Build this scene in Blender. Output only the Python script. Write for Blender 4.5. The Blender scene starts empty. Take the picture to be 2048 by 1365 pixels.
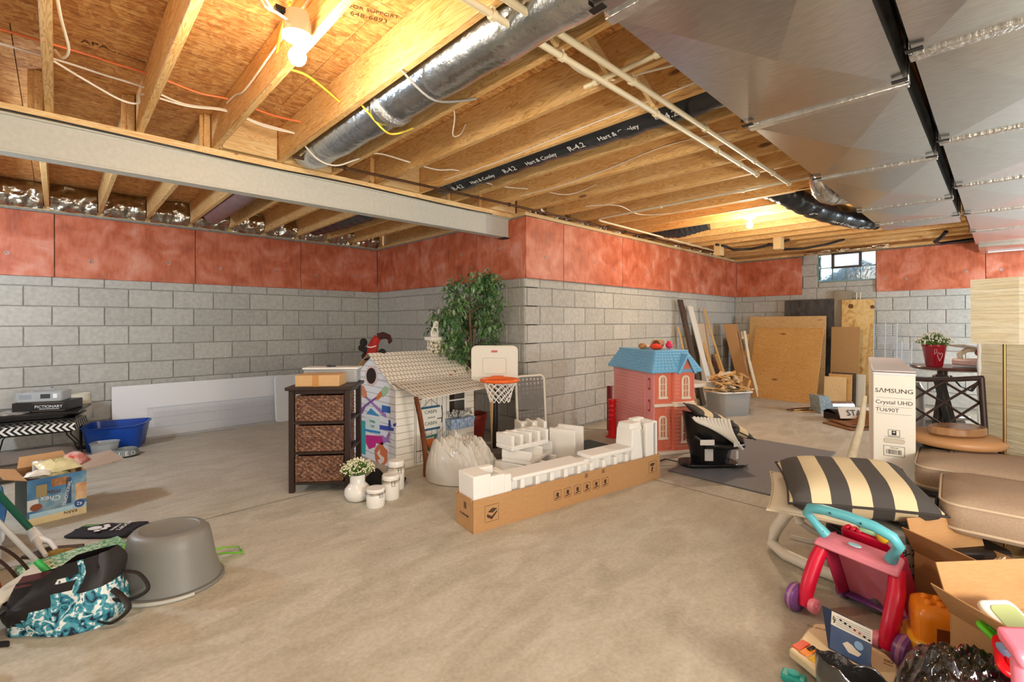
import bpy, math, random
from mathutils import Matrix, Vector, Euler, noise
random.seed(7)
R = math.radians; PI = math.pi
SC = bpy.context.scene
COL = SC.collection

# ---------------- camera, world, lights, exposure ----------------
PSI = .8037; EYE = 1.26
cam_data = bpy.data.cameras.new('camera'); cam = bpy.data.objects.new('camera', cam_data); COL.objects.link(cam)
cam_data.sensor_width = 36; cam_data.lens = 943.3/2048*36; cam_data.shift_y = -.0172; cam_data.clip_start = .02
cam.matrix_world = Matrix.Translation((0, 0, EYE)) @ Matrix.Rotation(PSI-PI/2, 4, 'Z') @ Matrix.Rotation(PI/2, 4, 'X') @ Matrix.Rotation(-.0027, 4, 'Z')
SC.camera = cam
W = bpy.data.worlds.new('sky'); SC.world = W; W.use_nodes = True
wn = W.node_tree; bgn = wn.nodes['Background']; bgn.inputs[0].default_value = (.95, .96, 1, 1); bgn.inputs[1].default_value = 1.35
SC.view_settings.view_transform = 'Standard'; SC.view_settings.look = 'None'; SC.view_settings.gamma = 1
SC.view_settings.use_curve_mapping = False; SC.view_settings.exposure = 0.92
BULB_W = 62
def lamp(x, y, z, w, col, r=.05):
    l = bpy.data.lights.new('bulb_or_fill_light', 'POINT'); l.energy = w; l.color = col; l.shadow_soft_size = r
    o = bpy.data.objects.new('bulb_or_fill_light', l); o.location = (x, y, z); COL.objects.link(o); return o
WARM = (1, .85, .62)
BULBS = [(.70, 1.97, 2.335), (5.52, 1.93, 2.335)]
lamp(.70, 1.97, 2.25, 19, WARM); lamp(5.52, 1.93, 2.25, 34, WARM)
lamp(.9, -1.3, 1.1, 98, (1, .88, .68), .25); lamp(-1.1, 4.9, 1.9, 56, (.70, .85, 1), .12); lamp(8.0, -1.1, 1.3, 92, (.72, .86, 1), .2)  # three unseen fill lamps, added to brighten the room

# ---------------- helpers ----------------
def lin(h):
    h = h.lstrip('#'); v = [int(h[i:i+2], 16)/255 for i in (0, 2, 4)]
    return tuple(c/12.92 if c <= .04045 else ((c+.055)/1.055)**2.4 for c in v)+(1,)
MATS = {}
def nm(nt, t, **k):
    n = nt.nodes.new(t)
    for a, b in k.items():
        if a.startswith('i_'):
            n.inputs[a[2:].replace('_', ' ')].default_value = b
        else: setattr(n, a, b)
    return n
def base(name, rough, metal):
    m = bpy.data.materials.new(name); m.use_nodes = True; nt = m.node_tree; b = nt.nodes['Principled BSDF']
    b.inputs['Roughness'].default_value = rough; b.inputs['Metallic'].default_value = metal
    tc = nm(nt, 'ShaderNodeTexCoord'); oi = nm(nt, 'ShaderNodeObjectInfo')
    mul = nm(nt, 'ShaderNodeMath', operation='MULTIPLY'); mul.inputs[1].default_value = 37
    nt.links.new(oi.outputs['Random'], mul.inputs[0])
    add = nm(nt, 'ShaderNodeVectorMath', operation='ADD'); nt.links.new(tc.outputs['Object'], add.inputs[0]); nt.links.new(mul.outputs[0], add.inputs[1])
    return m, nt, b, add.outputs[0], oi
def ramp(nt, fac, stops):
    r = nm(nt, 'ShaderNodeValToRGB'); el = r.color_ramp.elements
    while len(el) < len(stops): el.new(.5)
    for e, (p, c) in zip(el, stops): e.position = p; e.color = lin(c) if isinstance(c, str) else c
    nt.links.new(fac, r.inputs[0]); return r.outputs[0]
def scaled(nt, co, s):
    mp = nm(nt, 'ShaderNodeMapping'); mp.inputs['Scale'].default_value = s; nt.links.new(co, mp.inputs[0]); return mp.outputs[0]
def noise_n(nt, co, sc, det=3, dist=0):
    n = nm(nt, 'ShaderNodeTexNoise'); n.inputs['Scale'].default_value = sc; n.inputs['Detail'].default_value = det; n.inputs['Distortion'].default_value = dist
    nt.links.new(co, n.inputs['Vector']); return n.outputs[0]
def bump(nt, b, h, st, dist=.01):
    n = nm(nt, 'ShaderNodeBump'); n.inputs['Strength'].default_value = st; n.inputs['Distance'].default_value = dist
    nt.links.new(h, n.inputs['Height']); nt.links.new(n.outputs[0], b.inputs['Normal'])
def mixc(nt, f, a, b2, mode='MIX'):
    m = nm(nt, 'ShaderNodeMix', data_type='RGBA', blend_type=mode)
    for s, v in ((m.inputs[0], f), (m.inputs[6], a), (m.inputs[7], b2)):
        if hasattr(v, 'links') : nt.links.new(v, s)
        else: s.default_value = v
    return m.outputs[2]
def MT(name, c1, c2=None, rough=.6, metal=0, sc=8, stretch=(1, 1, 1), bs=0, bsc=None, rand=0, trans=0, alpha=1, emit=0, coat=0, det=4, stops=None, dist=0):
    """noise-mottled principled material"""
    if name in MATS: return MATS[name]
    m, nt, b, co, oi = base(name, rough, metal)
    c2 = c2 or c1
    if stretch != (1, 1, 1): co = scaled(nt, co, stretch)
    n = noise_n(nt, co, sc, det, dist)
    col = ramp(nt, n, stops or [(.3, c1), (.7, c2)])
    if rand:
        hs = nm(nt, 'ShaderNodeHueSaturation'); mr = nm(nt, 'ShaderNodeMapRange'); mr.inputs[3].default_value = 1-rand; mr.inputs[4].default_value = 1+rand
        nt.links.new(oi.outputs['Random'], mr.inputs[0]); nt.links.new(mr.outputs[0], hs.inputs['Value']); nt.links.new(col, hs.inputs['Color']); col = hs.outputs[0]
    nt.links.new(col, b.inputs['Base Color'])
    if bs: bump(nt, b, noise_n(nt, co, bsc or sc*4, 4), bs)
    if trans: b.inputs['Transmission Weight'].default_value = trans
    if alpha < 1: b.inputs['Alpha'].default_value = alpha
    if coat: b.inputs['Coat Weight'].default_value = coat
    if emit: b.inputs['Emission Color'].default_value = lin(c1); b.inputs['Emission Strength'].default_value = emit
    MATS[name] = m; return m

def sm(pts, n=5):
    P = [Vector(p) for p in pts]; Q = []
    for i in range(len(P)-1):
        a, b, c, d = P[max(i-1, 0)], P[i], P[i+1], P[min(i+2, len(P)-1)]
        for k in range(n): t = k/n; Q.append(.5*((2*b)+(c-a)*t+(2*a-5*b+4*c-d)*t*t+(3*b-a-3*c+d)*t**3))
    return Q+[P[-1]]
class G:
    """mesh collector"""
    def __init__(s): s.v = []; s.f = []; s.m = []; s.T = Matrix.Identity(4); s.mi = 0
    def add(s, vs, fs):
        o = len(s.v); s.v += [tuple(s.T @ Vector(p)) for p in vs]; s.f += [tuple(i+o for i in f) for f in fs]; s.m += [s.mi]*len(fs); return s
    def box(s, x0, x1, y0, y1, z0, z1):
        return s.add([(x0,y0,z0),(x1,y0,z0),(x1,y1,z0),(x0,y1,z0),(x0,y0,z1),(x1,y0,z1),(x1,y1,z1),(x0,y1,z1)],
                     [(3,2,1,0),(4,5,6,7),(0,1,5,4),(1,2,6,5),(2,3,7,6),(3,0,4,7)])
    def hexa(s, b, t):
        return s.add(list(b)+list(t), [(3,2,1,0),(4,5,6,7),(0,1,5,4),(1,2,6,5),(2,3,7,6),(3,0,4,7)])
    def bar(s, a, b, w, h, up=(0, 0, 1)):
        a = Vector(a); b = Vector(b); d = (b-a).normalized(); u = Vector(up); r = d.cross(u)
        if r.length < 1e-4: r = d.cross(Vector((1, 0, 0)))
        r.normalize(); u = r.cross(d); r *= w/2; u *= h/2
        q = [(-1,-1),(1,-1),(1,1),(-1,1)]
        return s.add([a+r*i+u*j for i, j in q]+[b+r*i+u*j for i, j in q], [(0,1,2,3),(7,6,5,4),(1,0,4,5),(2,1,5,6),(3,2,6,7),(0,3,7,4)])
    def tube(s, pts, r, seg=8, closed=False, cap=True, flat=1):
        P = [Vector(p) for p in pts]; n = len(P); rs = r if isinstance(r, (list, tuple)) else [r]*n
        rings = []; prev = None
        for i in range(n):
            if closed: t = P[(i+1) % n]-P[i-1]
            else: t = P[min(i+1, n-1)]-P[max(i-1, 0)]
            t.normalize()
            if prev is None:
                a = Vector((0, 0, 1)) if abs(t.z) < .9 else Vector((1, 0, 0)); u = t.cross(a).normalized()
            else:
                u = prev-t*prev.dot(t)
                u = u.normalized() if u.length > 1e-5 else t.orthogonal().normalized()
            prev = u; w = t.cross(u)
            rings.append([P[i]+u*math.cos(2*PI*k/seg)*rs[i]+w*math.sin(2*PI*k/seg)*rs[i]*flat for k in range(seg)])
        vs = [p for q in rings for p in q]; fs = []
        for i in range(n if closed else n-1):
            j = (i+1) % n
            for k in range(seg): fs.append((i*seg+k, i*seg+(k+1) % seg, j*seg+(k+1) % seg, j*seg+k))
        if cap and not closed: fs += [tuple(range(seg))[::-1], tuple(range((n-1)*seg, n*seg))]
        return s.add(vs, fs)
    def lathe(s, prof, seg=24, c=(0, 0, 0), sx=1, sy=1, cap=True):
        vs = [(c[0]+r*sx*math.cos(2*PI*k/seg), c[1]+r*sy*math.sin(2*PI*k/seg), c[2]+z) for r, z in prof for k in range(seg)]
        fs = [(i*seg+k, i*seg+(k+1) % seg, (i+1)*seg+(k+1) % seg, (i+1)*seg+k) for i in range(len(prof)-1) for k in range(seg)]
        if cap: fs += [tuple(range(seg))[::-1], tuple(range((len(prof)-1)*seg, len(prof)*seg))]
        return s.add(vs, fs)
    def prism(s, poly, z0, z1):
        n = len(poly)
        return s.add([(x, y, z0) for x, y in poly]+[(x, y, z1) for x, y in poly],
                     [tuple(range(n))[::-1], tuple(range(n, 2*n))]+[(i, (i+1) % n, n+(i+1) % n, n+i) for i in range(n)])
    def ball(s, c, r, seg=14, rings=9):
        rx, ry, rz = r if isinstance(r, (list, tuple)) else (r, r, r)
        vs = []; fs = []
        for i in range(rings+1):
            a = PI*i/rings
            for k in range(seg):
                b = 2*PI*k/seg; vs.append((c[0]+rx*math.sin(a)*math.cos(b), c[1]+ry*math.sin(a)*math.sin(b), c[2]-rz*math.cos(a)))
        for i in range(rings):
            for k in range(seg): fs.append((i*seg+k, i*seg+(k+1) % seg, (i+1)*seg+(k+1) % seg, (i+1)*seg+k))
        return s.add(vs, fs)
    def sheet(s, fn, nu, nv, wrap=False):
        vs = [fn(i/nu, j/nv) for i in range(nu+1) for j in range(nv+1)]
        fs = [(i*(nv+1)+j, (i+1)*(nv+1)+j, (i+1)*(nv+1)+j+1, i*(nv+1)+j+1) for i in range(nu) for j in range(nv)]
        return s.add(vs, fs)
    def mesh(s, name, mats, smooth=0, fixn=True):
        me = bpy.data.meshes.new(name); me.from_pydata(s.v, [], s.f)
        for m in (mats if isinstance(mats, (list, tuple)) else [mats]): me.materials.append(m)
        if any(s.m): me.polygons.foreach_set('material_index', s.m)
        if fixn:
            import bmesh
            b = bmesh.new(); b.from_mesh(me); bmesh.ops.recalc_face_normals(b, faces=b.faces); b.to_mesh(me); b.free()
        if smooth:
            me.polygons.foreach_set('use_smooth', [True]*len(s.f)); me.set_sharp_from_angle(angle=R(smooth))
        me.update(); return me
    def build(s, name, mats, parent=None, smooth=0, bevel=0, subd=0, solid=0, label=None, kind=None, loc=None, rot=None, seg=1):
        o = bpy.data.objects.new(name, s.mesh(name, mats, smooth or (40 if bevel else 0))); COL.objects.link(o)
        if parent: o.parent = parent
        if solid: md = o.modifiers.new('s', 'SOLIDIFY'); md.thickness = solid; md.offset = 0
        if bevel: md = o.modifiers.new('b', 'BEVEL'); md.width = bevel; md.segments = seg; md.limit_method = 'ANGLE'
        if subd: md = o.modifiers.new('u', 'SUBSURF'); md.levels = subd; md.render_levels = subd
        if label: o['label'] = label
        if kind: o['kind'] = kind
        if loc: o.location = loc
        if rot: o.rotation_euler = rot
        return o
def tag(o, label, cat, group=None):
    o['label'] = label; o['category'] = cat
    if group: o['group'] = group
    return o
def thing(name, label, cat, loc=(0, 0, 0), rz=0, group=None, rot=None):
    o = bpy.data.objects.new(name, None); o.empty_display_size = .05; COL.objects.link(o); o.location = loc; o.rotation_euler = rot or (0, 0, rz)
    return tag(o, label, cat, group)
def struct(o): o['kind'] = 'structure'; return o
def inst(me, name, parent, loc, rot=(0, 0, 0), sc=None):
    o = bpy.data.objects.new(name, me); COL.objects.link(o); o.parent = parent; o.location = loc; o.rotation_euler = rot
    if sc: o.scale = sc
    return o
def copy_tree(o, parent=None):
    c = o.copy(); COL.objects.link(c)
    if parent: c.parent = parent
    for ch in o.children: copy_tree(ch, c)
    return c
def text(s, size, mat, parent, M, name='lettering', align='CENTER', sx=1, ext=.0006):
    cu = bpy.data.curves.new('t', 'FONT'); cu.body = s; cu.size = size; cu.align_x = align; cu.align_y = 'CENTER'; cu.extrude = ext; cu.resolution_u = 2
    t = bpy.data.objects.new('t', cu); COL.objects.link(t); dg = bpy.context.evaluated_depsgraph_get()
    me = bpy.data.meshes.new_from_object(t.evaluated_get(dg)); bpy.data.objects.remove(t); bpy.data.curves.remove(cu)
    me.materials.clear(); me.materials.append(mat); me.transform(M @ Matrix.Diagonal((sx, 1, 1, 1)))
    o = bpy.data.objects.new(name, me); COL.objects.link(o)
    if parent: o.parent = parent
    return o
def face_m(origin, xd, yd):
    """matrix whose x/y axes lie along xd,yd at origin, z outwards"""
    x = Vector(xd).normalized(); y = Vector(yd).normalized(); z = x.cross(y).normalized(); y = z.cross(x)
    m = Matrix((x, y, z)).transposed().to_4x4(); m.translation = Vector(origin); return m
def T(x, y, z): return Matrix.Translation((x, y, z))
def RZ(a): return Matrix.Rotation(a, 4, 'Z')
def RX(a): return Matrix.Rotation(a, 4, 'X')
def RY(a): return Matrix.Rotation(a, 4, 'Y')
def arc(cx, cy, r, a0, a1, n, z=0): return [(cx+r*math.cos(R(a0+(a1-a0)*i/n)), cy+r*math.sin(R(a0+(a1-a0)*i/n)), z) for i in range(n+1)]
def rrect(w, h, r, n=4, cx=0, cy=0):
    p = []
    for sx, sy, a in ((1, 1, 0), (-1, 1, 90), (-1, -1, 180), (1, -1, 270)):
        p += [(cx+sx*(w/2-r)+r*math.cos(R(a+90*i/n)), cy+sy*(h/2-r)+r*math.sin(R(a+90*i/n))) for i in range(n+1)]
    return p
def rough_fn(amp, sc, seed=0):
    return lambda p: noise.noise_vector(Vector(p)*sc+Vector((seed, seed*1.7, 0)))*amp

# ---------------- materials ----------------
def wood(name, light, mid, dark, sc=(14, 1.2, 14), rough=.62, rand=.12):
    if name in MATS: return MATS[name]
    m, nt, b, co, oi = base(name, rough, 0)
    c2 = scaled(nt, co, sc)
    n = noise_n(nt, c2, 1.6, 3, .8)
    w = nm(nt, 'ShaderNodeMath', operation='MULTIPLY'); w.inputs[1].default_value = 11; nt.links.new(n, w.inputs[0])
    fr = nm(nt, 'ShaderNodeMath', operation='FRACT'); nt.links.new(w.outputs[0], fr.inputs[0])
    col = ramp(nt, fr.outputs[0], [(0, light), (.55, mid), (.85, dark), (1, light)])
    big = noise_n(nt, co, 3, 2)
    col = mixc(nt, .35, col, ramp(nt, big, [(.35, mid), (.65, light)]))
    v = nm(nt, 'ShaderNodeTexVoronoi'); v.inputs['Scale'].default_value = 1.0; nt.links.new(scaled(nt, co, (3.4, 1.1, 3.4)), v.inputs['Vector'])
    kn = ramp(nt, v.outputs['Distance'], [(.035, '#6b3a17'), (.07, '#ffffff')]); col = mixc(nt, .8, col, kn, 'MULTIPLY')
    hs = nm(nt, 'ShaderNodeHueSaturation'); mr = nm(nt, 'ShaderNodeMapRange'); mr.inputs[3].default_value = 1-rand; mr.inputs[4].default_value = 1+rand
    nt.links.new(oi.outputs['Random'], mr.inputs[0]); nt.links.new(mr.outputs[0], hs.inputs['Value']); nt.links.new(col, hs.inputs['Color'])
    nt.links.new(hs.outputs[0], b.inputs['Base Color']); bump(nt, b, n, .15, .005)
    MATS[name] = m; return m
PINE = wood('pine', '#ecc78c', '#dba963', '#b0753a')
PINE_X = wood('pine_board', '#ecd2a0', '#e0bb80', '#c99455', sc=(1.2, 14, 14))
PLY = wood('plywood', '#dcae6c', '#cf9c58', '#bd8747', sc=(2, 2.2, 9), rand=.04)
PLY2 = wood('pale_plywood', '#e3bd83', '#d9ad70', '#c4955a', sc=(2, 3, 7), rand=.04)
DARKW = wood('dark_wood', '#5a4636', '#46362a', '#2c211a', sc=(10, 2, 10))
def osb(name, a, b_, c_):
    m, nt, b, co, oi = base(name, .75, 0)
    co = scaled(nt, co, (1, 1.15, 1))
    n1 = noise_n(nt, co, 6, 3); 
    mp = mixc(nt, .22, co, n1)
    v = nm(nt, 'ShaderNodeTexVoronoi'); v.inputs['Scale'].default_value = 30; nt.links.new(scaled(nt, mp, (.45, 1.6, 1.6)), v.inputs['Vector'])
    v2 = nm(nt, 'ShaderNodeTexVoronoi'); v2.inputs['Scale'].default_value = 44; nt.links.new(scaled(nt, mp, (1.1, .35, 1.4)), v2.inputs['Vector'])
    g1 = nm(nt, 'ShaderNodeSeparateColor'); nt.links.new(v.outputs['Color'], g1.inputs[0]); g2 = nm(nt, 'ShaderNodeSeparateColor'); nt.links.new(v2.outputs['Color'], g2.inputs[0])
    ca = ramp(nt, g1.outputs[0], [(0, c_), (.45, a), (1, b_)]); cb = ramp(nt, g2.outputs[1], [(0, c_), (.4, a), (1, b_)])
    col = mixc(nt, .5, ca, cb); fine = noise_n(nt, scaled(nt, co, (1, 7, 5)), 14, 4)
    col = mixc(nt, .55, col, ramp(nt, fine, [(.35, '#a07040'), (.62, '#f0dcb8')]), 'OVERLAY')
    nt.links.new(col, b.inputs['Base Color']); bump(nt, b, fine, .3, .004); MATS[name] = m; return m
OSB = osb('oriented_strand_board', '#c2935a', '#dcb886', '#9a6f40')
def concrete_floor():
    m, nt, b, co, oi = base('concrete_slab', .55, 0)
    n = noise_n(nt, co, .9, 6, .4); n2 = noise_n(nt, scaled(nt, co, (1, 2.4, 1)), 3.2, 8, .8); n3 = noise_n(nt, co, 60, 3)
    c = ramp(nt, n, [(.3, '#a09c8c'), (.5, '#b4b0a0'), (.7, '#c2c0b4')])
    c = mixc(nt, .7, c, ramp(nt, n2, [(.3, '#a09986'), (.5, '#b7b09e'), (.62, '#c7c1b2'), (.8, '#ada593')]))
    c = mixc(nt, .25, c, ramp(nt, n3, [(.3, '#9a907f'), (.7, '#d8d2c6')]))
    nt.links.new(c, b.inputs['Base Color']); bump(nt, b, n3, .12, .003)
    rr = nm(nt, 'ShaderNodeMapRange'); rr.inputs[3].default_value = .42; rr.inputs[4].default_value = .75; nt.links.new(n2, rr.inputs[0]); nt.links.new(rr.outputs[0], b.inputs['Roughness'])
    return m
FLOOR = concrete_floor()
BLOCK = MT('concrete_block', '#b0ada4', '#c3c1b9', rough=.9, sc=26, bs=.25, bsc=90, rand=.08, det=6)
MORTAR = MT('mortar', '#8f8c84', '#a8a59d', rough=.95, sc=20, bs=.4)
def insul():
    m, nt, b, co, oi = base('insulation_board', .5, 0)
    n = noise_n(nt, co, 4.5, 9, .5); n2 = noise_n(nt, scaled(nt, co, (6, 6, 1.4)), 5, 5, .6)
    c = ramp(nt, n, [(.28, '#98401f'), (.46, '#bf5c36'), (.58, '#d0785a'), (.72, '#dd9a84')])
    c = mixc(nt, .22, c, ramp(nt, n2, [(.35, '#b5552f'), (.65, '#dd9478')]))
    nt.links.new(c, b.inputs['Base Color']); bump(nt, b, n2, .12, .004); return m
INS = insul()
STEEL = MT('galvanised_steel', '#c2c0bd', '#d2d1cf', rough=.27, metal=1, sc=90, stretch=(1, .2, 1), bs=.05, bsc=2.5)
TAPE = MT('foil_tape', '#d8d6d2', '#bdbab4', rough=.3, metal=.9, sc=30, bs=.5, bsc=60)
FOIL = MT('crumpled_foil', '#cfc9be', '#b2a896', rough=.22, metal=1, sc=12, bs=.9, bsc=24)
FOILD = MT('foil_duct_wrap', '#c9cccf', '#a9adb2', rough=.25, metal=1, sc=6, bs=.7, bsc=16)
BLKDUCT = MT('black_duct_film', '#23262a', '#30343a', rough=.28, sc=10, bs=.6, bsc=20)
BEAMC = MT('beam_grey_paint', '#c1c0b6', '#cbcac1', rough=.6, sc=40, bs=.05)
PVC = MT('cream_pipe', '#dccfae', '#e2d7b9', rough=.4)
CABLE = MT('white_cable', '#efe8da', rough=.5); ORANGE = MT('orange_cable', '#f08048', rough=.5); YELLOW = MT('yellow_cable', '#e9cf4a', rough=.5)
WHITE = MT('white_plastic', '#e9e9e6', rough=.4); CREAM = MT('cream_plastic', '#e8e2d2', rough=.4)
BLACK = MT('black_plastic', '#18181a', rough=.35); BLACKM = MT('black_metal', '#1d1a19', rough=.45, metal=.3)
INK = MT('black_ink', '#191919', rough=.6); WINK = MT('white_ink', '#e8e8e8', rough=.6)
CARD = MT('cardboard', '#b98a5a', '#c09463', rough=.8, sc=30, stretch=(1, 1, 6)); CARDL = MT('pale_cardboard', '#cda472', '#d2ab7b', rough=.8, sc=30)
RODM = MT('brown_steel_pipe', '#4a3020', '#5c3e2a', rough=.5, metal=.4)

# ---------------- floor ----------------
X0, X1, Y0, YB, XS, YR, XF = -2.4, 9.335, -1.9, 6.731, 3.602, 3.539, 9.335
g = G(); g.add([(X0-.2, Y0-.2, 0), (X1+.2, Y0-.2, 0), (X1+.2, YB+.2, 0), (X0-.2, YB+.2, 0), (X0-.2, Y0-.2, -.12), (X1+.2, Y0-.2, -.12), (X1+.2, YB+.2, -.12), (X0-.2, YB+.2, -.12)],
      [(0,1,2,3),(7,6,5,4),(0,4,5,1),(1,5,6,2),(2,6,7,3),(3,7,4,0)])
floor = struct(g.build('floor', FLOOR))
g = G(); g.box(3.447, 3.453, Y0, YR, .0002, .0012); g.build('control_joint', MT('dark_joint', '#5d574d', '#746c60', rough=.9), floor)
g = G(); g.box(X0, XS, 3.565, 3.571, .0002, .0012); g.build('control_joint', MATS['dark_joint'], floor)

# ---------------- block walls ----------------
CH = .2032; BW = .4064; ZJ = 1.244; _bc = {}
def block_mesh(w, h):
    k = (round(w, 3), round(h, 3))
    if k not in _bc:
        g = G(); a, b = w/2, h/2; c = .005; d = .03
        vs = [(-a, .001, -b), (a, .001, -b), (a, .001, b), (-a, .001, b), (-a+c, -.004, -b+c), (a-c, -.004, -b+c), (a-c, -.004, b-c), (-a+c, -.004, b-c), (-a, d, -b), (a, d, -b), (a, d, b), (-a, d, b)]
        fs = [(4,5,6,7), (0,1,5,4), (1,2,6,5), (2,3,7,6), (3,0,4,7), (8,9,1,0), (9,10,2,1), (10,11,3,2), (11,8,0,3)]
        g.add(vs, fs); _bc[k] = g.mesh('block', BLOCK)
    return _bc[k]
def blocks(wall, o, rz, length, off, ks, skip=None, a0=0, a1=None):
    """o: start on the wall plane; local x runs along the wall, local -y into the room"""
    a1 = length if a1 is None else a1
    mt = Matrix.Translation(o) @ RZ(rz)
    for k in ks:
        z0, z1 = ZJ+k*CH, ZJ+(k+1)*CH
        s = off if k % 2 else off+BW/2
        n0 = int(math.floor((a0-s)/BW))
        for i in range(n0, n0+60):
            l, r = s+i*BW, s+(i+1)*BW
            l2, r2 = max(l, a0), min(r, a1)
            if r2 <= a0 or l2 >= a1: continue
            if r2-l2 < .03: continue
            if skip and skip((l2+r2)/2, (z0+z1)/2): continue
            w = r2-l2-.009; h = CH-.009
            p = mt @ Vector(((l2+r2)/2, random.uniform(-.0015, .0015), (z0+z1)/2))
            inst(block_mesh(w, h), 'block', wall, p, (0, 0, rz))
KS = range(-6, 3)
g = G(); g.box(X0, XS+.2, YB+.008, YB+.2, 0, 2.42); wb = struct(g.build('wall_back', MORTAR))
blocks(wb, (-2.4, YB, 0), 0, XS+2.4, (-.24+2.4) % BW, KS, a0=1.2)
g = G(); g.box(XS+.008, XS+.2, YR+.008, YB+.01, 0, 2.42); wi = struct(g.build('wall_inner', MORTAR))
blocks(wi, (XS, YB, 0), -PI/2, YB-YR, YB-6.2458, KS)
g = G(); g.box(XS+.01, XF+.2, YR+.008, YR+.2, 0, 2.42); wr = struct(g.build('wall_right', MORTAR))
blocks(wr, (XS, YR, 0), 0, XF-XS, 4.0437-XS, KS)
WY0, WY1, WZ0, WZ1 = 1.375, 2.158, 1.955, 2.42
g = G(); g.box(XF+.008, XF+.2, Y0-.2, WY0, 0, 2.42); g.box(XF+.008, XF+.2, WY1, YR+.01, 0, 2.42); g.box(XF+.008, XF+.2, WY0, WY1, 0, WZ0)
wf = struct(g.build('wall_far', MORTAR))
def skf(a, z):
    y = YR-a
    if z > 1.853: 
        if y < WY0 or y > 2.42: return True
        if y < WY1 and z > WZ0: return True
    return False
blocks(wf, (XF, YR, 0), -PI/2, YR-Y0, YR-3.2034, KS)
blocks(wf, (XF, YR, 0), -PI/2, YR-Y0, YR-3.2034, range(3, 6), a0=YR-2.42, a1=YR-WY1-.012)
for i in range(2): inst(block_mesh((WY1-WY0)/2-.008, WZ0-1.853-.020), 'block', wf, (XF, WY0+(i+.5)*(WY1-WY0)/2, (WZ0-.012+1.853)/2), (0, 0, -PI/2))
g = G(); g.box(X0-.2, X0, Y0, YB, 0, 2.42); struct(g.build('wall_left', BLOCK))
g = G(); g.box(3.0, XF+.2, Y0-.2, Y0, 0, 2.42); struct(g.build('wall_near', BLOCK))

# insulation boards, parts of their walls
def ins_panel(wall, a, b, fixed, axis, z0=1.745, z1=2.39, th=.035, dots=()):
    g = G(); c = .003
    if axis == 'x': g.box(a+c, b-c, fixed-th, fixed-.004, z0, z1)
    else: g.box(fixed-th, fixed-.004, a+c, b-c, z0, z1)
    o = g.build('insulation_panel', INS, wall, bevel=.003)
    for t, z in dots:
        g = G()
        p = (t, fixed-th, z) if axis == 'x' else (fixed-th, t, z)
        g.T = T(*p) @ (RX(PI/2) if axis == 'x' else RY(-PI/2))
        g.lathe([(.022, -.001), (.022, .003), (.012, .004), (.006, .001)], 10); g.build('fastener', MT('washer', '#c9a89a', '#8a5145', rough=.5, sc=60), o, smooth=30)
ins_panel(wb, -1.25, -.019, YB, 'x', dots=[(-.35, 1.96), (-.9, 2.0)]); ins_panel(wb, -.019, 1.192, YB, 'x', dots=[(.26, 1.93), (.93, 1.97)])
ins_panel(wb, 1.192, 2.42, YB, 'x', dots=[(1.45, 1.95), (2.1, 1.98)]); ins_panel(wb, 2.42, 3.56, YB, 'x', dots=[(2.62, 1.95), (3.2, 1.97)]); ins_panel(wb, -2.4, -1.25, YB, 'x')
ins_panel(wi, 5.5, 6.69, XS, 'y', dots=[(6.3, 1.95), (5.8, 2.05)]); ins_panel(wi, 4.3, 5.5, XS, 'y', dots=[(5.1, 2.0), (4.6, 2.1)]); ins_panel(wi, 3.50, 4.3, XS, 'y', dots=[(3.9, 2.1)])
for i, (a, b) in enumerate(((3.57, 4.192), (4.192, 5.41), (5.41, 6.705), (6.705, 8.023), (8.023, 9.3))):
    ins_panel(wr, a, b, YR, 'x', th=.05, z1=2.40, dots=[(a+(b-a)*.5, 1.99+.03*(i % 2))]+([(a+(b-a)*.85, 1.95)] if i else []))
ins_panel(wf, 2.40, 3.49, XF, 'y', dots=[(3.2, 1.9), (2.6, 1.93)]); 
ins_panel(wf, .15, 1.369, XF, 'y', dots=[(1.26, 1.95), (1.0, 1.92), (.35, 1.98)]); ins_panel(wf, -1.06, .15, XF, 'y', dots=[(.0, 1.98)]); ins_panel(wf, -1.9, -1.06, XF, 'y')

# ---------------- ceiling: subfloor, joists ----------------
JB = 2.46; JT = 2.695
g = G(); g.box(X0-.2, XF+.2, Y0-.2, YB+.2, JT+.019, JT+.06); ceil = struct(g.build('ceiling', MT('dark_board', '#6d4a26', rough=.9)))
pm = {}
for r in range(8):
    y = 6.93-1.22*(r+1)
    s = (r % 2)*1.22
    x = X0-.2-s
    while x < XF+.2:
        a, b = max(x, X0-.2), min(x+2.44, XF+.2); w = b-a-.004
        if w > .05:
            y0 = max(y, Y0-.2); h = y+1.22-y0-.004
            if h > .05:
                k = (round(w, 3), round(h, 3))
                if k not in pm: g = G(); g.box(-w/2, w/2, -h/2, h/2, 0, .018); pm[k] = g.mesh('subfloor_panel', OSB)
                inst(pm[k], 'subfloor_panel', ceil, ((a+b)/2, y0+h/2, JT))
        x += 2.44
def joist(x, y0, y1, w=.038, z0=JB, z1=JT-.001, name='joist'):
    g = G(); L = y1-y0; g.box(-w/2, w/2, -L/2, L/2, z0, z1)
    o = g.build(name, PINE, ceil, bevel=.003); o.location = (x+w/2, (y0+y1)/2, 0); return o
JX = [-.05+.4064*i for i in range(-5, 23)]
for x in JX:
    if x < 3.6: joist(x, Y0, 3.83)
    else: joist(x, Y0, 3.66)
for i in range(-5, 9): joist(-.092+.4064*i, 3.76, 6.75)
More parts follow.
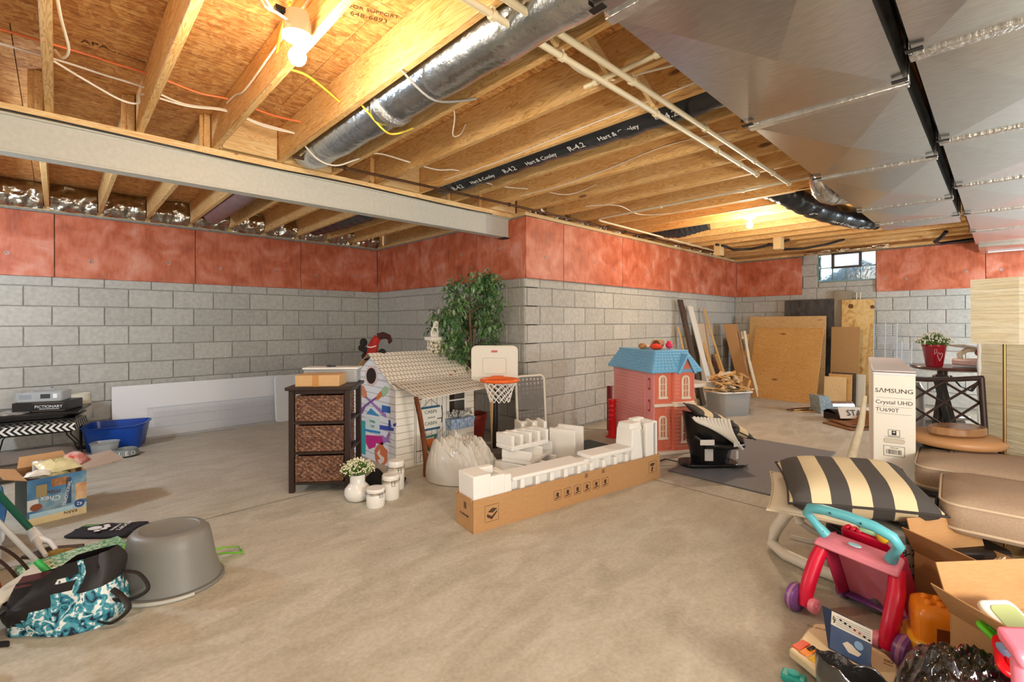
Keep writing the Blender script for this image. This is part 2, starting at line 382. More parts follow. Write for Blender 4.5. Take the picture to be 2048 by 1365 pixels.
# header pairs and blocking
g = G(); g.box(-.18, .18, -.019, .019, JB, JT-.002); hb = g.mesh('blocking', PINE_X)
for x in (JX[7], JX[8], JX[10], JX[13], JX[16]): inst(hb, 'blocking', ceil, (x+.22, 3.60 if x > 3.6 else 3.70, 0))
g = G(); g.box(.81, 1.155, 3.66, 3.70, JB, JB+.10); g.build('ledger_block', PINE_X, ceil, bevel=.002)
for x in (.90, 1.09, .31, .72, -.10, 2.0, 2.4): g = G(); g.box(x-.019, x+.019, 3.79, 3.83, JB, JT-.002); g.build('blocking', PINE, ceil)
# cross braces near the pipes
for x in (JX[5], JX[8], JX[9], JX[10]):
    g = G(); g.bar((x+.045, 1.33, JT-.03), (x+.40, 1.33, JB+.02), .06, .02, (0, 1, 0)); g.build('brace', PINE_X, ceil)
for x in (JX[5], JX[8]):
    g = G(); g.bar((x+.40, 1.26, JT-.03), (x+.045, 1.26, JB+.02), .06, .02, (0, 1, 0)); g.build('brace', PINE_X, ceil)
# sill plates and rim
g = G(); g.box(X0, XS+.1, YB-.01, YB+.18, 2.42, 2.46); g.build('sill_plate', PINE_X, wb)
g = G(); g.box(X0, XS+.1, YB+.05, YB+.09, 2.46, JT-.003); g.build('rim_joist', PINE_X, wb)
g = G(); g.box(XS+.0, XF+.1, YR-.01, YR+.18, 2.42, 2.46); g.build('sill_plate', PINE_X, wr)
g = G(); g.box(XS+.05, XF+.1, YR+.14, YR+.18, 2.46, JT-.003); g.build('rim_joist', PINE_X, wr)
g = G(); g.box(XF-.01, XF+.18, Y0, YR+.1, 2.42, 2.46); g.build('sill_plate', PINE, wf)
g = G(); g.box(XF+.05, XF+.09, Y0, YR+.1, 2.46, JT-.003); g.build('rim_joist', PINE, wf)
g = G(); g.box(XS-.0, XS+.2, YR+.2, YB, 2.42, 2.458); g.build('sill_plate', PINE, wi)
# crumpled foil batts between joists
def foilbatt(parent, x0, x1, y, z0, z1, seed, dep=.10):
    g = G()
    def fn(u, v):
        x = x0+(x1-x0)*u; z = z0+(z1-z0)*v; b = math.sin(v*PI)*dep*.5+dep*.3
        n = noise.noise(Vector((x*9, z*9, seed)))*.05+noise.noise(Vector((x*26, z*26, seed)))*.025
        return (x, y-b-n, z)
    g.sheet(fn, 22, 14); g.build('foil_batt', FOIL, parent, smooth=70)
for i in range(-3, 9): foilbatt(wb, -.05+.4064*i, .305+.4064*i, 6.72, 2.42, 2.655+.03*random.random(), i, .14)
for i, x in enumerate(JX):
    if x > 3.3: foilbatt(wr, x+.045, x+.4, 3.63, 2.44, 2.60, i+40, .07)
# ---------------- steel beam ----------------
bm = thing('steel_beam', 'long light grey painted steel beam carrying the floor joists across the left half', 'beam', (0, 3.79, 2.20))
g = G(); g.box(X0, 3.60, -.05, .05, 0, .011); g.box(X0, 3.60, -.05, .05, .204, .215); g.box(X0, 3.60, -.035, .035, .011, .204); g.build('web', BEAMC, bm, bevel=.001)
g = G(); g.box(X0, 3.62, -.065, .045, .216, .259); g.build('top_plate', PINE_X, bm)
g = G(); g.box(3.50, 3.598, -.054, .054, -.012, -.001); g.build('end_shadow_plate', BLACKM, bm)  # black plate standing in for the shadow at the beam's end
g = G(); g.tube([(X0+i*.3, -.068-.004*math.sin(i*2), .213+.006*math.sin(i)) for i in range(20)], .006, 6); g.build('cable', BLACK, bm, smooth=60)
# ---------------- infill above the walls ----------------
g = G(); g.box(XS+.12, XS+.16, YR+.1, YB+.1, 2.42, JT-.002); g.build('rim_joist', PINE, wi)
g = G(); g.box(XF+.12, XF+.16, Y0-.2, YR+.2, 2.41, JT-.002); g.build('rim_joist', PINE, wf)
# ---------------- glass block window ----------------
win = bpy.data.objects.new('window_1', None); COL.objects.link(win); struct(win); win.location = (XF+.04, (WY0+WY1)/2, WZ0)
GLB = MT('glass_block', '#dff4f4', '#c6e8ee', rough=.12, sc=30, trans=1, bs=.35, bsc=22)
GFR = MT('window_frame_teal', '#6f9a9c', '#86adab', rough=.5); VFR = MT('dark_bronze', '#3a2e2c', rough=.5)
ww = (WY1-WY0)/4; wh = (2.40-WZ0)/2; me = None
for r in range(2):
    for c in range(4):
        if r == 1 and c in (1, 2): continue
        if me is None: g = G(); g.prism(rrect(ww-.012, wh-.012, .02), -.035, .035); me = g.mesh('glass_block', GLB, smooth=40)
        o = inst(me, 'glass_block', win, (.0, (c-1.5)*ww, (r+.5)*wh), (PI/2, 0, PI/2))
g = G()
for c in range(1, 4): g.box(-.03, .03, (c-2)*ww-.005, (c-2)*ww+.005, 0, wh if c == 2 else 2*wh)
g.box(-.03, .03, -2*ww, 2*ww, wh-.005, wh+.005); g.box(-.035, .04, -2*ww-.012, -2*ww+.006, 0, 2*wh+.01); g.box(-.035, .04, 2*ww-.006, 2*ww+.012, 0, 2*wh+.01); g.box(-.04, .04, -2*ww-.012, 2*ww+.012, -.012, .006)
g.build('grid_frame', GFR, win)
g = G(); y0, y1, z0, z1 = -ww-.01, ww+.01, wh-.015, 2*wh+.02
g.box(-.05, .03, y0, y1, z0, z0+.03); g.box(-.05, .03, y0, y1, z1-.03, z1); g.box(-.05, .03, y0, y0+.035, z0+.03, z1-.03); g.box(-.05, .03, y1-.035, y1, z0+.03, z1-.03); v = g.build('vent_frame', VFR, win, bevel=.004)
g = G(); g.box(-.02, -.012, y0+.035, y1-.035, z0+.03, z1-.03); g.build('pane', MT('frosted_pane', '#f4f8fa', rough=.5, trans=.9), v)
g = G(); g.box(-.056, -.05, -.05, .05, z1-.022, z1-.010); g.build('latch', BLACKM, v)
mnd = struct(bpy.data.objects.new("ground_outside", None)); COL.objects.link(mnd); mnd.location = (9.95, 1.75, 1.80)
g = G(); g.sheet(lambda u, v: ((u-.5)*.7, (v-.5)*2.6, .36*math.exp(-((v-.50)/.16)**2)*(.4+.6*u)+.22*u+.05*noise.noise(Vector((u*9, v*22, 2)))), 20, 60)
g.build('mulch', MT('mulch', '#1f3c58', '#6a7f90', rough=.9, sc=22), mnd, smooth=60)

# ---------------- sheet metal ducts ----------------
def duct(t, ya, yb, seams, z0, z1):
    for a, b in zip(seams[:-1], seams[1:]):
        g = G(); l, r = a+.004, b-.004; cx, cy = (l+r)/2, (ya+yb)/2; d = .022
        g.add([(l,ya,z0),(r,ya,z0),(r,yb,z0),(l,yb,z0),(cx,cy,z0-d),(l,ya,z1),(r,ya,z1),(r,yb,z1),(l,yb,z1),(cx,ya-.006,(z0+z1)/2),(cx,yb+.006,(z0+z1)/2)],
              [(0,1,4),(1,2,4),(2,3,4),(3,0,4),(0,1,9),(1,6,9),(6,5,9),(5,0,9),(2,3,10),(3,8,10),(8,7,10),(7,2,10),(5,6,7,8),(0,5,8,3),(1,2,7,6)])
        g.build('duct_section', STEEL, t)
    for x in seams[1:-1]:
        g = G(); g.box(x-.022, x+.022, ya-.012, yb+.012, z0-.012, z0+.004)
        g.box(x-.022, x+.022, ya-.014, ya-.001, z0, z1); g.box(x-.022, x+.022, yb+.001, yb+.014, z0, z1); g.build('taped_seam', TAPE, t, bevel=.003)
        for y in (ya-.016, yb+.016):
            g = G(); g.box(x-.10, x-.075, y-.002, y+.002, z0+.005, JB-.002); g.box(x-.10, x-.075, min(y, y+(.05 if y < (ya+yb)/2 else -.05)), max(y, y+(.05 if y < (ya+yb)/2 else -.05)), z0-.018, z0-.013); g.build('hanger_strap', BLACKM, t)
d1 = thing('supply_duct', 'wide galvanised sheet metal duct with taped cross seams, the left of the two big ducts', 'duct', (3, .57, 2.24))
for ob in (): pass
def at0(t, fn):
    n0 = set(bpy.data.objects); fn(); inv = Matrix.Translation(-t.location)
    for o in set(bpy.data.objects)-n0:
        if o.parent == t: o.location = Vector(o.location)-t.location
at0(d1, lambda: duct(d1, .272, .868, [-1.2, .05, 1.286, 2.518, 3.765, 5.09, 5.95, 6.38], 2.243, 2.452))
d2 = thing('return_duct', 'wide galvanised sheet metal duct along the right edge, reaching the far wall', 'duct', (4, -.1, 2.24))
at0(d2, lambda: duct(d2, -.50, .222, [-1.2, .9, 2.278, 3.482, 4.70, 5.93, 7.15, 8.35], 2.243, 2.452))
def boot():
    g = G(); g.box(8.36, 9.25, -.45, .20, 2.20, 2.452); g.build('end_box', STEEL, d2, bevel=.004)
    g = G(); g.tube([(8.9, -.2, 2.19), (8.9, .12, 2.19)], .008, 6); g.build('damper_rod', WHITE, d2)
at0(d2, boot)
# black strip filling the dark gap between the ducts
g = G(); g.tube([(0+i*.5, .247+.006*math.sin(i*1.9), 2.40) for i in range(17)], .02, 8); o = g.build('gap_filler', BLACK, None, smooth=60); tag(o, 'thin black filler strip running in the gap between the two metal ducts', 'pipe'); 

# round elbow and black flex off the first duct
e = thing('duct_elbow', 'shiny round segmented metal elbow coming off the left duct', 'duct', (4.47, .96, 2.36))
g = G(); pts = [(-.02, .06, .20), (-.02, .06, .09), (.0, .055, .02), (.06, .045, -.03), (.13, .02, -.045), (.20, -.03, -.045), (.24, -.11, -.045)]
rr = .075
g.tube(sm(pts, 2), rr, 20); g.build('elbow_body', STEEL, e, smooth=25)
for p, q in zip(pts[1:5], pts[2:6]):
    a = Vector(p).lerp(Vector(q), .5); d = (Vector(q)-Vector(p)).normalized()*.007; g = G(); g.tube([a-d, a+d], rr+.006, 20); g.build('crimp_ring', STEEL, e, smooth=30)
def flex(name, label, pts, r, mat, txt=None, seed=0, cat='duct', jit=.008):
    t = thing(name, label, cat, pts[0]); o0 = Vector(pts[0]); n = 60; P = []; rs = []
    L = len(pts)-1
    for i in range(n+1):
        u = i/n*L; k = min(int(u), L-1); f = u-k; p = Vector(pts[k]).lerp(Vector(pts[k+1]), f)-o0
        P.append(p); rs.append(r+jit*noise.noise(Vector((i*.6, seed, 0)))+jit*.5*math.sin(i*1.3))
    g = G(); g.tube(P, rs, 18); g.build('sleeve', mat, t, smooth=60); return t
t = flex('flexible_duct', 'black sleeved flexible duct with white lettering hanging under the joists beside the round elbow', sm([(6.15, .90, 2.34), (6.0, 1.02, 2.34), (5.6, 1.20, 2.37), (5.25, 1.36, 2.44), (5.05, 1.48, 2.53), (4.96, 1.6, 2.59)]), .105, BLKDUCT, seed=1)
for s, p, sz in (('6"', (5.98, .98, 2.232), .10), ('Hart & Cooley', (5.72, 1.10, 2.252), .06), ('6"', (5.30, 1.27, 2.315), .08)):
    text(s, sz, WINK, t, T(*(Vector(p)-Vector(t.location))) @ face_m((0, 0, 0), (.9, -.42, -.12), (-.42, -.9, .1)))
t = flex('foil_wrapped_duct', 'silver foil wrapped round duct lying between two joists', [(1.36, -1.6, 2.53), (1.36, 1, 2.50), (1.36, 2.2, 2.52), (1.362, 3.5, 2.53), (1.365, 3.62, 2.57)], .128, FOILD, seed=3, jit=.006)
for y in (.9, 2.35): g = G(); g.tube([(0, y+1.6, -.02), (0, y+1.64, -.02)], .134, 18); g.build('tape_band', TAPE, t, smooth=40)
t = flex('foil_wrapped_duct', 'dull mauve-grey round duct running behind the beam to the back wall', [(1.31, 3.95, 2.57), (1.29, 4.6, 2.53), (1.28, 5.5, 2.52), (1.28, 6.2, 2.52), (1.28, 6.35, 2.60)], .11, MT('dull_duct', '#9a8a8e', '#8a7a80', rough=.4, metal=.6, bs=.2, sc=5), seed=4, jit=.003)
t = flex('flexible_duct', 'black sleeved flexible duct with R-4.2 lettering lying in one joist bay', [(2.61, .92, 2.545), (2.61, 1.6, 2.55), (2.61, 2.4, 2.565), (2.61, 3.3, 2.56), (2.61, 3.62, 2.58)], .105, BLKDUCT, seed=5)
for i in range(7):
    y = 1.35+i*.33
    text(('R-4.2', 'Hart & Cooley')[i % 2], .065 if i % 2 == 0 else .05, WINK, t, T(*(Vector((2.55, y, 2.462))-Vector(t.location))) @ face_m((0, 0, 0), (0, -1, 0), (-1, 0, .45)))
t = flex('flexible_duct', 'black sleeved flexible duct behind the beam above the alcove', [(2.50, 3.95, 2.58), (2.50, 4.7, 2.53), (2.50, 5.5, 2.52), (2.50, 6.4, 2.56)], .11, BLKDUCT, seed=6)
t = flex('flexible_duct', 'black sleeved flexible duct end poking down near the far bulb above the right wall', [(6.02, 2.6, 2.56), (6.0, 3.0, 2.50), (5.98, 3.4, 2.56)], .10, BLKDUCT, seed=8)

# ---------------- small pipes under the joists ----------------
def pipe(name, label, pts, r, mat, clamps=(), cat='pipe'):
    t = thing(name, label, cat, pts[0]); o0 = Vector(pts[0]); g = G(); g.tube([Vector(p)-o0 for p in pts], r, 10); g.build('tube', mat, t, smooth=60)
    for c, d in clamps:
        c = Vector(c)-o0; d = Vector(d).normalized()*.012; g = G(); g.tube([c-d, c+d], r+.006, 10); g.box(c.x-.008, c.x+.008, c.y-.008, c.y+.008, c.z, JB-o0.z-.001); g.build('clamp', mat, t, smooth=40)
    return t
X_ = (1, 0, 0)
pipe('water_pipe', 'long cream plastic pipe hung under the joists, the left of the parallel pair', [(-1.5, 1.335, 2.43), (3.97, 1.335, 2.43), (4.0, 1.335, 2.45)], .0145, PVC, [((x+.02, 1.335, 2.43), X_) for x in (.356, 1.17, 1.575, 2.388, 3.2, 3.607, 3.95)])
pipe('water_pipe', 'long cream plastic pipe hung under the joists, the right of the parallel pair', [(-1.5, 1.235, 2.43), (4.42, 1.235, 2.43), (4.45, 1.235, 2.45)], .0145, PVC, [((x+.02, 1.235, 2.43), X_) for x in (.76, 1.3, 1.98, 2.79, 3.6, 4.0, 4.4)])
pipe('water_pipe', 'short cream pipe along a joist crossing above the parallel pair', [(1.91, 1.45, 2.447), (1.91, .95, 2.447)], .012, PVC, [((1.91, 1.38, 2.447), (0, 1, 0)), ((1.91, 1.05, 2.447), (0, 1, 0))])
pipe('water_pipe', 'thin cream pipe running from the metal duct along a joist, then along the right wall', [(4.42, .95, 2.445), (4.42, 3.14, 2.445), (4.44, 3.18, 2.44), (4.50, 3.19, 2.435), (7.8, 3.24, 2.435)], .012, PVC, [((4.42, 2.4, 2.445), (0, 1, 0)), ((4.42, 1.6, 2.445), (0, 1, 0)), ((6.0, 3.213, 2.435), X_)])
pipe('gas_pipe', 'thin dark brown steel pipe under the joists beside the beam and right wall', [(1.2, 3.47, 2.445), (3.2, 3.40, 2.445), (6.9, 3.36, 2.445), (8.2, 3.34, 2.445)], .011, RODM, [((1.58, 3.457, 2.445), X_), ((3.25, 3.40, 2.445), X_), ((5.3, 3.378, 2.445), X_)])
for i, (a, lab) in enumerate(((7.45, 'black insulated line looping below the joists near the second wooden box'), (8.0, 'black insulated line looping below the joists close to the window'))):
    y = 2.9-.55*i
    pipe('insulated_line', lab, [(a-.25, y+.1, 2.45), (a-.1, y-.0, 2.42), (a, y-.05, 2.38), (a+.05, y-.3, 2.37), (a+.05, y-.6, 2.40), (a+.1, y-.8, 2.45)], .018, BLACK)
for i, (x, y, lab) in enumerate(((7.3, 3.0, 'small pale wooden box hung under the joists, the left of two'), (7.3, 2.17, 'small pale wooden box hung under the joists, the right of two'))):
    g = G(); g.box(-.07, .07, -.05, .05, -.14, .028); tag(g.build('wooden_box', PINE_X, None, bevel=.003, loc=(x, y, 2.43)), lab, 'box')
pipe('black_hose', 'black cable bundle bending down between duct and far wall', [(8.4, .5, 2.45), (8.5, .55, 2.40), (8.6, .62, 2.36), (8.9, .60, 2.36), (9.1, .35, 2.40), (9.15, .1, 2.42)], .025, BLACK)
# foil strip above the window
foil = G()
foil.sheet(lambda u, v: (9.24-.03*noise.noise(Vector((u*9, v*5, 1))), 1.2+1.15*u, 2.42+.05*v+.02*noise.noise(Vector((u*20, v, 3)))), 30, 3)
foil.build('foil_strip', FOIL, wf, smooth=70)

# ---------------- electric cables ----------------
def cable(pts, mat, label, r=.0045, up=1):
    # smooth path through the points
    P = [Vector(p) for p in pts]; Q = []
    for i in range(len(P)-1):
        a, b, c, d = P[max(i-1, 0)], P[i], P[i+1], P[min(i+2, len(P)-1)]
        for k in range(6):
            t = k/6; Q.append(.5*((2*b)+(c-a)*t+(2*a-5*b+4*c-d)*t*t+(3*b-a-3*c+d)*t**3))
    Q.append(P[-1]); g = G(); g.tube(Q, r, 6); tag(g.build('cable', mat, None, smooth=60), label, 'cable')
YC = 3.36
cable([(-1.2, YC, 2.60), (-.4, YC, 2.62), (0, YC, 2.62), (.17, YC, 2.61), (.36, YC, 2.60), (.55, YC+.02, 2.575), (.76, YC, 2.60), (.95, YC, 2.575), (1.18, YC, 2.57)], CABLE, 'white cable threaded straight through the joists above the left end of the beam', .006)
cable([(-.01, YC-.02, 2.60), (.1, YC-.02, 2.55), (.25, YC-.02, 2.49), (.33, YC-.01, 2.50), (.352, YC, 2.56), (.56, YC, 2.56), (.76, YC-.02, 2.585), (.97, YC-.03, 2.55), (1.165, YC-.02, 2.56)], CABLE, 'white cable sagging in a deep loop between the first two joists', .006)
cable([(-1.2, YC-.1, 2.64), (-.01, YC-.1, 2.65), (.2, YC-.1, 2.645), (.4, YC-.1, 2.64), (.6, YC-.08, 2.625), (.77, YC-.1, 2.63), (1.0, YC-.12, 2.60), (1.165, YC-.14, 2.60)], ORANGE, 'orange cable threaded through the joists above the beam', .006)
cable([(-.012, 1.9, 2.68), (-.012, 2.4, 2.62), (.01, 2.7, 2.55), (.04, 2.95, 2.52), (.02, 3.1, 2.53), (-.005, 3.2, 2.60)], CABLE, 'white cable looping down the side of the leftmost joist', .006)
cable([(.75, 1.98, 2.60), (.752, 2.4, 2.58), (.752, 2.9, 2.56), (.752, 3.1, 2.60), (.752, 3.3, 2.62)], CABLE, 'white cable stapled along the joist beside the near bulb', .005)
cable([(.70, 2.05, 2.60), (.74, 2.3, 2.58), (.80, 2.5, 2.56), (.95, 2.52, 2.56), (1.163, 2.62, 2.53)], YELLOW, 'yellow cable stretched from the near bulb to the next joist', .006)
cable([(1.20, 2.45, 2.48), (1.36, 2.48, 2.385), (1.45, 2.5, 2.39), (1.56, 2.48, 2.45)], YELLOW, 'yellow cable passing under the silver foil duct', .006)
cable([(1.17, 1.96, 2.455), (1.36, 1.96, 2.375), (1.6, 1.93, 2.452)], MT('grey_cable', '#9a9a98', rough=.4), 'grey cable strung under the silver foil duct', .006)
cable([(1.2, 3.3, 2.50), (1.3, 3.28, 2.40), (1.42, 3.26, 2.38), (1.56, 3.24, 2.45), (1.7, 3.2, 2.52), (1.98, 3.2, 2.52), (2.2, 3.15, 2.50), (2.39, 3.1, 2.52), (2.8, 3.15, 2.5), (3.2, 3.1, 2.53)], CABLE, 'white cables hanging under the silver duct where it meets the beam', .006)
cable([(1.62, 2.2, 2.60), (1.7, 2.25, 2.5), (1.8, 2.4, 2.45), (1.9, 2.45, 2.5), (1.98, 2.5, 2.6)], CABLE, 'white cable drooping between joists right of the silver duct', .004)
cable([(1.62, 1.45, 2.60), (1.75, 1.4, 2.47), (1.95, 1.35, 2.46), (2.1, 1.2, 2.5), (2.35, 1.0, 2.6)], CABLE, 'white cable draped above the cream pipes', .006)
cable([(2.385, 3.3, 2.49), (2.383, 2.6, 2.475), (2.383, 2.0, 2.49), (2.383, 1.4, 2.50), (2.383, 1.0, 2.51)], CABLE, 'white cable stapled along the joist left of the black flexible duct', .004)
cable([(3.19, 3.2, 2.48), (3.195, 2.7, 2.475), (3.19, 2.2, 2.50), (3.19, 1.7, 2.55), (3.19, 1.2, 2.52)], CABLE, 'white cable wandering along the joist right of the black flexible duct', .004)
cable([(3.25, 3.1, 2.56), (3.4, 2.9, 2.48), (3.55, 2.8, 2.50), (3.6, 2.6, 2.55)], CABLE, 'thin white cable bowing between two joists near the wall corner', .004)
cable([(3.9, 2.95, 2.46), (4.1, 2.7, 2.455), (4.6, 2.7, 2.44), (4.84, 2.2, 2.45), (4.84, 1.3, 2.452)], CABLE, 'white cable leading towards the far bulb', .004)

# ---------------- bulbs ----------------
def bulb(x, y, lab):
    t = thing('bulb_lamp', lab, 'lamp', (x, y, JB))
    z = 0
    if x < 1:
        g = G(); g.lathe([(.05, .05), (.052, .0), (.052, -.03), (.046, -.034)], 24); g.build('junction_box', MT('tan_box', '#cdb79a', rough=.5), t, smooth=40)
        g = G(); g.box(-.085, .05, -.012, .012, .03, .05); g.build('bracket', BLACKM, t)
    g = G(); g.lathe([(.056, -.034), (.060, -.038), (.058, -.044), (.034, -.050), (.026, -.066), (.022, -.068)], 28); g.build('lamp_holder', WHITE, t, smooth=40)
    g = G(); g.lathe([(.014, -.066), (.0155, -.076), (.019, -.088)], 16); g.build('bulb_neck', WHITE, t, smooth=60)
    g = G(); g.ball((0, 0, -.120), (.034, .034, .036), 20, 12); g.build('bulb', MT('lit_bulb', '#fff3dc', emit=BULB_W), t, smooth=60)
    return t
bulb(.70, 1.97, 'bare lit bulb in a white ceiling holder near the left, close to the camera')
bulb(5.52, 1.93, 'bare lit bulb in a white holder far away near the right wall')
cable([(.66, 1.95, 2.46), (.60, 1.90, 2.44), (.55, 1.86, 2.42), (.53, 1.88, 2.47), (.56, 1.95, 2.52), (.62, 2.0, 2.50)], CABLE, 'white cable looped beside the near bulb holder', .005)
# ---------------- measuring helper: a point of the photograph on a real plane ----------------
_c, _s = math.cos(PSI), math.sin(PSI)
def ray(u, v):
    a = u-1024; b = v-647.3; r = -.0027
    a, b = a*math.cos(r)+b*math.sin(r), -a*math.sin(r)+b*math.cos(r)
    a /= 943.3; return Vector((_c+a*_s, _s-a*_c, -b/943.3))
E0 = Vector((0, 0, EYE))
def at(u, v, o, n):
    d = ray(u, v); n = Vector(n); return E0+d*((Vector(o)-E0).dot(n)/d.dot(n))
def atz(u, v, z=0): return at(u, v, (0, 0, z), (0, 0, 1))
def atd(u, v, D): return E0+ray(u, v)*D
def decal(pts, o, n, mat, parent, name='print', th=.0015, off=.0):
    """flat printed shape lying on plane (o, n); pts are photo points"""
    n = Vector(n).normalized(); if_in = Vector(parent.location) if parent else Vector()
    inv = parent.matrix_basis.inverted() if parent else Matrix.Identity(4)
    V = [at(u, v, o, n)+n*off for u, v in pts]; k = len(V); g = G()
    a = [inv @ (p+n*.0002) for p in V]; b = [inv @ (p+n*th) for p in V]
    g.add(a+b, [tuple(range(k))[::-1], tuple(range(k, 2*k))]+[(i, (i+1) % k, k+(i+1) % k, k+i) for i in range(k)])
    return g.build(name, mat, parent)
def C(name, h, **k): return MT(name, h, **k)
GREY_TUB = C('grey_tub_plastic', '#7b7a74', rough=.42, bs=.05, sc=60)

# ================= left group by the back wall =================
st = thing('stool', 'low wire-legged stool with a black and white chevron cushion by the back wall', 'stool', (-.13, 6.27, 0), R(-12))
g = G(); g.sheet(lambda u, v: (.31*(2*u-1)*(1-.08*abs(2*v-1)**3), .25*(2*v-1)*(1-.08*abs(2*u-1)**3), .345+.035*(1-abs(2*u-1)**4)*(1-abs(2*v-1)**4)), 12, 12)
g.box(-.305, .305, -.245, .245, .28, .347)
def chevron():
    m, nt, b, co, oi = base('chevron_fabric', .8, 0)
    tc = nm(nt, 'ShaderNodeTexCoord'); sp = nm(nt, 'ShaderNodeSeparateXYZ'); nt.links.new(tc.outputs['Object'], sp.inputs[0])
    def mth(op, a, b2=None):
        n = nm(nt, 'ShaderNodeMath', operation=op)
        for s, v in ((n.inputs[0], a), (n.inputs[1], b2)):
            if v is None: continue
            if hasattr(v, 'links'): nt.links.new(v, s)
            else: s.default_value = v
        return n.outputs[0]
    yz = mth('ADD', sp.outputs[1], mth('MULTIPLY', sp.outputs[2], 1.0))
    z = mth('ABSOLUTE', mth('SUBTRACT', mth('FRACT', mth('MULTIPLY', yz, 14)), .5))
    s = mth('FRACT', mth('ADD', mth('MULTIPLY', sp.outputs[0], 22), mth('MULTIPLY', z, 1.6)))
    k = mth('GREATER_THAN', s, .5)
    nt.links.new(mixc(nt, k, lin('#17161a'), lin('#ece6da')), b.inputs['Base Color']); return m
g.build('cushion', chevron(), st, smooth=50)
for sx in (-1, 1):
    for sy in (-1, 1):
        for k in (0, .03):
            g = G(); g.tube([(sx*.26-sx*k, sy*.2, .30), (sx*.27-sx*k, sy*.21, .24), (sx*(.33-k), sy*.24, .17), (sx*(.36-k), sy*.26, .05), (sx*(.365-k), sy*.265, 0)], .006, 6); g.build('leg', BLACKM, st, smooth=60)
g = G(); g.box(-.27, .27, -.2, .2, .26, .279); g.build('frame', BLACKM, st)
tr = tag((lambda g: (g.box(-.30, .30, -.24, .24, .386, .40), g.box(-.26, .22, -.20, .20, .40, .44), g.box(-.33, .33, -.27, .27, .44, .462))and g)(G()).build('lap_tray', C('black_gloss', '#1b1919', rough=.25), None, bevel=.004, loc=(-.13, 6.25, 0), rot=(0, 0, R(-12))), 'black square tray table resting on the chevron stool', 'tray')
mg = thing('magazine', 'pale magazine lying on the black tray left of the board game box', 'magazine', (-.28, 6.18, .4635), R(-20))
g = G(); g.box(-.11, .11, -.14, .14, 0, .006); g.build('cover', MT('magazine_print', '#cfc9bf', '#4a4540', sc=22, rough=.4), mg)
pic = thing('board_game', 'black board game box with white lettering on the tray', 'board game', (-.06, 6.21, .4635), R(-28))
g = G(); g.box(-.20, .20, -.13, .13, 0, .085); g.build('box', C('game_black', '#201d1c', rough=.4), pic, bevel=.003)
for a in ((-.05, .19, .006, .008), (-.05, .19, .076, .078)): g = G(); g.box(a[0], a[1], -.1315, -.13, a[2], a[3]); g.build('edge_line', C('tan_line', '#9a8464'), pic)
text('PICTIONARY', .036, WINK, pic, T(.07, -.1305, .045) @ RX(PI/2))
g = G(); g.box(0, .15, -.1312, -.1302, .022, .026); g.build('underline', WINK, pic)
cb = thing('clear_case', 'clear plastic case of game parts on top of the black board game', 'case', (-.09, 6.23, .5495), R(-22))
CLEAR = MT('clear_plastic', '#d9dee0', rough=.12, trans=.85); CLEAR2 = MT('clear_haze', '#dfe3e4', rough=.25, trans=.6)
g = G(); g.prism(rrect(.34, .2, .03), 0, .09); g.build('shell', CLEAR2, cb, bevel=.006)
for x, y, w, m in ((-.09, -.102, .08, '#8f9499'), (.05, -.102, .07, '#3a3a3c'), (.12, -.102, .03, '#eeeeee')): g = G(); g.box(x-w/2, x+w/2, y, y+.002, .03, .07); g.build('label', C('lab'+m, m), cb)
g = G(); g.tube([(-.07, 0, .09), (-.06, 0, .105), (.06, 0, .105), (.07, 0, .09)], .006, 6); g.build('handle', CLEAR2, cb, smooth=60)
ls = thing('lampshade', 'small pale lampshade standing behind the stool against the left wall', 'lampshade', (.17, 6.5, 0))
g = G(); g.lathe([(.10, .30), (.075, .56)], 20, cap=False); g.build('shade', C('linen', '#d8d2bd', rough=.8), ls, smooth=40, solid=.003)
g = G(); g.lathe([(.07, 0), (.07, .015), (.012, .03), (.012, .36)], 16); g.build('stand', BLACKM, ls, smooth=40)
g = G(); g.bar((0, -.09, .31), (0, .09, .31), .004, .004); g.bar((-.09, 0, .31), (.09, 0, .31), .004, .004); g.build('spider', BLACKM, ls)
oc = thing('seat_cushion', 'thick dark taupe seat cushion on the floor in front of the chevron stool', 'cushion', (-.36, 5.66, 0), R(4))
def cushion(parent, w, d, h, mat, piping=None, z=0, puff=.03, r=.08):
    g = G(); n = 5; ol = rrect(w, d, r, 5); m = len(ol)
    L = [(.96, 0), (1, .02), (1.012, h*.5), (1, h-.02), (.97, h-.004), (.8, h+puff*.5), (.45, h+puff), (.05, h+puff)]
    vs = [(x*s, y*s, z+zz) for s, zz in L for x, y in ol]
    fs = [(i*m+k, i*m+(k+1) % m, (i+1)*m+(k+1) % m, (i+1)*m+k) for i in range(len(L)-1) for k in range(m)]+[tuple(range(m))[::-1], tuple(range((len(L)-1)*m, len(L)*m))]
    g.add(vs, fs); g.build('cushion_body', mat, parent, smooth=50)
    if piping:
        for zz in (.02, h-.014): g = G(); g.tube([(x*1.003, y*1.003, z+zz) for x, y in ol], .006, 6, closed=True); g.build('piping', piping, parent, smooth=60)
TAUPE = MT('taupe_fabric', '#6e665d', '#7b7269', rough=.9, sc=120, bs=.2)
cushion(oc, .96, .40, .16, TAUPE, C('dark_piping', '#4d463f', rough=.9))
g = G(); g.sheet(lambda u, v: (-.20+.2*u, -.2+.12*v, .197+.02*math.sin(u*5+v*3)), 8, 5); tag(g.build('cloth', MT('striped_cloth', '#e8e2d8', '#a8403a', sc=14, stretch=(1, 6, 1)), None, smooth=60, solid=.004, loc=(-.35, 5.6, .012)), 'scrap of white and red cloth on the dark taupe cushion', 'cloth')

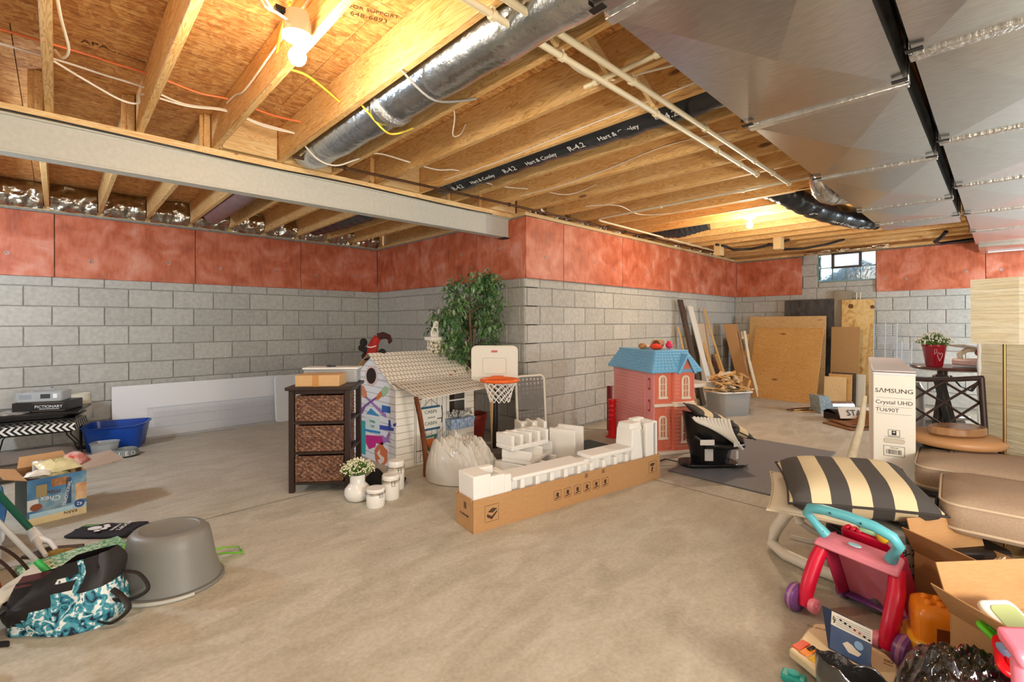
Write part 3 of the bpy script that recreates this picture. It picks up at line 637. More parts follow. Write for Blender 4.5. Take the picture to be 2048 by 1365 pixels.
# snack carton
cx = thing('snack_carton', 'open carton printed with upside-down snack mix packaging, full of snack bags', 'box', (-.035, 4.43, 0), R(10))
w, d, h = .28, .40, .285; cy = -.2
BROWN_IN = C('carton_inside', '#b08458', rough=.85)
g = G(); t = .004
g.box(-w/2, w/2, cy, cy+d, 0, t); g.box(-w/2, w/2, cy+d-t, cy+d, t, h); g.box(w/2-t, w/2, cy, cy+d-t, t, h); g.build('carton_body', BROWN_IN, cx)
g = G(); g.box(-w/2, -w/2+t, cy, cy+d-t, t, h); g.build('side_panel', C('carton_dark_green', '#1f3530', rough=.6), cx)
g = G(); g.box(-w/2, w/2, cy-.002, cy+t, 0, h); g.build('front_panel', MT('snack_print', '#3f7fb0', '#9ab8c4', sc=7, stops=[(.3, '#2b5f8c'), (.5, '#4a7fa4'), (.62, '#86a3b0'), (.75, '#5c6c74')]), cx)
g = G(); g.hexa([(-w/2-.1, cy+.02, h+.03), (-w/2, cy, h), (-w/2, cy+d, h), (-w/2-.1, cy+d-.02, h+.03)], [(-w/2-.1, cy+.02, h+.034), (-w/2, cy, h+.004), (-w/2, cy+d, h+.004), (-w/2-.1, cy+d-.02, h+.034)]); g.build('flap', CARD, cx)
g = G(); g.hexa([(w/2, cy+.02, h), (w/2+.22, cy+.06, h+.01), (w/2+.20, cy+.30, h+.04), (w/2, cy+d, h)], [(w/2, cy+.02, h+.004), (w/2+.22, cy+.06, h+.014), (w/2+.20, cy+.30, h+.044), (w/2, cy+d, h+.004)]); g.build('flap', C('flap_grey', '#a79482', rough=.85), cx)
g = G(); g.hexa([(-w/2+.01, cy+d, h), (w/2-.01, cy+d, h), (w/2-.03, cy+d+.08, h+.06), (-w/2+.03, cy+d+.08, h+.06)], [(-w/2+.01, cy+d-.004, h+.004), (w/2-.01, cy+d-.004, h+.004), (w/2-.03, cy+d+.076, h+.064), (-w/2+.03, cy+d+.076, h+.064)]); g.build('flap', CARD, cx)
def cxp(x0, x1, z0, z1, m, sk=0): 
    g = G(); y = cy-.0025; g.hexa([(x0+sk, y-.0012, z0), (x1+sk, y-.0012, z0), (x1+sk, y, z0), (x0+sk, y, z0)], [(x0, y-.0012, z1), (x1, y-.0012, z1), (x1, y, z1), (x0, y, z1)]); return g.build('print', m, cx)
cxp(-.14, .14, .0, .045, MT('cream_band', '#d9c28c', '#e6d7a8', sc=10)); cxp(-.13, .14, .045, .075, C('ice_band', '#a7cfe0')); cxp(.04, .065, .09, .26, C('navy_band', '#2c4a6c'), .0)
cxp(.085, .14, .10, .21, MT('cracker_print', '#b9783f', '#e0c79c', sc=16)); cxp(-.14, -.09, .09, .16, C('paper_white', '#d8dbd6')); cxp(-.10, -.05, .17, .245, C('chex_square', '#9c8a5a')); cxp(-.03, .05, .22, .27, MT('cracker_brown', '#7a4a26', '#b98450', sc=30))
g = G(); g.T = T(-.10, cy-.004, .11) @ RX(PI/2); g.lathe([(.028, 0), (.028, .0012)], 18, sy=.8); g.build('print', C('pretzel_brown', '#8c4a24'), cx)
g = G(); g.T = T(.105, cy-.0045, .075) @ RX(PI/2); g.lathe([(.026, 0), (.026, .001)], 18); g.build('print', C('blue_disc', '#2b4f8c'), cx)
UP = T(0, cy-.0055, 0) @ RX(PI/2)
def tx(s, sz, x, z, m, a=180, sx=1): text(s, sz, m, cx, T(x, cy-.0062, z) @ RX(PI/2) @ RZ(R(a)), sx=sx)
DBR = C('brown_ink', '#5a2f1d')
tx('Chex', .045, -.035, .150, WINK, 172); tx('mix', .045, -.02, .185, DBR, 172); tx('TRADITIONAL', .024, .045, .16, WINK, 80); tx('42', .030, .105, .075, WINK, 172)
tx('BUY', .026, .07, .015, WINK, 178); tx('EARN', .026, .06, .035, DBR, 178); tx('BAG VALUE PK', .018, .01, .062, WINK, 178)
def pouch(name, label, loc, sz, rz, m, tilt=.3, txt=None, tm=None, cat='snack bag'):
    t = thing(name, label, cat, loc, rot=(tilt, 0, rz)); w, l, th = sz; g = G()
    def fn(s):
        return lambda u, v: ((u-.5)*w*(1-.06*math.sin(v*PI)), (v-.5)*l, s*(th*max(0, math.sin(u*PI))**.6*max(0, math.sin(v*PI))**.6+.002)+.006*noise.noise(Vector((u*6, v*6, l*50+s))))
    g.sheet(fn(1), 12, 12); g.sheet(fn(-1), 12, 12); g.build('bag', m, t, smooth=60)
    for i, s in enumerate(txt or []): text(s, .045 if i == 0 else .03, tm, t, T(0, l*.12-i*.045, th+.012) @ RZ(.2))
    return t
pouch('chip_bag', 'pale yellow snack bag printed with pop lying on top in the carton', (-.0, 4.40, .315), (.21, .16, .035), R(20), MT('pale_yellow_foil', '#e9dfb0', '#d9cd97', sc=9, rough=.3), .35, ['pop'], C('olive', '#8a7a2a'))
pouch('chip_bag', 'crumpled clear and red snack bag at the right side of the carton', (.09, 4.50, .32), (.13, .13, .05), R(60), MT('red_foil', '#c22a22', '#e2d6d0', sc=20, rough=.25), .4)
pouch('chip_bag', 'white snack wrapper at the left front corner of the carton', (-.09, 4.31, .295), (.13, .08, .025), R(-10), MT('white_foil', '#ece8da', '#cfc8b4', sc=12, rough=.3), .1)
pouch('chip_bag', 'clear snack wrapper standing at the back of the carton', (-.09, 4.50, .30), (.07, .09, .02), R(0), CLEAR2, 1.1)
pouch('chip_bag', 'green and white snack bag tucked under the pale yellow one', (-.03, 4.34, .275), (.16, .10, .02), R(30), MT('green_foil', '#9aa050', '#e4dcb8', sc=14, rough=.3), .2)

# litter box, bowls
lb = thing('litter_box', 'blue open plastic litter box with a dipped front rim near the left wall', 'litter box', (.44, 6.30, 0), R(-18))
def bowlbox(w, d, h, dip, zin=0, tap=.8, th=.006):
    g = G(); ol = rrect(w, d, .07, 5); m = len(ol)
    def top(x, y): return h-dip*(.5+.5*math.tanh((-y-d*.25)*40))*(.5+.5*math.tanh((w*.30-abs(x))*25))
    rows = []
    for s, f in ((tap, 0), (tap+.03, .03), (.97, .85), (1, 1), (1.04, 1), (1.04, .95)):
        rows.append([(x*s, y*s, top(x, y)*f if f < .96 else top(x, y)) for x, y in ol])
    inner = [[(x*s, y*s, top(x, y)*f) for x, y in ol] for s, f in ((.985, .99), (tap+.01, .06), (tap-.05, .03))]
    rows = rows[:5]+inner if False else rows
    vs = [p for r in rows for p in r]; fs = [(i*m+k, i*m+(k+1) % m, (i+1)*m+(k+1) % m, (i+1)*m+k) for i in range(len(rows)-1) for k in range(m)]+[tuple(range(m))[::-1]]
    g.add(vs, fs); return g
bowlbox(.50, .36, .25, .08).build('tub', MT('blue_plastic', '#1d4fb0', '#1a45a2', rough=.3), lb, smooth=40, solid=.005)
g = G(); g.box(.0, .10, -.162, -.158, .05, .11); g.build('sticker', MT('sticker_green', '#8a9a6a', '#d8d8c8', sc=25), lb, rot=(-.17, 0, 0))
tb = thing('clear_tub', 'clear smoky plastic tub in front of the blue litter box', 'tub', (.33, 6.04, 0), R(-10)); bowlbox(.22, .16, .12, 0).build('tub', CLEAR2, tb, smooth=40, solid=.004)
bw = thing('pet_bowl', 'grey pet bowl lettered LEO on the floor before the blue litter box', 'bowl', (.47, 5.84, 0), R(0))
bw.scale = (1.25, 1.25, 1.2)
g = G(); g.lathe([(.085, 0), (.088, .006), (.072, .055), (.066, .058), (.055, .02), (.0, .016)], 28); g.build('bowl', C('bowl_grey', '#7d8684', rough=.4), bw, smooth=40)
for i, ch in enumerate('LEO'): a = R(-90+(i-1)*28); text(ch, .045, WINK, bw, T(.082*math.cos(a), .082*math.sin(a), .03) @ RZ(a+PI/2) @ RX(PI/2-.25))
g = G(); g.lathe([(.089, 0), (.091, .008), (.088, .01)], 28, cap=False); g.build('rubber_ring', BLACK, bw, smooth=40)
mg = thing('catalogue', 'open white catalogue lying on the floor by the pet bowl', 'magazine', (.30, 5.72, 0), R(-20))
for s in (-1, 1): g = G(); g.sheet(lambda u, v: (s*(.0+.12*u), -.08+.16*v, .004+.015*math.sin(u*PI)), 6, 2); g.build('page', MT('page_print', '#e8e4dc', '#b9ada0', sc=9), mg, smooth=60, solid=.003)

# long white board and slatted panel, leaning on the back wall
wbp = thing('white_board', 'very long plain white board leaning along the foot of the back wall', 'board', (.42, 6.60, 0))
g = G(); g.hexa([(0, -.012, 0), (1.75, -.012, 0), (1.75, 0, 0), (0, 0, 0)], [(0, .055, .585), (1.75, .055, .585), (1.75, .067, .585), (0, .067, .585)]); g.build('board', C('board_white', '#e9e9ea', rough=.5), wbp, bevel=.004)
wsf = thing('wire_shelf_panel', 'long white ventilated wire panel leaning in front of the long white board', 'shelf', (.72, 6.50, 0))
WIRE = C('white_wire', '#c4c7cc', rough=.4)
g = G()
for i in range(105): x = i*.0125; g.bar((x, 0, .004), (x, .055, .33), .003, .003)
g.build('vertical_wires', WIRE, wsf, kind='stuff')
for f in (0, .33, .66, 1): g = G(); g.bar((-.01, -.004+.055*f, .004+.326*f), (1.32, -.004+.055*f, .004+.326*f), .006, .006); g.build('rail', WIRE, wsf)
ft = thing('folding_table', 'white folded table panel with rounded corners beside the wicker cabinet, leaning on the back wall', 'table', (2.36, 6.40, 0))
g = G(); g.T = RX(PI/2-.10); g.prism(rrect(.72, .60, .05, 5, 0, .30), -.04, 0); g.build('tabletop', C('table_white', '#dfe0e0', rough=.5), ft, bevel=.01, seg=2)
g = G(); g.tube([(-.25, .11, .04), (-.25, .13, .5), (.25, .13, .5), (.25, .11, .04)], .011, 8); g.build('folding_leg', WHITE, ft, smooth=50)

# ================= left foreground =================
bc = thing('blue_drum', 'big glossy blue plastic drum with a white rim cut by the left edge', 'drum', (-.43, 4.06, 0))
g = G(); g.lathe([(.15, 0), (.19, .02), (.215, .16), (.20, .30), (.15, .385), (.10, .40)], 28); g.build('drum_body', C('gloss_blue', '#2177c9', rough=.3), bc, smooth=50)
g = G(); g.lathe([(.10, .395), (.13, .40), (.135, .43), (.11, .445), (.09, .44)], 24); g.build('rim', WHITE, bc, smooth=50)
jg = thing('jug', 'translucent white gallon jug with a handle cut by the left edge', 'jug', (-.305, 3.58, 0), R(20))
MILK = MT('milky_plastic', '#c3cbd6', '#d5dbe2', rough=.3, sc=5)
g = G(); ol = rrect(.17, .17, .04, 4); m = len(ol); L = [(.9, 0), (1, .015), (1, .17), (.85, .21), (.4, .25), (.25, .26), (.25, .29)]
g.add([(x*s, y*s, z) for s, z in L for x, y in ol], [(i*m+k, i*m+(k+1) % m, (i+1)*m+(k+1) % m, (i+1)*m+k) for i in range(6) for k in range(m)]+[tuple(range(m))[::-1], tuple(range(6*m, 7*m))]); g.build('jug_body', MILK, jg, smooth=40)
g = G(); g.tube([(.02, .0, .26), (.07, 0, .25), (.105, 0, .20), (.10, 0, .14), (.085, 0, .12)], .012, 8); g.build('handle', MILK, jg, smooth=60)
g = G(); g.lathe([(.026, .285), (.026, .305)], 16); g.build('cap', C('cap_blue', '#2a57a8'), jg, smooth=40)
# green grabber with white fork
gp = thing('litter_scooper', 'dark green pole with a white two-pronged plastic fork resting on the floor', 'scooper', (0, 0, 0))
a, b_ = atz(62, 1060, .10), atz(-25, 965, .45)
g = G(); g.tube([a, b_], .016, 12); g.build('pole', C('dark_green_pole', '#1c5f4a', rough=.35), gp, smooth=50)
c = atz(75, 1078, .07); e1, e2 = atz(92, 1112, .025), atz(112, 1100, .03)
g = G(); g.tube([a, a.lerp(c, .6), c], [.02, .026, .028], 10); g.tube([c, c.lerp(e1, .5)+Vector((-.008, 0, .005)), e1], [.022, .012, .011], 8); g.tube([c, c.lerp(e2, .5)+Vector((.012, 0, .008)), e2], [.022, .013, .011], 8); g.build('fork', WHITE, gp, smooth=50)
br = thing('dustpan', 'dark dustpan with worn yellow brush under the white fork', 'dustpan', (-.02, 3.62, 0), R(-25))
g = G(); g.prism([(-.13, -.02), (.05, -.09), (.14, -.05), (.12, .05), (-.05, .07)], 0, .018); g.build('pan', C('pan_brown', '#4a3324', rough=.6), br, bevel=.004)
g = G(); g.ball((.06, -.05, .02), (.075, .03, .02)); g.build('brush', MT('straw_bristles', '#b08a3c', '#8a6a2c', sc=60, rough=.9, bs=.6), br, smooth=60)
a, m_, b_ = atz(104, 1152, .16), atz(72, 1122, .235), atz(-20, 1028, .50)
gb = thing('broom', 'silver broom stick with a bright green socket leaning over the drawstring backpack', 'broom', (0, 0, 0))
g = G(); g.tube([m_, b_], .010, 10); g.build('stick', C('silver_stick', '#c9c9c4', rough=.35, metal=.3), gb, smooth=50)
g = G(); g.tube([m_, m_.lerp(a, .75), a], [.012, .014, .026], 10); g.build('socket', C('bright_green', '#2fae4f', rough=.4), gb, smooth=50)
f1, f2 = atz(45, 1195, .10), atz(112, 1135, .14)
g = G(); g.bar(f1, f2, .02, .012); g.build('blade', C('mint_plastic', '#cfe3c9', rough=.5), gb, bevel=.003)
# green board game box and booklet
gg = thing('board_game', 'flat green board game box with busy plant artwork lying beside the grey tub', 'board game', (.085, 3.37, 0), R(13))
g = G(); g.box(-.22, .20, -.15, .13, 0, .04); g.build('box', MT('game_green_art', '#3f8f5c', '#cfe0c0', sc=26, dist=2, stops=[(.3, '#1f6f45'), (.48, '#6fae84'), (.58, '#d9e6cf'), (.7, '#3d8a5e')]), gg, bevel=.003)
g = G(); g.box(-.20, -.10, -.1, .08, .0402, .0412); g.build('title_panel', C('pale_lime', '#c9d8a8'), gg)
text('ECO', .05, C('forest', '#17563a'), gg, T(-.15, .03, .0415) @ RZ(.1)); text('GAME', .034, C('forest', '#17563a'), gg, T(-.15, -.03, .0415) @ RZ(.1))
bk = thing('booklet', 'thin green booklet lying behind the white fork', 'book', (.19, 3.86, 0), R(-38)); g = G(); g.box(-.12, .12, -.045, .045, 0, .012); g.build('cover', MT('booklet_green', '#6f9a5c', '#4c7a48', sc=18), bk, bevel=.002)
# black paw bag
pb = thing('tote_bag', 'flat black tote bag with white paw print and lettering on the floor', 'bag', (.24, 3.74, 0), R(-38))
g = G(); g.sheet(lambda u, v: (-.22+.36*u, (-.10+.20*v)*(1-.35*(1-u)**2), .012+.010*noise.noise(Vector((u*4, v*4, 1)))), 14, 8); g.build('fabric', C('black_nonwoven', '#1c1a22', rough=.8), pb, smooth=60, solid=.012)
for x, y, r in ((-.10, 0, .028), (-.06, .038, .013), (-.04, .014, .014), (-.04, -.014, .014), (-.06, -.04, .013)): g = G(); g.lathe([(r, .0), (r, .0015)], 16, (x, y, .029), sx=1.3); g.build('paw_print', WINK, pb)
text('ADOPT', .04, WINK, pb, T(.05, .02, .030) @ RZ(-PI/2+.05)); text('A FRIEND', .022, WINK, pb, T(.015, .0, .030) @ RZ(-PI/2+.05))
for s in (1, -1): g = G(); g.tube([(.13, s*.05, .02), (.20, s*.04, .03), (.27, s*.01+.02, .03), (.30, .03, .012), (.26, s*.03, .018), (.14, s*.0, .022)], .008, 6, flat=.4); g.build('handle', C('black_nonwoven', '#1c1a22'), pb, smooth=60)
# grey tub, upside down
tu = thing('grey_tub', 'large grey oval plastic tub standing upside down on the floor', 'tub', (.395, 2.83, 0), R(-45))
g = G(); g.lathe([(.225, .018), (.222, .03), (.20, .10), (.183, .20), (.172, .245), (.155, .262), (.130, .266), (.124, .260), (.0, .258)], 56, sx=1.0, sy=.86); g.build('tub_body', GREY_TUB, tu, smooth=50)
g = G(); g.lathe([(.222, .016), (.237, .014), (.240, .006), (.236, 0), (.225, 0), (.218, .01)], 56, sx=1.0, sy=.86); g.build('rim', GREY_TUB, tu, smooth=50)
g = G(); pts = [(.246*math.cos(R(a)), .214*math.sin(R(a)), .009) for a in range(-100, -28, 6)]; g.tube(pts, .009, 8); g.build('grip_handle', C('pale_grey_grip', '#b9b9b0', rough=.4), tu, smooth=60)
# green bag behind the tub
GN = C('lime_nonwoven', '#79d32c', rough=.7)
gbag = thing('reusable_bag', 'lime green reusable bag slumped behind the grey tub', 'bag', (0, 0, 0))
P4 = [atz(222, 1128, .03), atz(248, 1152, .015), atz(300, 1080, .16), atz(262, 1075, .15)]
g = G(); A, B, Cc, D = P4
g.sheet(lambda u, v: tuple(A.lerp(B, v).lerp(D.lerp(Cc, v), u)+Vector((0, 0, .015*noise.noise(Vector((u*5, v*5, 0)))))), 10, 8); g.build('panel', GN, gbag, smooth=60, solid=.006)
A2, B2, C2, D2 = atz(262, 1078, .15), atz(300, 1082, .16), atz(388, 1060, .02), atz(330, 1046, .02)
g = G(); g.sheet(lambda u, v: tuple(A2.lerp(B2, v).lerp(D2.lerp(C2, v), u)+Vector((0, 0, .01*noise.noise(Vector((u*6, v*4, 3)))))), 12, 6); g.build('panel', C('pale_lime_nonwoven', '#a6d871', rough=.7), gbag, smooth=60, solid=.005)
nrm = (B-A).cross(D-A).normalized(); nrm = nrm if nrm.dot(E0-A) > 0 else -nrm
text('GO', .055, WINK, gbag, face_m(A.lerp(Cc, .42)+nrm*.018, B-A if False else (Cc-B), nrm.cross(Cc-B)))
s0, s1 = atz(405, 1108, .05), atz(478, 1094, .012); s2 = atz(483, 1106, .01)
g = G(); g.tube([s0, s0.lerp(s1, .5)+Vector((0, 0, .012)), s1, s2, s2.lerp(s0, .5), atz(408, 1114, .045)], .013, 6, flat=.22); g.build('strap', GN, gbag, smooth=60)
# drawstring backpack
FLORAL = MT('floral_print', '#2f7f92', '#e8efec', sc=27, rough=.7, dist=1.2, det=2, stops=[(.34, '#0f1c2c'), (.42, '#2a7f96'), (.53, '#5fa9b5'), (.57, '#eef2ee'), (.68, '#e4ece8'), (.72, '#123040')])
NYLON = C('black_nylon', '#1d1a1b', rough=.55, bs=.1, sc=80)
bp = thing('drawstring_backpack', 'black drawstring backpack with teal and white flower print slumped on the floor', 'backpack', (.03, 2.76, 0), R(-36))
g = G(); OB = []
def bagpt(u, v):
    a = u*2*PI; z = .255*v; w = .19*(1-.10*v)+.02*math.sin(v*PI); d = .11*(1-.55*v)+.02*math.sin(v*PI); ca, sa = math.cos(a), math.sin(a)
    x = w*math.copysign(abs(ca)**.55, ca); y = d*math.copysign(abs(sa)**.7, sa); n = noise.noise(Vector((ca*2, sa*2, v*3)))*.02+noise.noise(Vector((ca*5, sa*5, v*4)))*.008
    z2 = z+(.05*(x/.2) if v > .5 else 0)*v-.03*v*(x < -.05)
    return (x+n, y*(1+.1*n)+n, max(.002, z2))
g = G(); g.sheet(bagpt, 40, 16); g.mi = 0
o = g.build('fabric', [NYLON, FLORAL], bp, smooth=60)
for p in o.data.polygons:
    c = p.center
    if c.y < .01 and (c.z < .03+.62*(c.x+.16) and c.z < .16 or (abs(c.x-.06-.1*(c.z-.1)) < .028)) : p.material_index = 1
    if c.x > .12 and c.z < .15: p.material_index = 1
g = G(); g.sheet(lambda u, v: (-.17+.34*u, -.045+.09*v, .20+.055*u-.03*abs(2*v-1)), 8, 4); g.build('mouth_lining', C('maroon_lining', '#4a1a1c', rough=.8), bp, smooth=60)
for pts in ([(.17, -.02, .14), (.24, -.05, .11), (.27, -.06, .06), (.22, -.08, .02), (.17, -.08, .03)], [(.18, .03, .18), (.25, .04, .16), (.30, .02, .10), (.25, -.02, .08), (.18, -.03, .09)], [(-.18, -.06, .10), (-.23, -.10, .05), (-.20, -.14, .012), (-.10, -.15, .010)]):
    g = G(); g.tube(sm(pts), .014, 6, flat=.35); g.build('strap', NYLON, bp, smooth=60)
pi = thing('cap_bottle', 'lime green and grey object poking from the backpack at the left edge', 'bottle', (-.20, 2.60, .0), R(-36))
g = G(); g.tube([(-.13, 0, .13), (-.02, 0, .11), (.02, 0, .10)], [.022, .026, .02], 12); g.build('lime_body', C('lime', '#c9d93a', rough=.4), pi, smooth=50)
g = G(); g.lathe([(.05, 0), (.055, .02), (.055, .16), (.04, .19)], 20, (-.10, 0, 0)); g.build('grey_body', C('grey_body', '#55585a', rough=.4), pi, smooth=50)
rb = thing('red_box', 'small red carton between the backpack and the grey tub', 'box', (.19, 2.87, 0), R(-30)); g = G(); g.box(-.05, .05, -.06, .06, 0, .11); g.build('carton', C('bright_red', '#d3122a', rough=.5), rb, bevel=.003)
g = G(); g.box(-.052, .052, -.062, .062, .11, .15); g.build('lid', C('dark_maroon', '#3f1a1a'), rb, bevel=.003)
npp = G(); npp.sheet(lambda u, v: (-.05+.1*u, -.06+.12*v, .05+.025*noise.noise(Vector((u*4, v*4, 7)))+.03*u), 10, 10); tag(npp.build('crumpled_paper', MT('newsprint', '#cfc6b8', '#8f857a', sc=30), None, smooth=30, solid=.02, loc=(.285, 2.99, 0)), 'crumpled pale paper wedged against the grey tub', 'paper')
ob = thing('gift_bag', 'orange patterned bag with dark brown handles at the left edge', 'bag', (-.27, 3.25, 0), R(-30))
g = G(); g.hexa([(-.10, -.05, 0), (.08, -.05, 0), (.08, .05, 0), (-.10, .05, 0)], [(-.12, -.04, .14), (.06, -.03, .13), (.06, .03, .13), (-.12, .04, .14)]); g.build('bag_body', MT('orange_print', '#c8622c', '#7a3014', sc=25, rough=.6), ob, bevel=.01)
for k in (-.03, .04): g = G(); g.tube(sm([(-.04, k, .13), (-.02, k, .21), (.05, k, .225), (.13, k, .16), (.20, k, .05), (.22, k, .01)]), .011, 6, flat=.4); g.build('handle', C('brown_webbing', '#33211b', rough=.8), ob, smooth=60)
wc = G(); wc.sheet(lambda u, v: (-.14+.30*u, -.05+.1*v, .06+.09*u+.012*noise.noise(Vector((u*5, v*5, 4)))), 12, 6); tag(wc.build('white_cloth', C('off_white_cloth', '#d6d3c4', rough=.8), None, smooth=60, solid=.03, loc=(-.18, 2.92, 0), rot=(0, 0, R(35))), 'off-white cloth bundle behind the backpack at the left edge', 'cloth')
# ================= centre =================
ESP = C('espresso_wood', '#33231c', rough=.4); 
def wicker():
    m, nt, b, co, oi = base('woven_wicker', .45, 0)
    v = nm(nt, 'ShaderNodeTexWave', wave_type='BANDS', bands_direction='Z'); v.inputs['Scale'].default_value = 26; v.inputs['Distortion'].default_value = 1.5
    tc = nm(nt, 'ShaderNodeTexCoord'); nt.links.new(tc.outputs['Object'], v.inputs['Vector'])
    n = noise_n(nt, co, 60, 3); nt.links.new(ramp(nt, n, [(.35, '#4a2f22'), (.55, '#7a523c'), (.75, '#a9866c')]), b.inputs['Base Color']); bump(nt, b, v.outputs[0], .3, .003); return m
WICK = wicker()
ch = thing('wicker_cabinet', 'dark brown cabinet with three woven wicker drawers left of the cardboard playhouse', 'cabinet', (1.233, 3.674, 0), R(-39))
g = G(); g.box(-.02, .465, -.02, .40, .765, .79); g.build('top_panel', ESP, ch, bevel=.004)
for x in (0, .405):
    for y in (0, .345): g = G(); g.box(x, x+.04, y, y+.035, 0, .765); g.build('leg', ESP, ch, bevel=.003)
for z in (.06, .285, .51):
    g = G(); g.box(.04, .405, .002, .34, z, z+.022); g.box(.005, .035, .035, .345, z, z+.022); g.box(.41, .44, .035, .345, z, z+.022); g.build('shelf_rail', ESP, ch, bevel=.002)
g = G(); g.box(.04, .405, .01, .03, .735, .765); g.box(.01, .03, .035, .345, .735, .765); g.box(.415, .435, .035, .345, .735, .765); g.build('top_rail', ESP, ch, bevel=.002)
for z in (.09, .315, .54):
    dr = G(); x0, x1, y0, y1, h = .055, .392, .006, .33, .178
    # woven front and side: over-under strands as real bumps
    def weave(p0, ex, L, H, n, m, nrm):
        dr.sheet(lambda u, v: tuple(Vector(p0)+Vector(ex)*(L*u)+Vector((0, 0, H*v))+Vector(nrm)*(.0065*math.sin(u*n*PI)*(1 if int(v*m) % 2 else -1)*math.sin((v*m % 1)*PI)+.004)), n*3, m*4)
    weave((x0, y0, z), (1, 0, 0), x1-x0, h, 14, 11, (0, -1, 0)); weave((x1, y0, z), (0, 1, 0), y1-y0, h, 16, 14, (1, 0, 0)); weave((x0, y0, z), (0, 1, 0), y1-y0, h, 16, 14, (-1, 0, 0))
    dr.box(x0, x1, y1-.004, y1, z, z+h); dr.box(x0, x1, y0, y1, z, z+.004); o = dr.build('drawer', WICK, ch, smooth=50)
    g = G()
    for a, b_ in (((x0, y0-.004, z+h), (x1, y0-.004, z+h)), ((x0, y0-.004, z), (x1, y0-.004, z)), ((x0, y0-.004, z), (x0, y0-.004, z+h)), ((x1, y0-.004, z), (x1, y0-.004, z+h)), ((x1, y0, z+h), (x1, y1, z+h))): g.tube([a, b_], .007, 8)
    g.build('braided_rim', WICK, o, smooth=60)
pk = thing('parcel_box', 'flat pale cardboard box on top of the wicker cabinet', 'box', (1.233, 3.674, .7905), R(-39))
g = G(); g.box(.045, .365, .01, .22, 0, .085); g.build('carton', CARDL, pk, bevel=.003); g = G(); g.box(.17, .215, .0085, .01, .0, .0855); g.box(.17, .215, .0085, .22, .0852, .0865); g.build('packing_tape', C('brown_tape', '#c08a4e', rough=.3), pk)
wt = thing('storage_tub', 'white plastic storage tub with a clear end behind the pale cardboard box', 'tub', (1.233, 3.674, .7905), R(-39))
g = G(); g.box(.03, .44, .235, .38, 0, .105); g.build('tub', CLEAR2, wt, bevel=.01, seg=2); g = G(); g.box(.02, .45, .228, .39, .105, .122); l = g.build('lid', WHITE, wt, bevel=.006, seg=2)
g = G(); g.lathe([(.028, .12), (.026, .132), (.0, .134)], 16, (.22, .31, 0), sx=1.4); g.build('black_clip', BLACK, l, smooth=40)

# ---- cardboard playhouse ----
PH = thing('cardboard_playhouse', 'white printed cardboard cabin playhouse partly coloured in with markers', 'playhouse', (2.10, 3.62, 0))
PW = C('playhouse_board', '#efe9dc', rough=.75); PWW = C('playhouse_lit_white', '#eef0f4', rough=.75); PIN = C('playhouse_inside', '#b08a62', rough=.85); LINE = C('print_line', '#3a332c')  # PWW: bluish light on the left gable is put into its white
L_, D_, EH, RH = .86, .83, .735, .99
cm = D_/2
def wallp(pts, axis, mat, name):
    g = G(); n = len(pts)
    if axis == 'x': A = [(-.004, y, z) for y, z in pts]; B = [(.0, y, z) for y, z in pts]
    else: A = [(x, -.004, z) for x, z in pts]; B = [(x, 0, z) for x, z in pts]
    g.add(A+B, [tuple(range(n)), tuple(range(n, 2*n))[::-1]]+[(i, (i+1) % n, n+(i+1) % n, n+i) for i in range(n)]); return g.build(name, mat, PH)
gab = wallp([(0, 0), (D_, 0), (D_, EH), (cm, RH-.02), (0, EH)], 'x', PWW, 'gable_wall')
g = G(); o_ = wallp([(0, 0), (D_, 0), (D_, EH), (cm, RH-.02), (0, EH)], 'x', PW, 'gable_wall'); o_.location = (L_, 0, 0)
# front wall with door and window opening
fw = G(); y0, y1 = -.004, 0
wx0, wx1, wz0, wz1 = .56, .74, .40, .66
fw.box(0, wx0, y0, y1, 0, EH); fw.box(wx1, L_, y0, y1, 0, EH); fw.box(wx0, wx1, y0, y1, 0, wz0); fw.box(wx0, wx1, y0, y1, wz1, EH); front = fw.build('front_wall', PW, PH)
g = G(); g.box(0, L_, D_-.004, D_, 0, EH); g.build('back_wall', PW, PH)
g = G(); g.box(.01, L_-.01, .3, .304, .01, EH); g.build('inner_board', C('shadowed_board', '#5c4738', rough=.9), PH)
# siding lines
g = G()
for i in range(1, 13):
    z = i*.062; g.box(-.0052, -.004, 0, D_, z, z+.0025)
    g.box(0, .175, -.0052, -.004, z, z+.0025); g.box(.77, L_, -.0052, -.004, z, z+.0025)
for i in range(4): z = EH+.02+i*.055; w = (RH-.02-z)/(RH-.02-EH)*cm; g.box(-.0052, -.004, cm-w, cm+w, z, z+.0025)
g.build('siding_lines', LINE, PH)
# gable round window
OX = (2.096, 3.62, 0); NX = (-1, 0, 0)
def zp(x, y): return (680+x/4.013, 620+y/4.013)
def ell(cx, cy, rx, ry, n=20, rot=0): return [zp(cx+rx*math.cos(2*PI*i/n)*math.cos(rot)-ry*math.sin(2*PI*i/n)*math.sin(rot), cy+rx*math.cos(2*PI*i/n)*math.sin(rot)+ry*math.sin(2*PI*i/n)*math.cos(rot)) for i in range(n)]
def dg(pts, m, off=.001): return decal(pts, OX, NX, m, PH, 'drawing', th=off+.001, off=off)
dg(ell(255, 530, 50, 82), C('ring_pink', '#e6c9c4'), .0015); dg(ell(255, 530, 38, 64), C('porthole_dark', '#2c1c16', rough=.9), .003)
mk = lambda n, h: C('marker_'+n, h, rough=.6)
def q(*p): return [zp(*a) for a in p]
dg(q((160, 600), (190, 610), (215, 660), (218, 700), (205, 712), (175, 690), (158, 640)), mk('salmon', '#d98a6a'))
dg(q((290, 700), (330, 650), (342, 690), (310, 722), (288, 722)), mk('orange', '#e07b3a')); dg(q((330, 650), (360, 612), (388, 625), (388, 665), (345, 705), (340, 690)), mk('mint', '#a9c9a0'))
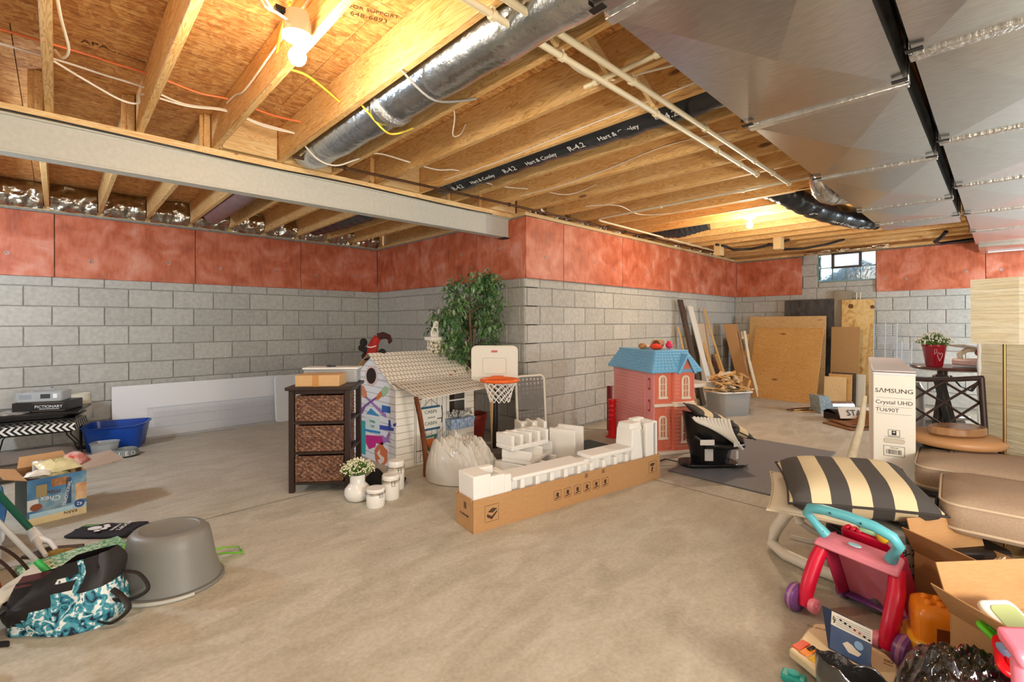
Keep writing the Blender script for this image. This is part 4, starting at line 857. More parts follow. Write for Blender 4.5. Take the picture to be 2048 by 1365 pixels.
dg(q((205, 705), (216, 698), (372, 840), (374, 868), (352, 858)), mk('lilac', '#a77fc4')); dg(q((165, 800), (200, 765), (290, 700), (296, 712), (205, 780), (180, 835)), mk('plum', '#8a5aa4'), .0025)
dg(q((338, 765), (406, 780), (406, 832), (338, 818)), mk('royal', '#2f6cc4')); dg(q((212, 835), (250, 790), (320, 858)), mk('sky', '#3a95c9'))
dg(q((208, 860), (320, 870), (320, 975), (205, 960)), C('sign_white', '#e3eeee')); dg(q((200, 955), (325, 978), (325, 995), (200, 972)), mk('blue2', '#2a8fd0'), .0025)
dg(q((160, 885), (205, 895), (205, 1165), (160, 1150)), mk('teal', '#3aaeb4')); dg(q((320, 925), (390, 935), (392, 885), (405, 885), (412, 945), (435, 950), (430, 975), (320, 960)), mk('indigo', '#3a4fb4'))
dg(q((428, 915), (455, 910), (448, 935), (430, 935)), mk('indigo', '#3a4fb4')); dg(q((210, 1005), (340, 1015), (352, 1050), (345, 1085), (290, 1070), (285, 1100), (235, 1120), (222, 1095), (208, 1060)), mk('magenta', '#d0208a'))
dg(q((340, 1005), (372, 1030), (395, 980), (408, 1000), (392, 1040), (410, 1070), (378, 1060), (352, 1070)), mk('lilac', '#a77fc4'), .0025)
dg(q((278, 1130), (300, 1090), (345, 1060), (352, 1100), (382, 1130), (382, 1215), (350, 1255), (310, 1255), (285, 1200)), mk('flame', '#d9774a')); dg(q((300, 1150), (325, 1120), (322, 1160), (358, 1190), (352, 1225), (325, 1240), (305, 1205), (330, 1200)), C('flame_white', '#f0e4da'), .0025)
for i, s in enumerate(('SUMMER', 'CAMP')): p = PH.matrix_basis.inverted() @ at(*zp(262, 898+i*38), OX, NX); text(s, .032, mk('green', '#1f9a7a'), PH, face_m(p+Vector((-.004, 0, 0)), (0, -1, 0), (0, 0, 1)), sx=.9)
# door
OY = (2.1, 3.616, 0)
g = G()
for x in (.18, .195, .525, .545): g.box(x, x+.003, -.0055, -.004, 0, EH)
for x in (.24, .30, .36, .42, .48): g.box(x, x+.0025, -.0055, -.004, .02, .66)
for z in (.66, .60, .02): g.box(.195, .53, -.0055, -.004, z, z+.0025)
g.bar((.22, -.0047, .05), (.50, -.0047, .30), .0015, .003, (0, 1, 0)); g.bar((.27, -.0047, .03), (.52, -.0047, .25), .0015, .003, (0, 1, 0))
g.build('door_lines', LINE, PH)
DB = C('sign_blue', '#2f5f7c')
g = G(); g.box(.26, .44, -.009, -.005, .30, .49); s = g.build('hanging_sign', PW, PH); g = G(); g.box(.25, .45, -.011, -.005, .488, .508); g.box(.25, .45, -.011, -.005, .288, .308); g.build('sign_bar', DB, s)
GI = C('dark_teal_ink', '#2a5a50')
text('CABIN', .045, GI, PH, T(.35, -.0095, .455) @ RX(PI/2)); text('sweet', .035, GI, PH, T(.355, -.0095, .405) @ RX(PI/2)); text('CABIN', .045, GI, PH, T(.35, -.0095, .35) @ RX(PI/2))
g = G(); g.tube([(.27, -.008, .51), (.35, -.008, .57), (.43, -.008, .51)], .002, 5); g.tube([(.47, -.006, .34), (.48, -.01, .42), (.47, -.006, .50)], .004, 5); g.tube([(.42, -.01, .385), (.48, -.01, .385)], .004, 5)
for z in (.12, .58): g.tube([(.20, -.006, z), (.29, -.006, z)], .004, 5)
g.build('door_fittings', LINE, PH)
# window frame and flower box
g = G()
for a in ((.545, .56, wz0-.01, wz1+.015), (.74, .755, wz0-.01, wz1+.015)): g.box(a[0], a[1], -.007, 0, a[2], a[3])
g.box(.56, .74, -.007, 0, .525, .537); g.box(.56, .74, -.007, 0, wz1, wz1+.015); g.box(.56, .74, -.007, 0, wz0-.01, wz0); g.build('window_frame', C('frame_white', '#f2eee4'), PH)
g = G(); g.hexa([(.52, -.09, .27), (.78, -.09, .27), (.78, -.004, .27), (.52, -.004, .27)], [(.51, -.11, .37), (.79, -.11, .37), (.79, -.004, .37), (.51, -.004, .37)]); fb = g.build('flower_box', MT('blue_scribble', '#3a6ea8', '#cfd9e2', sc=30, stretch=(3, 1, 1)), PH)
g = G()
for i in range(26): a = random.uniform(.53, .77); g.ball((a, -.06+random.uniform(-.03, .03), .385+random.random()*.055), .016, 6, 4)
g.build('paper_flowers', MT('paper_flower_print', '#e9e4da', '#4a4038', sc=70), fb, smooth=60, kind='stuff')
# corner X brace table drawing (green/orange panel)
g = G(); ox = .13
fr = [((ox, .02), (ox+.15, .02)), ((ox, .29), (ox+.15, .29)), ((ox+.005, .02), (ox+.145, .29)), ((ox+.145, .02), (ox+.005, .29))]
for a, b_ in fr: g.bar((a[0], -.22, a[1]), (b_[0], -.20, b_[1]), .010, .016, (0, 0, 1))
xb = g.build('crossed_trestle', C('teal_marker', '#2f6f64'), PH)
g = G(); g.prism([(ox+.03, .04), (ox+.12, .04), (ox+.075, .14)], 0, .004); g.prism([(ox+.03, .27), (ox+.12, .27), (ox+.075, .17)], 0, .004); g2 = g.build('coloured_panel', mk('orange', '#e07b3a'), xb); g2.rotation_euler = (PI/2, 0, 0); g2.location = (0, -.206, 0)
# roof
def slab(name, a, b, c, d, mat=PW, th=.005, lines=None):
    A, B, Cc, D = [Vector(p) for p in (a, b, c, d)]; n = (B-A).cross(D-A).normalized(); n = n if n.z > 0 else -n
    g = G(); g.sheet(lambda u, v: tuple(A.lerp(B, u).lerp(D.lerp(Cc, u), v)-n*th*.5), 10, 6); o = g.build(name, mat, PH, solid=th)
    if lines:
        nu, nv = lines; g = G(); LO = .0006 if name == 'roof_front' else .0016
        for j in range(1, nv):
            p, q_ = A.lerp(D, j/nv), B.lerp(Cc, j/nv); g.bar(p+n*LO, q_+n*LO, .003, .0014, n)
        for j in range(nv):
            for i in range(nu):
                u = (i+(.5 if j % 2 else .1)+random.uniform(-.08, .08))/nu
                p, q_ = A.lerp(D, j/nv).lerp(B.lerp(Cc, j/nv), u), A.lerp(D, (j+1)/nv).lerp(B.lerp(Cc, (j+1)/nv), u); g.bar(p+n*LO, q_+n*LO, .003, .0014, n)
        g.build('shingle_lines', LINE, o)
    return o
ex = .05
slab('roof_front', (-ex, -.05, EH-.03), (L_+ex, -.05, EH-.03), (L_+ex, cm, RH), (-ex, cm, RH), lines=(26, 9))
slab('roof_back', (-ex, D_+.05, EH-.03), (L_+ex, D_+.05, EH-.03), (L_+ex, cm, RH), (-ex, cm, RH), PIN)
slab('porch_roof', (-.03, -.46, .665), (1.02, -.24, .66), (L_+.05, -.01, .758), (-.04, -.01, .758), lines=(26, 5))
for i, (x, y, z) in enumerate(((.62, .05, .80), (.72, .02, .775), (.70, .09, .82))):
    g = G(); n = Vector((0, -.48, .87)); 
    g.T = T(x, y, EH-.03+(y+.05)/(cm+.05)*(RH-EH+.03)+.001) @ RX(math.atan2(RH-EH+.03, cm+.05)); g.prism([(r*math.cos(a), r*math.sin(a)) for k in range(10) for a, r in [(k*PI/5, .022 if k % 2 else .009)]], 0, .0015); g.build('leaf_print', C('leaf_brown', '#9a5a34'), PH)
# posts
g = G(); g.tube([(-.03, -.36, .67), (.0, -.37, .52), (.045, -.36, .30), (.075, -.345, .12), (.085, -.33, 0)], [.028, .03, .032, .033, .036], 10, flat=.5); g.build('tree_trunk_post', MT('bark_print', '#8a4e2c', '#5c2f1a', sc=9, stretch=(3, 3, .6), rough=.8), PH, smooth=50)
g = G(); g.hexa([(.93, -.21, 0), (.97, -.21, 0), (.97, -.19, 0), (.93, -.19, 0)], [(.88, -.24, .67), (.94, -.24, .67), (.94, -.21, .67), (.88, -.21, .67)]); g.build('post', CARDL, PH)
# chimney and bird
g = G(); g.box(.62, .76, cm-.06, cm+.04, RH-.03, RH+.10); chm = g.build('chimney', MT('stone_print', '#efe6d0', '#a9946c', sc=5), PH)
def stones():
    m, nt, b, co, oi = base('stone_outline', .8, 0); v = nm(nt, 'ShaderNodeTexVoronoi', feature='DISTANCE_TO_EDGE'); v.inputs['Scale'].default_value = 28; nt.links.new(co, v.inputs['Vector'])
    nt.links.new(ramp(nt, v.outputs[0], [(.04, '#4a3c28'), (.09, '#efe6cc')]), b.inputs['Base Color']); return m
chm.data.materials[0] = stones()
g = G(); g.box(.60, .78, cm-.075, cm+.055, RH+.10, RH+.135); g.build('chimney_cap', PW, chm, bevel=.003)
bird = [(-.045, 0), (-.05, .04), (-.035, .09), (-.02, .11), (-.02, .145), (0, .165), (.025, .165), (.042, .145), (.042, .11), (.035, .08), (.045, .05), (.04, 0)]
g = G(); g.T = T(.68, cm-.01, RH+.135) @ RZ(R(-12)) @ RX(PI/2); g.prism(bird, 0, .006); bd = g.build('cardboard_bird', PW, chm)
g = G(); g.T = T(.68, cm-.01, RH+.135) @ RZ(R(-12)) @ RX(PI/2)
for x, y in ((.008, .132), (.028, .132)): g.lathe([(.003, .006), (.003, .008)], 8, (x, y, 0))
g.prism([(.014, .124), (.022, .124), (.018, .112)], .006, .008)
for p in bird: pass
for a, b_ in zip(bird, bird[1:]): g.bar((a[0], a[1], .0066), (b_[0], b_[1], .0066), .0025, .001)
g.bar((-.025, .03, .0066), (-.015, .08, .0066), .003, .001); g.bar((-.005, .02, .0066), (.0, .07, .0066), .003, .001)
g.build('ink', INK, bd)
# plush bird behind the ridge
pl = thing('plush_bird', 'red and black plush bird toy perched at the left end of the playhouse ridge', 'plush toy', (2.13, 4.10, .985), R(-35))
g = G(); g.tube([(-.01, 0, -.03), (.0, 0, .04), (.02, 0, .10), (.05, 0, .15)], [.05, .05, .042, .035], 12); g.build('body', MT('red_plush', '#b4281e', '#7e1a14', sc=40, rough=.95, bs=.8), pl, smooth=60)
g = G(); g.tube([(.05, 0, .15), (.10, 0, .165), (.15, 0, .15), (.165, 0, .11), (.15, 0, .09)], [.036, .035, .026, .02, .012], 10); g.build('tail', MT('brown_plush', '#4a1a16', '#2a1412', sc=40, rough=.95, bs=.8), pl, smooth=60)
for c, r in (((-.08, .0, .10), (.035, .03, .04)), ((-.10, 0, .05), (.03, .025, .03)), ((-.06, 0, .03), (.04, .03, .03)), ((.09, 0, .01), (.035, .03, .03)), ((-.06, 0, -.03), (.04, .03, .04))):
    g = G(); g.ball(c, r); g.build('black_tuft', C('black_plush', '#1c1716', rough=.95), pl, smooth=60)
g = G(); g.tube([(-.04, -.045, .06), (0, -.052, .055), (.04, -.045, .07)], .005, 6); g.build('white_trim', WINK, pl, smooth=60)

# ---- artificial ficus ----
tr = thing('artificial_ficus', 'tall leafy green artificial ficus tree in the corner behind the playhouse', 'plant', (3.16, 3.88, 0))
g = G(); g.lathe([(.11, 0), (.14, .26), (.155, .27), (.155, .31), (.14, .31), (.13, .27), (0, .26)], 24); g.build('pot', C('dark_red_pot', '#8c2a20', rough=.5), tr, smooth=40)
g = G(); tk = [(0, 0, .25), (.03, .02, .5), (-.02, .0, .8), (.0, .03, 1.1), (-.04, .0, 1.35), (-.03, .02, 1.6)]; g.tube(tk, [.018, .017, .016, .013, .01, .006], 8); g.tube([(0, .02, .26), (-.03, -.01, .6), (.03, .03, .9), (.02, .0, 1.2)], .011, 8)
BR = []
random.seed(21)
for i in range(34):
    z = .80+.92*i/34; a = random.uniform(0, 2*PI); l = random.uniform(.24, .42)*(1-.30*(i/34)**2); p = Vector((-.02, .01, z)); q_ = p+Vector((math.cos(a)*l, math.sin(a)*l*.8, random.uniform(.0, .16))); m_ = p.lerp(q_, .5)+Vector((0, 0, .05)); e_ = q_+Vector((math.cos(a)*.06, math.sin(a)*.06, -.09)); g.tube([p, m_, q_, e_], [.006, .005, .003, .002], 5); BR.append((p, m_, q_, e_))
g.build('trunk', MT('ficus_bark', '#8a6a4a', '#5c442e', sc=20), tr, smooth=60)
lf = G()
def leaf(g, p, a, el, s):
    m = T(*p) @ RZ(a) @ RY(el) ; P = [(0, 0, 0), (.35*s, .22*s, .02*s), (.75*s, .15*s, 0), (1*s, 0, -.06*s), (.75*s, -.15*s, 0), (.35*s, -.22*s, .02*s), (.4*s, 0, -.04*s)]
    g.add([tuple(m @ Vector(q)) for q in P], [(0, 6, 1), (1, 6, 2), (2, 6, 3), (3, 6, 4), (4, 6, 5), (5, 6, 0)])
for p, m_, q_, e_ in BR:
    for k in range(92):
        u = random.random()**.7; b_ = (m_.lerp(q_, (u-.0)/.7) if u < .7 else q_.lerp(e_, (u-.7)/.3)); b_ = b_+Vector((random.gauss(0, .045), random.gauss(0, .045), random.gauss(-.03, .055)))
        if 3.86+b_.y > 6.5 or 3.16+b_.x > 3.52: continue
        leaf(lf, b_, random.uniform(0, 2*PI), random.uniform(.2, 1.3), random.uniform(.05, .075))
lf.build('foliage', MT('ficus_leaf', '#2f5a2c', '#7d9a66', sc=11, rough=.45, stops=[(.3, '#2c5230'), (.48, '#547d46'), (.58, '#7d9c68'), (.7, '#b3c0a6')]), tr, kind='stuff')
sm = thing('potted_sprig', 'small green sprig behind the right end of the porch roof', 'plant', (2.98, 3.70, 0)); g = G(); random.seed(3)
for i in range(26): leaf(g, (random.gauss(0, .02), random.gauss(0, .02), .70+random.random()*.06), random.uniform(0, 6.3), random.uniform(-.6, .6), .045)
g.build('leaves', MATS['ficus_leaf'], sm, kind='stuff'); g = G(); g.tube([(0, 0, .02), (0, 0, .72)], .004, 6); g.lathe([(.06, 0), (.07, .10), (.06, .10), (0, .09)], 16); g.build('stem_and_pot', C('stem_green', '#4a6a3a'), sm)

# ---- toy basketball hoop ----
hp = thing('basketball_hoop', 'toy basketball hoop with white backboard, orange rim and white net', 'basketball hoop', (2.99, 3.30, 0), R(-47))
hp.scale = (1.12, 1.12, 1.0)
g = G(); g.T = T(-.03, .05, 0) @ RX(PI/2); g.prism(rrect(.40, .37, .05, 5, 0, .865), -.012, .012); g.build('backboard', CREAM, hp, bevel=.008, seg=2)
g = G()
ol = rrect(.20, .15, .012, 2, -.03, .855); P = [(x, .036, z) for x, z in ol]; g.tube(P, .003, 5, closed=True); g.build('target_outline', C('outline_cream', '#d9d2c0'), hp)
g = G(); g.box(-.055, -.005, .034, .037, .985, 1.003); s = g.build('red_label', C('label_red', '#c4372a'), hp); text('fisher price', .009, WINK, hp, T(-.03, .0335, .994) @ RX(PI/2))
g = G(); RM = (.03, -.15, .745); g.tube([(RM[0]+.145*math.cos(R(a)), RM[1]+.12*math.sin(R(a)), RM[2]) for a in range(0, 360, 10)], .017, 10, closed=True, flat=1); g.build('rim', C('rim_orange', '#f06a22', rough=.35), hp, smooth=60)
g = G(); g.box(-.05, .05, -.04, .045, .70, .765); g.build('rim_bracket', C('rim_orange', '#f06a22'), hp, bevel=.006)
g = G(); NL = 12
for sgn in (1, -1):
    for i in range(NL):
        pts = []
        for k in range(7):
            a = 2*PI*(i+sgn*k*.5)/NL; f = k/6; r = (1-.42*f**.7); pts.append((RM[0]+.138*r*math.cos(a), RM[1]+.113*r*math.sin(a), RM[2]-.012-.185*f))
        g.tube(pts, .0035, 5)
g.build('net', C('net_white', '#f1efe9', rough=.7), hp, smooth=60)
g = G(); g.tube([(-.03, .09, .02), (-.03, .09, .70)], .025, 12); g.build('pole', BLACK, hp, smooth=50); g = G(); g.prism(rrect(.44, .30, .08, 4, -.02, .08), 0, .06); g.build('base', C('base_grey', '#6b6560', rough=.5), hp, bevel=.01)
g = G(); g.box(-.22, .16, .07, .10, .66, .72); g.build('lower_board', CREAM, hp, bevel=.008)
# grey grid folding table half by the corner
fg = thing('folded_grid_panel', 'grey grid-textured panel with a white rounded edge frame leaning at the wall corner', 'panel', (3.50, 3.33, 0), R(-14))
g = G(); g.T = RX(PI/2-.07); g.tube([(x, y, 0) for x, y in rrect(.34, .70, .05, 5, 0, .37)], .014, 8, closed=True); g.build('edge_frame', CREAM, fg, smooth=60)
def holes():
    m, nt, b, co, oi = base('perforated_grey', .6, 0); tc = nm(nt, 'ShaderNodeTexCoord'); v = nm(nt, 'ShaderNodeTexVoronoi', distance='CHEBYCHEV'); v.inputs['Scale'].default_value = 22; v.inputs['Randomness'].default_value = .12; nt.links.new(tc.outputs['Object'], v.inputs['Vector'])
    nt.links.new(ramp(nt, v.outputs['Distance'], [(.16, '#c9c4bb'), (.22, '#8e8a85'), (.45, '#7a7672')]), b.inputs['Base Color']); bump(nt, b, v.outputs['Distance'], .6, .01); return m
g = G(); g.T = RX(PI/2-.07); g.box(-.155, .155, .03, .37, -.006, .006); g.box(-.155, .155, .38, .71, -.006, .006); g.build('grid_sheet', holes(), fg)

# ---- vase, canisters, cloth ----
CER = C('white_ceramic', '#ece8e0', rough=.18)
vs = thing('vase', 'round white vase holding a small flowering plant beside the wicker cabinet', 'vase', (1.545, 3.20, 0))
g = G(); g.lathe([(.05, 0), (.075, .012), (.092, .05), (.088, .085), (.062, .115), (.052, .125), (.052, .185), (.046, .185), (.044, .13), (0, .12)], 32); g.build('vase_body', CER, vs, smooth=50)
def bouquet(t, c, r, n, m1, m2, seed, hz=.8):
    random.seed(seed); g = G(); f = G()
    for i in range(n):
        a = random.uniform(0, 2*PI); e = random.uniform(0, 1)**.5; q_ = Vector((math.cos(a)*r*e, math.sin(a)*r*e, hz*r*(1.15-e*e*.7)+random.uniform(-.01, .01))); p = Vector(c)
        g.tube([p, p+q_*.6+Vector((0, 0, .01)), p+q_], .0012, 4, cap=False)
        for k in range(4): leaf(g, p+q_*random.uniform(.5, 1)+Vector((random.gauss(0, .008),)*2+(0,)), random.uniform(0, 6.3), random.uniform(-.8, .5), .022)
        for k in range(2): f.ball(tuple(p+q_+Vector((random.gauss(0, .007), random.gauss(0, .007), random.gauss(.004, .005)))), .0055, 5, 3)
    g.build('leaves', m1, t, kind='stuff'); f.build('blossoms', m2, t, kind='stuff')
LG = MT('fresh_green', '#5f8a3c', '#8fae5a', sc=20); BL = C('cream_blossom', '#ece6c8', rough=.7)
bouquet(vs, (0, 0, .175), .115, 190, LG, BL, 5)
def canister(x, y, r, h, lab):
    t = thing('canister', lab, 'canister', (x, y, 0), random.uniform(-.3, .3), 'white flip-lid canisters'); g = G()
    g.lathe([(r*.94, 0), (r, .008), (r, h*.72), (r*.96, h*.75)], 28); g.build('jar', CER, t, smooth=40)
    g = G(); g.lathe([(r*.97, h*.78), (r*1.0, h*.80), (r*1.0, h*.95), (r*.93, h), (0, h)], 28); g.build('lid', CER, t, smooth=40)
    g = G(); g.lathe([(r*1.005, h*.75), (r*1.005, h*.785)], 28, cap=False); g.build('gasket', C('gasket_tan', '#b79a72'), t, smooth=40)
    g = G()
    for z in (h*.80, h*.72): g.tube([((r+.003)*math.cos(2*PI*k/24), (r+.003)*math.sin(2*PI*k/24), z) for k in range(24)], .0018, 5, closed=True)
    g.tube([(-.012, -r-.005, h*.80), (-.010, -r-.012, h*.6), (.010, -r-.012, h*.6), (.012, -r-.005, h*.80)], .002, 5); g.build('wire_clasp', C('steel_wire', '#8d8983', metal=.8, rough=.3), t, smooth=50)
canister(1.585, 3.01, .063, .125, 'shortest white flip-lid canister in front of the other two'); canister(1.735, 3.07, .062, .17, 'middle-height white flip-lid canister between the short and tall ones'); canister(1.865, 3.22, .063, .215, 'tallest white flip-lid canister at the back by the playhouse')
bk = G(); bk.sheet(lambda u, v: ((u-.5)*.30, (v-.5)*.16, .01+.10*math.exp(-((u-.25)/.25)**2-((v-.5)/.35)**2)+.018*noise.noise(Vector((u*7, v*7, 2)))), 22, 14); tag(bk.build('black_cloth', C('black_cloth', '#1a1a1d', rough=.9), None, smooth=60, solid=.006, loc=(1.86, 3.37, .004), rot=(0, 0, R(-40))), 'crumpled black cloth on the floor behind the canisters', 'cloth')

# ---- plastic film heap ----
FILM = MT('plastic_film', '#e6e0d4', '#f4f1ea', rough=.18, sc=6, trans=.25, bs=.5, bsc=14)
pf = thing('plastic_wrap', 'big crumpled heap of milky bubble wrap and clear film between playhouse and long box', 'wrapping', (2.40, 3.06, 0), R(-42))
def heap(w, d, h, seed, tilt=0, ridge=0):
    def f(u, v):
        x, y = 2*u-1, 2*v-1; r = math.sqrt(x*x+y*y); k = max(0, 1-r**2.2)**.5 if r < 1 else 0
        n = noise.noise(Vector((x*1.6, y*1.6, seed)))*.28+abs(noise.noise(Vector((x*3+y*2, y*1.5, seed+3))))*.20+abs(noise.noise(Vector((x*6+y*4, y*1.6, seed+5))))*.22+abs(noise.noise(Vector((x*15-y*6, y*5, seed))))*.07-.06
        sc_ = (1 if r <= 1 else 1/r); ff = .45*math.copysign(1, 1) 
        return (x*sc_*w/2+tilt*k*h, y*sc_*d/2, .006+max(0, h*k*(.72+n)))
    return f
g = G(); g.sheet(heap(.62, .48, .42, 1, -.1), 110, 90); g.build('film_heap', FILM, pf, smooth=70)
g = G(); f0 = heap(.66, .52, .20, 9); g.sheet(lambda u, v: tuple(Vector(f0(u, v))+Vector((.15, .0, 0))), 40, 40); g.build('film_fold', FILM, pf, smooth=70)

# ---- styrofoam ----
FOAM = MT('white_styrofoam', '#efece5', '#f6f4ee', rough=.85, sc=150, bs=.15)
def foam(name, label, loc, rz, fn, tilt=0):
    t = thing(name, label, 'foam block', loc, rot=(tilt, 0, rz)); fn(t); return t
def tray_foam(w, d, h, n=3):
    def f(t):
        g = G(); g.box(-w/2, w/2, -d/2, d/2, 0, h*.3); g.build('slab', FOAM, t, bevel=.006, seg=2)
        for i in range(n+1):
            x = -w/2+(w-.03)*i/n; g = G(); g.box(x, x+.03, -d/2, d/2, h*.3, h); g.build('rib', FOAM, t, bevel=.005)
        g = G(); g.box(-w/2+.03, w/2-.03, d/2-.035, d/2, h*.3, h*.95); g.build('rim', FOAM, t, bevel=.005)
    return f
foam('styrofoam_block', 'lowest white styrofoam tray under the stacked pieces behind the long box', (2.86, 2.72, 0), R(12), tray_foam(.62, .34, .16))
foam('styrofoam_block', 'white styrofoam slab resting on the lowest tray', (2.78, 2.70, .162), R(18), tray_foam(.42, .26, .10, 2))
foam('styrofoam_block', 'ribbed white styrofoam block at the top of the stack', (2.74, 2.72, .264), R(-4), tray_foam(.40, .20, .12, 4))
foam('styrofoam_block', 'boxy white styrofoam end piece at the right of the stack', (3.18, 2.62, .0), R(15), tray_foam(.20, .24, .36, 1))
foam('styrofoam_block', 'small white styrofoam block leaning on the back of the stack', (3.02, 2.90, .0), R(-25), tray_foam(.24, .18, .40, 2))
# ---- long carton with foam ----
BXA = math.atan2(-.262, 1.734)
lbx = thing('long_carton', 'very long low open cardboard box with printed handling icons', 'box', (1.785, 2.187, 0), BXA)
LL, WW, HH, t = 1.755, .215, .20, .006
g = G(); g.box(0, LL, 0, WW, 0, t); g.build('bottom', CARD, lbx); g = G(); g.box(0, LL, 0, t, t, HH); fr = g.build('front_side', CARD, lbx, bevel=.001); g = G(); g.box(0, LL, WW-t, WW, t, HH); g.build('back_side', CARD, lbx)
g = G(); g.prism([(0+t, 0), (WW-t, 0), (WW-t, HH-.03), (WW-.03, HH), (.03, HH), (t, HH-.03)], 0, t); e1 = g.build('end_flap', CARD, lbx); e1.rotation_euler = (PI/2, 0, PI/2); 
g = G(); g.box(LL-t, LL, t, WW-t, t, HH); g.build('end_flap', CARD, lbx)
g = G(); g.box(-.0012, 0, .085, .115, .125, .165); g.build('hand_hole', C('hole_brown', '#6b4a2c'), lbx); text('LG DISPLAY', .014, C('brown_print', '#4a3220'), lbx, T(-.001, .11, .09) @ RZ(-PI/2) @ RX(PI/2)) if False else text('TV OPEN HERE', .016, C('brown_print', '#4a3220'), lbx, T(-.001, .11, .085) @ RZ(-PI/2) @ RX(PI/2))
IK = C('brown_print', '#4a3220')
def icon(x, z, s, kind):
    g = G(); y = -.0008
    def ln(a, b, w=.0016): g.bar((x+a[0]*s, y, z+a[1]*s), (x+b[0]*s, y, z+b[1]*s), .0012, w, (0, 0, 1)) if abs(a[0]-b[0]) > 1e-6 else g.box(x+a[0]*s-w/2, x+a[0]*s+w/2, y, 0, z+min(a[1], b[1])*s, z+max(a[1], b[1])*s)
    for a, b in (((-.5, -.5), (.5, -.5)), ((.5, -.5), (.5, .5)), ((.5, .5), (-.5, .5)), ((-.5, .5), (-.5, -.5))): ln(a, b)
    def poly(P): g.add([(x+a*s, y-.0004, z+b*s) for a, b in P]+[(x+a*s, 0, z+b*s) for a, b in P], [tuple(range(len(P))), tuple(range(len(P), 2*len(P)))[::-1]])
    if kind == 0: poly([(-.2, -.1), (.15, -.2), (.2, .25), (-.15, .3)]); poly([(-.4, -.4), (.3, -.3), (.4, -.2), (-.2, -.25)])
    elif kind == 1: poly([(-.35, .0), (.0, -.2), (.4, .1), (.4, -.0), (.0, -.4), (-.35, -.2)]); poly([(-.3, .1), (.05, .3), (.4, .2), (.05, .0)])
    else: poly([(-.35, .25), (0, .35), (.35, .25), (.1, .05), (-.3, .1)]); poly([(-.2, -.4), (.0, -.4), (.1, .0), (-.1, .0)])
    g.build('printed_icon', IK, lbx)
icon(.13, .10, .10, 1); icon(1.66, .11, .09, 2)
for i in range(6): icon(.66+i*.092, .095-.0*i, .062, 0)
for x in (.93, 1.10): icon(x, .178, .028, 0)
# foam end caps and bars in the carton
fc = thing('styrofoam_liner', 'long white moulded styrofoam liner standing in the long cardboard box', 'foam block', (1.785, 2.187, .0065), BXA)
def fb(x0, x1, y0, y1, z0, z1, n='liner_piece', tp=0):
    g = G(); g.hexa([(x0, y0, z0), (x1, y0, z0), (x1, y1, z0), (x0, y1, z0)], [(x0+tp, y0+tp*.4, z1), (x1-tp, y0+tp*.4, z1), (x1-tp, y1-tp*.4, z1), (x0+tp, y1-tp*.4, z1)]); return g.build(n, FOAM, fc, bevel=.008, seg=2)
fb(.012, .13, .012, .20, .0, .33, tp=-.004); fb(.13, .24, .012, .05, 0, .31); fb(.13, .24, .15, .20, 0, .33); fb(.23, .30, .012, .20, 0, .30, tp=.01)
fb(.30, 1.46, .06, .13, 0, .262, 'rail'); fb(.30, 1.46, .012, .20, 0, .10, 'floor_slab')
for i in range(9):
    x = .36+i*.125; fb(x, x+.045, .015, .07, .10, .245, 'rib', tp=.006); fb(x, x+.045, .12, .198, .10, .24, 'rib', tp=.006)
fb(.30, .95, .015, .19, .245, .27, 'ledge', tp=.004); fb(1.0, 1.46, .015, .18, .262, .292, 'ledge', tp=.004)
fb(1.42, 1.58, .012, .20, 0, .42, tp=.03); fb(1.45, 1.60, .05, .19, .40, .46, tp=.015); fb(1.60, 1.72, .012, .05, 0, .455); fb(1.60, 1.735, .14, .20, 0, .47); fb(1.68, 1.74, .012, .20, 0, .46); fb(1.60, 1.68, .03, .17, 0, .40, tp=.004)
# ================= dollhouse =================
dh = thing('dollhouse', 'large pink plastic dollhouse with a light blue shingled roof', 'dollhouse', (4.106, 2.307, 0), R(-27.6))
DP = C('doll_pink_lit', '#f09c97', rough=.35); DO = C('doll_coral', '#e37a60', rough=.35); DBL = C('doll_blue', '#7dbde2', rough=.35); DC = C('doll_cream', '#f0e0cc', rough=.4); DK = C('doll_recess', '#b3303c', rough=.4)  # sides pinker than the front: tint of the light put into the colour
W_, Dp, Hh = .46, .78, .80
g = G(); g.box(0, .012, 0, Dp, .03, Hh); sd = g.build('side_wall', DP, dh, bevel=.004)
g = G(); g.box(-.005, .0, .15, Dp-.05, 0, .028); me = g.mesh('siding_board', DP)
for i in range(22): inst(me, 'siding_board', sd, (0, 0, .07+i*.033))
g = G(); g.box(W_-.012, W_, 0, Dp, .03, Hh); g.build('side_wall', DP, dh, bevel=.004)
g = G(); g.box(-.004, .0, .02, .12, .03, Hh); g.build('corner_board', DP, sd, bevel=.003)
for z in (.62, .41, .20, .06):
    g = G(); g.T = T(-.0045, .07, z+.05) @ RY(-PI/2); g.prism(rrect(.12, .035, .017, 4), 0, .004); g.build('slot', DK, sd, bevel=.002)
    g = G(); g.T = T(-.009, .07, z+.05) @ RY(-PI/2); g.prism(rrect(.075, .016, .007, 4), 0, .003); g.build('slot_grip', DP, sd)
g = G(); g.box(0, W_, Dp-.012, Dp, .03, Hh); g.build('back_wall', DP, dh)
g = G(); g.box(.012, W_-.012, 0, .012, .03, Hh); frn = g.build('front_wall', DO, dh, bevel=.003)
g = G(); g.box(-.02, W_+.03, -.05, .10, 0, .032); g.box(0, W_, .10, Dp, 0, .03); g.build('base_plinth', DC, dh, bevel=.006)
bay = G(); bay.prism([(.19, .0), (.20, -.035), (.40, -.035), (.41, 0)], .032, Hh-.01); by = bay.build('bay', DO, dh, bevel=.003)
SB = C('doll_coral2', '#ea8a72', rough=.35)
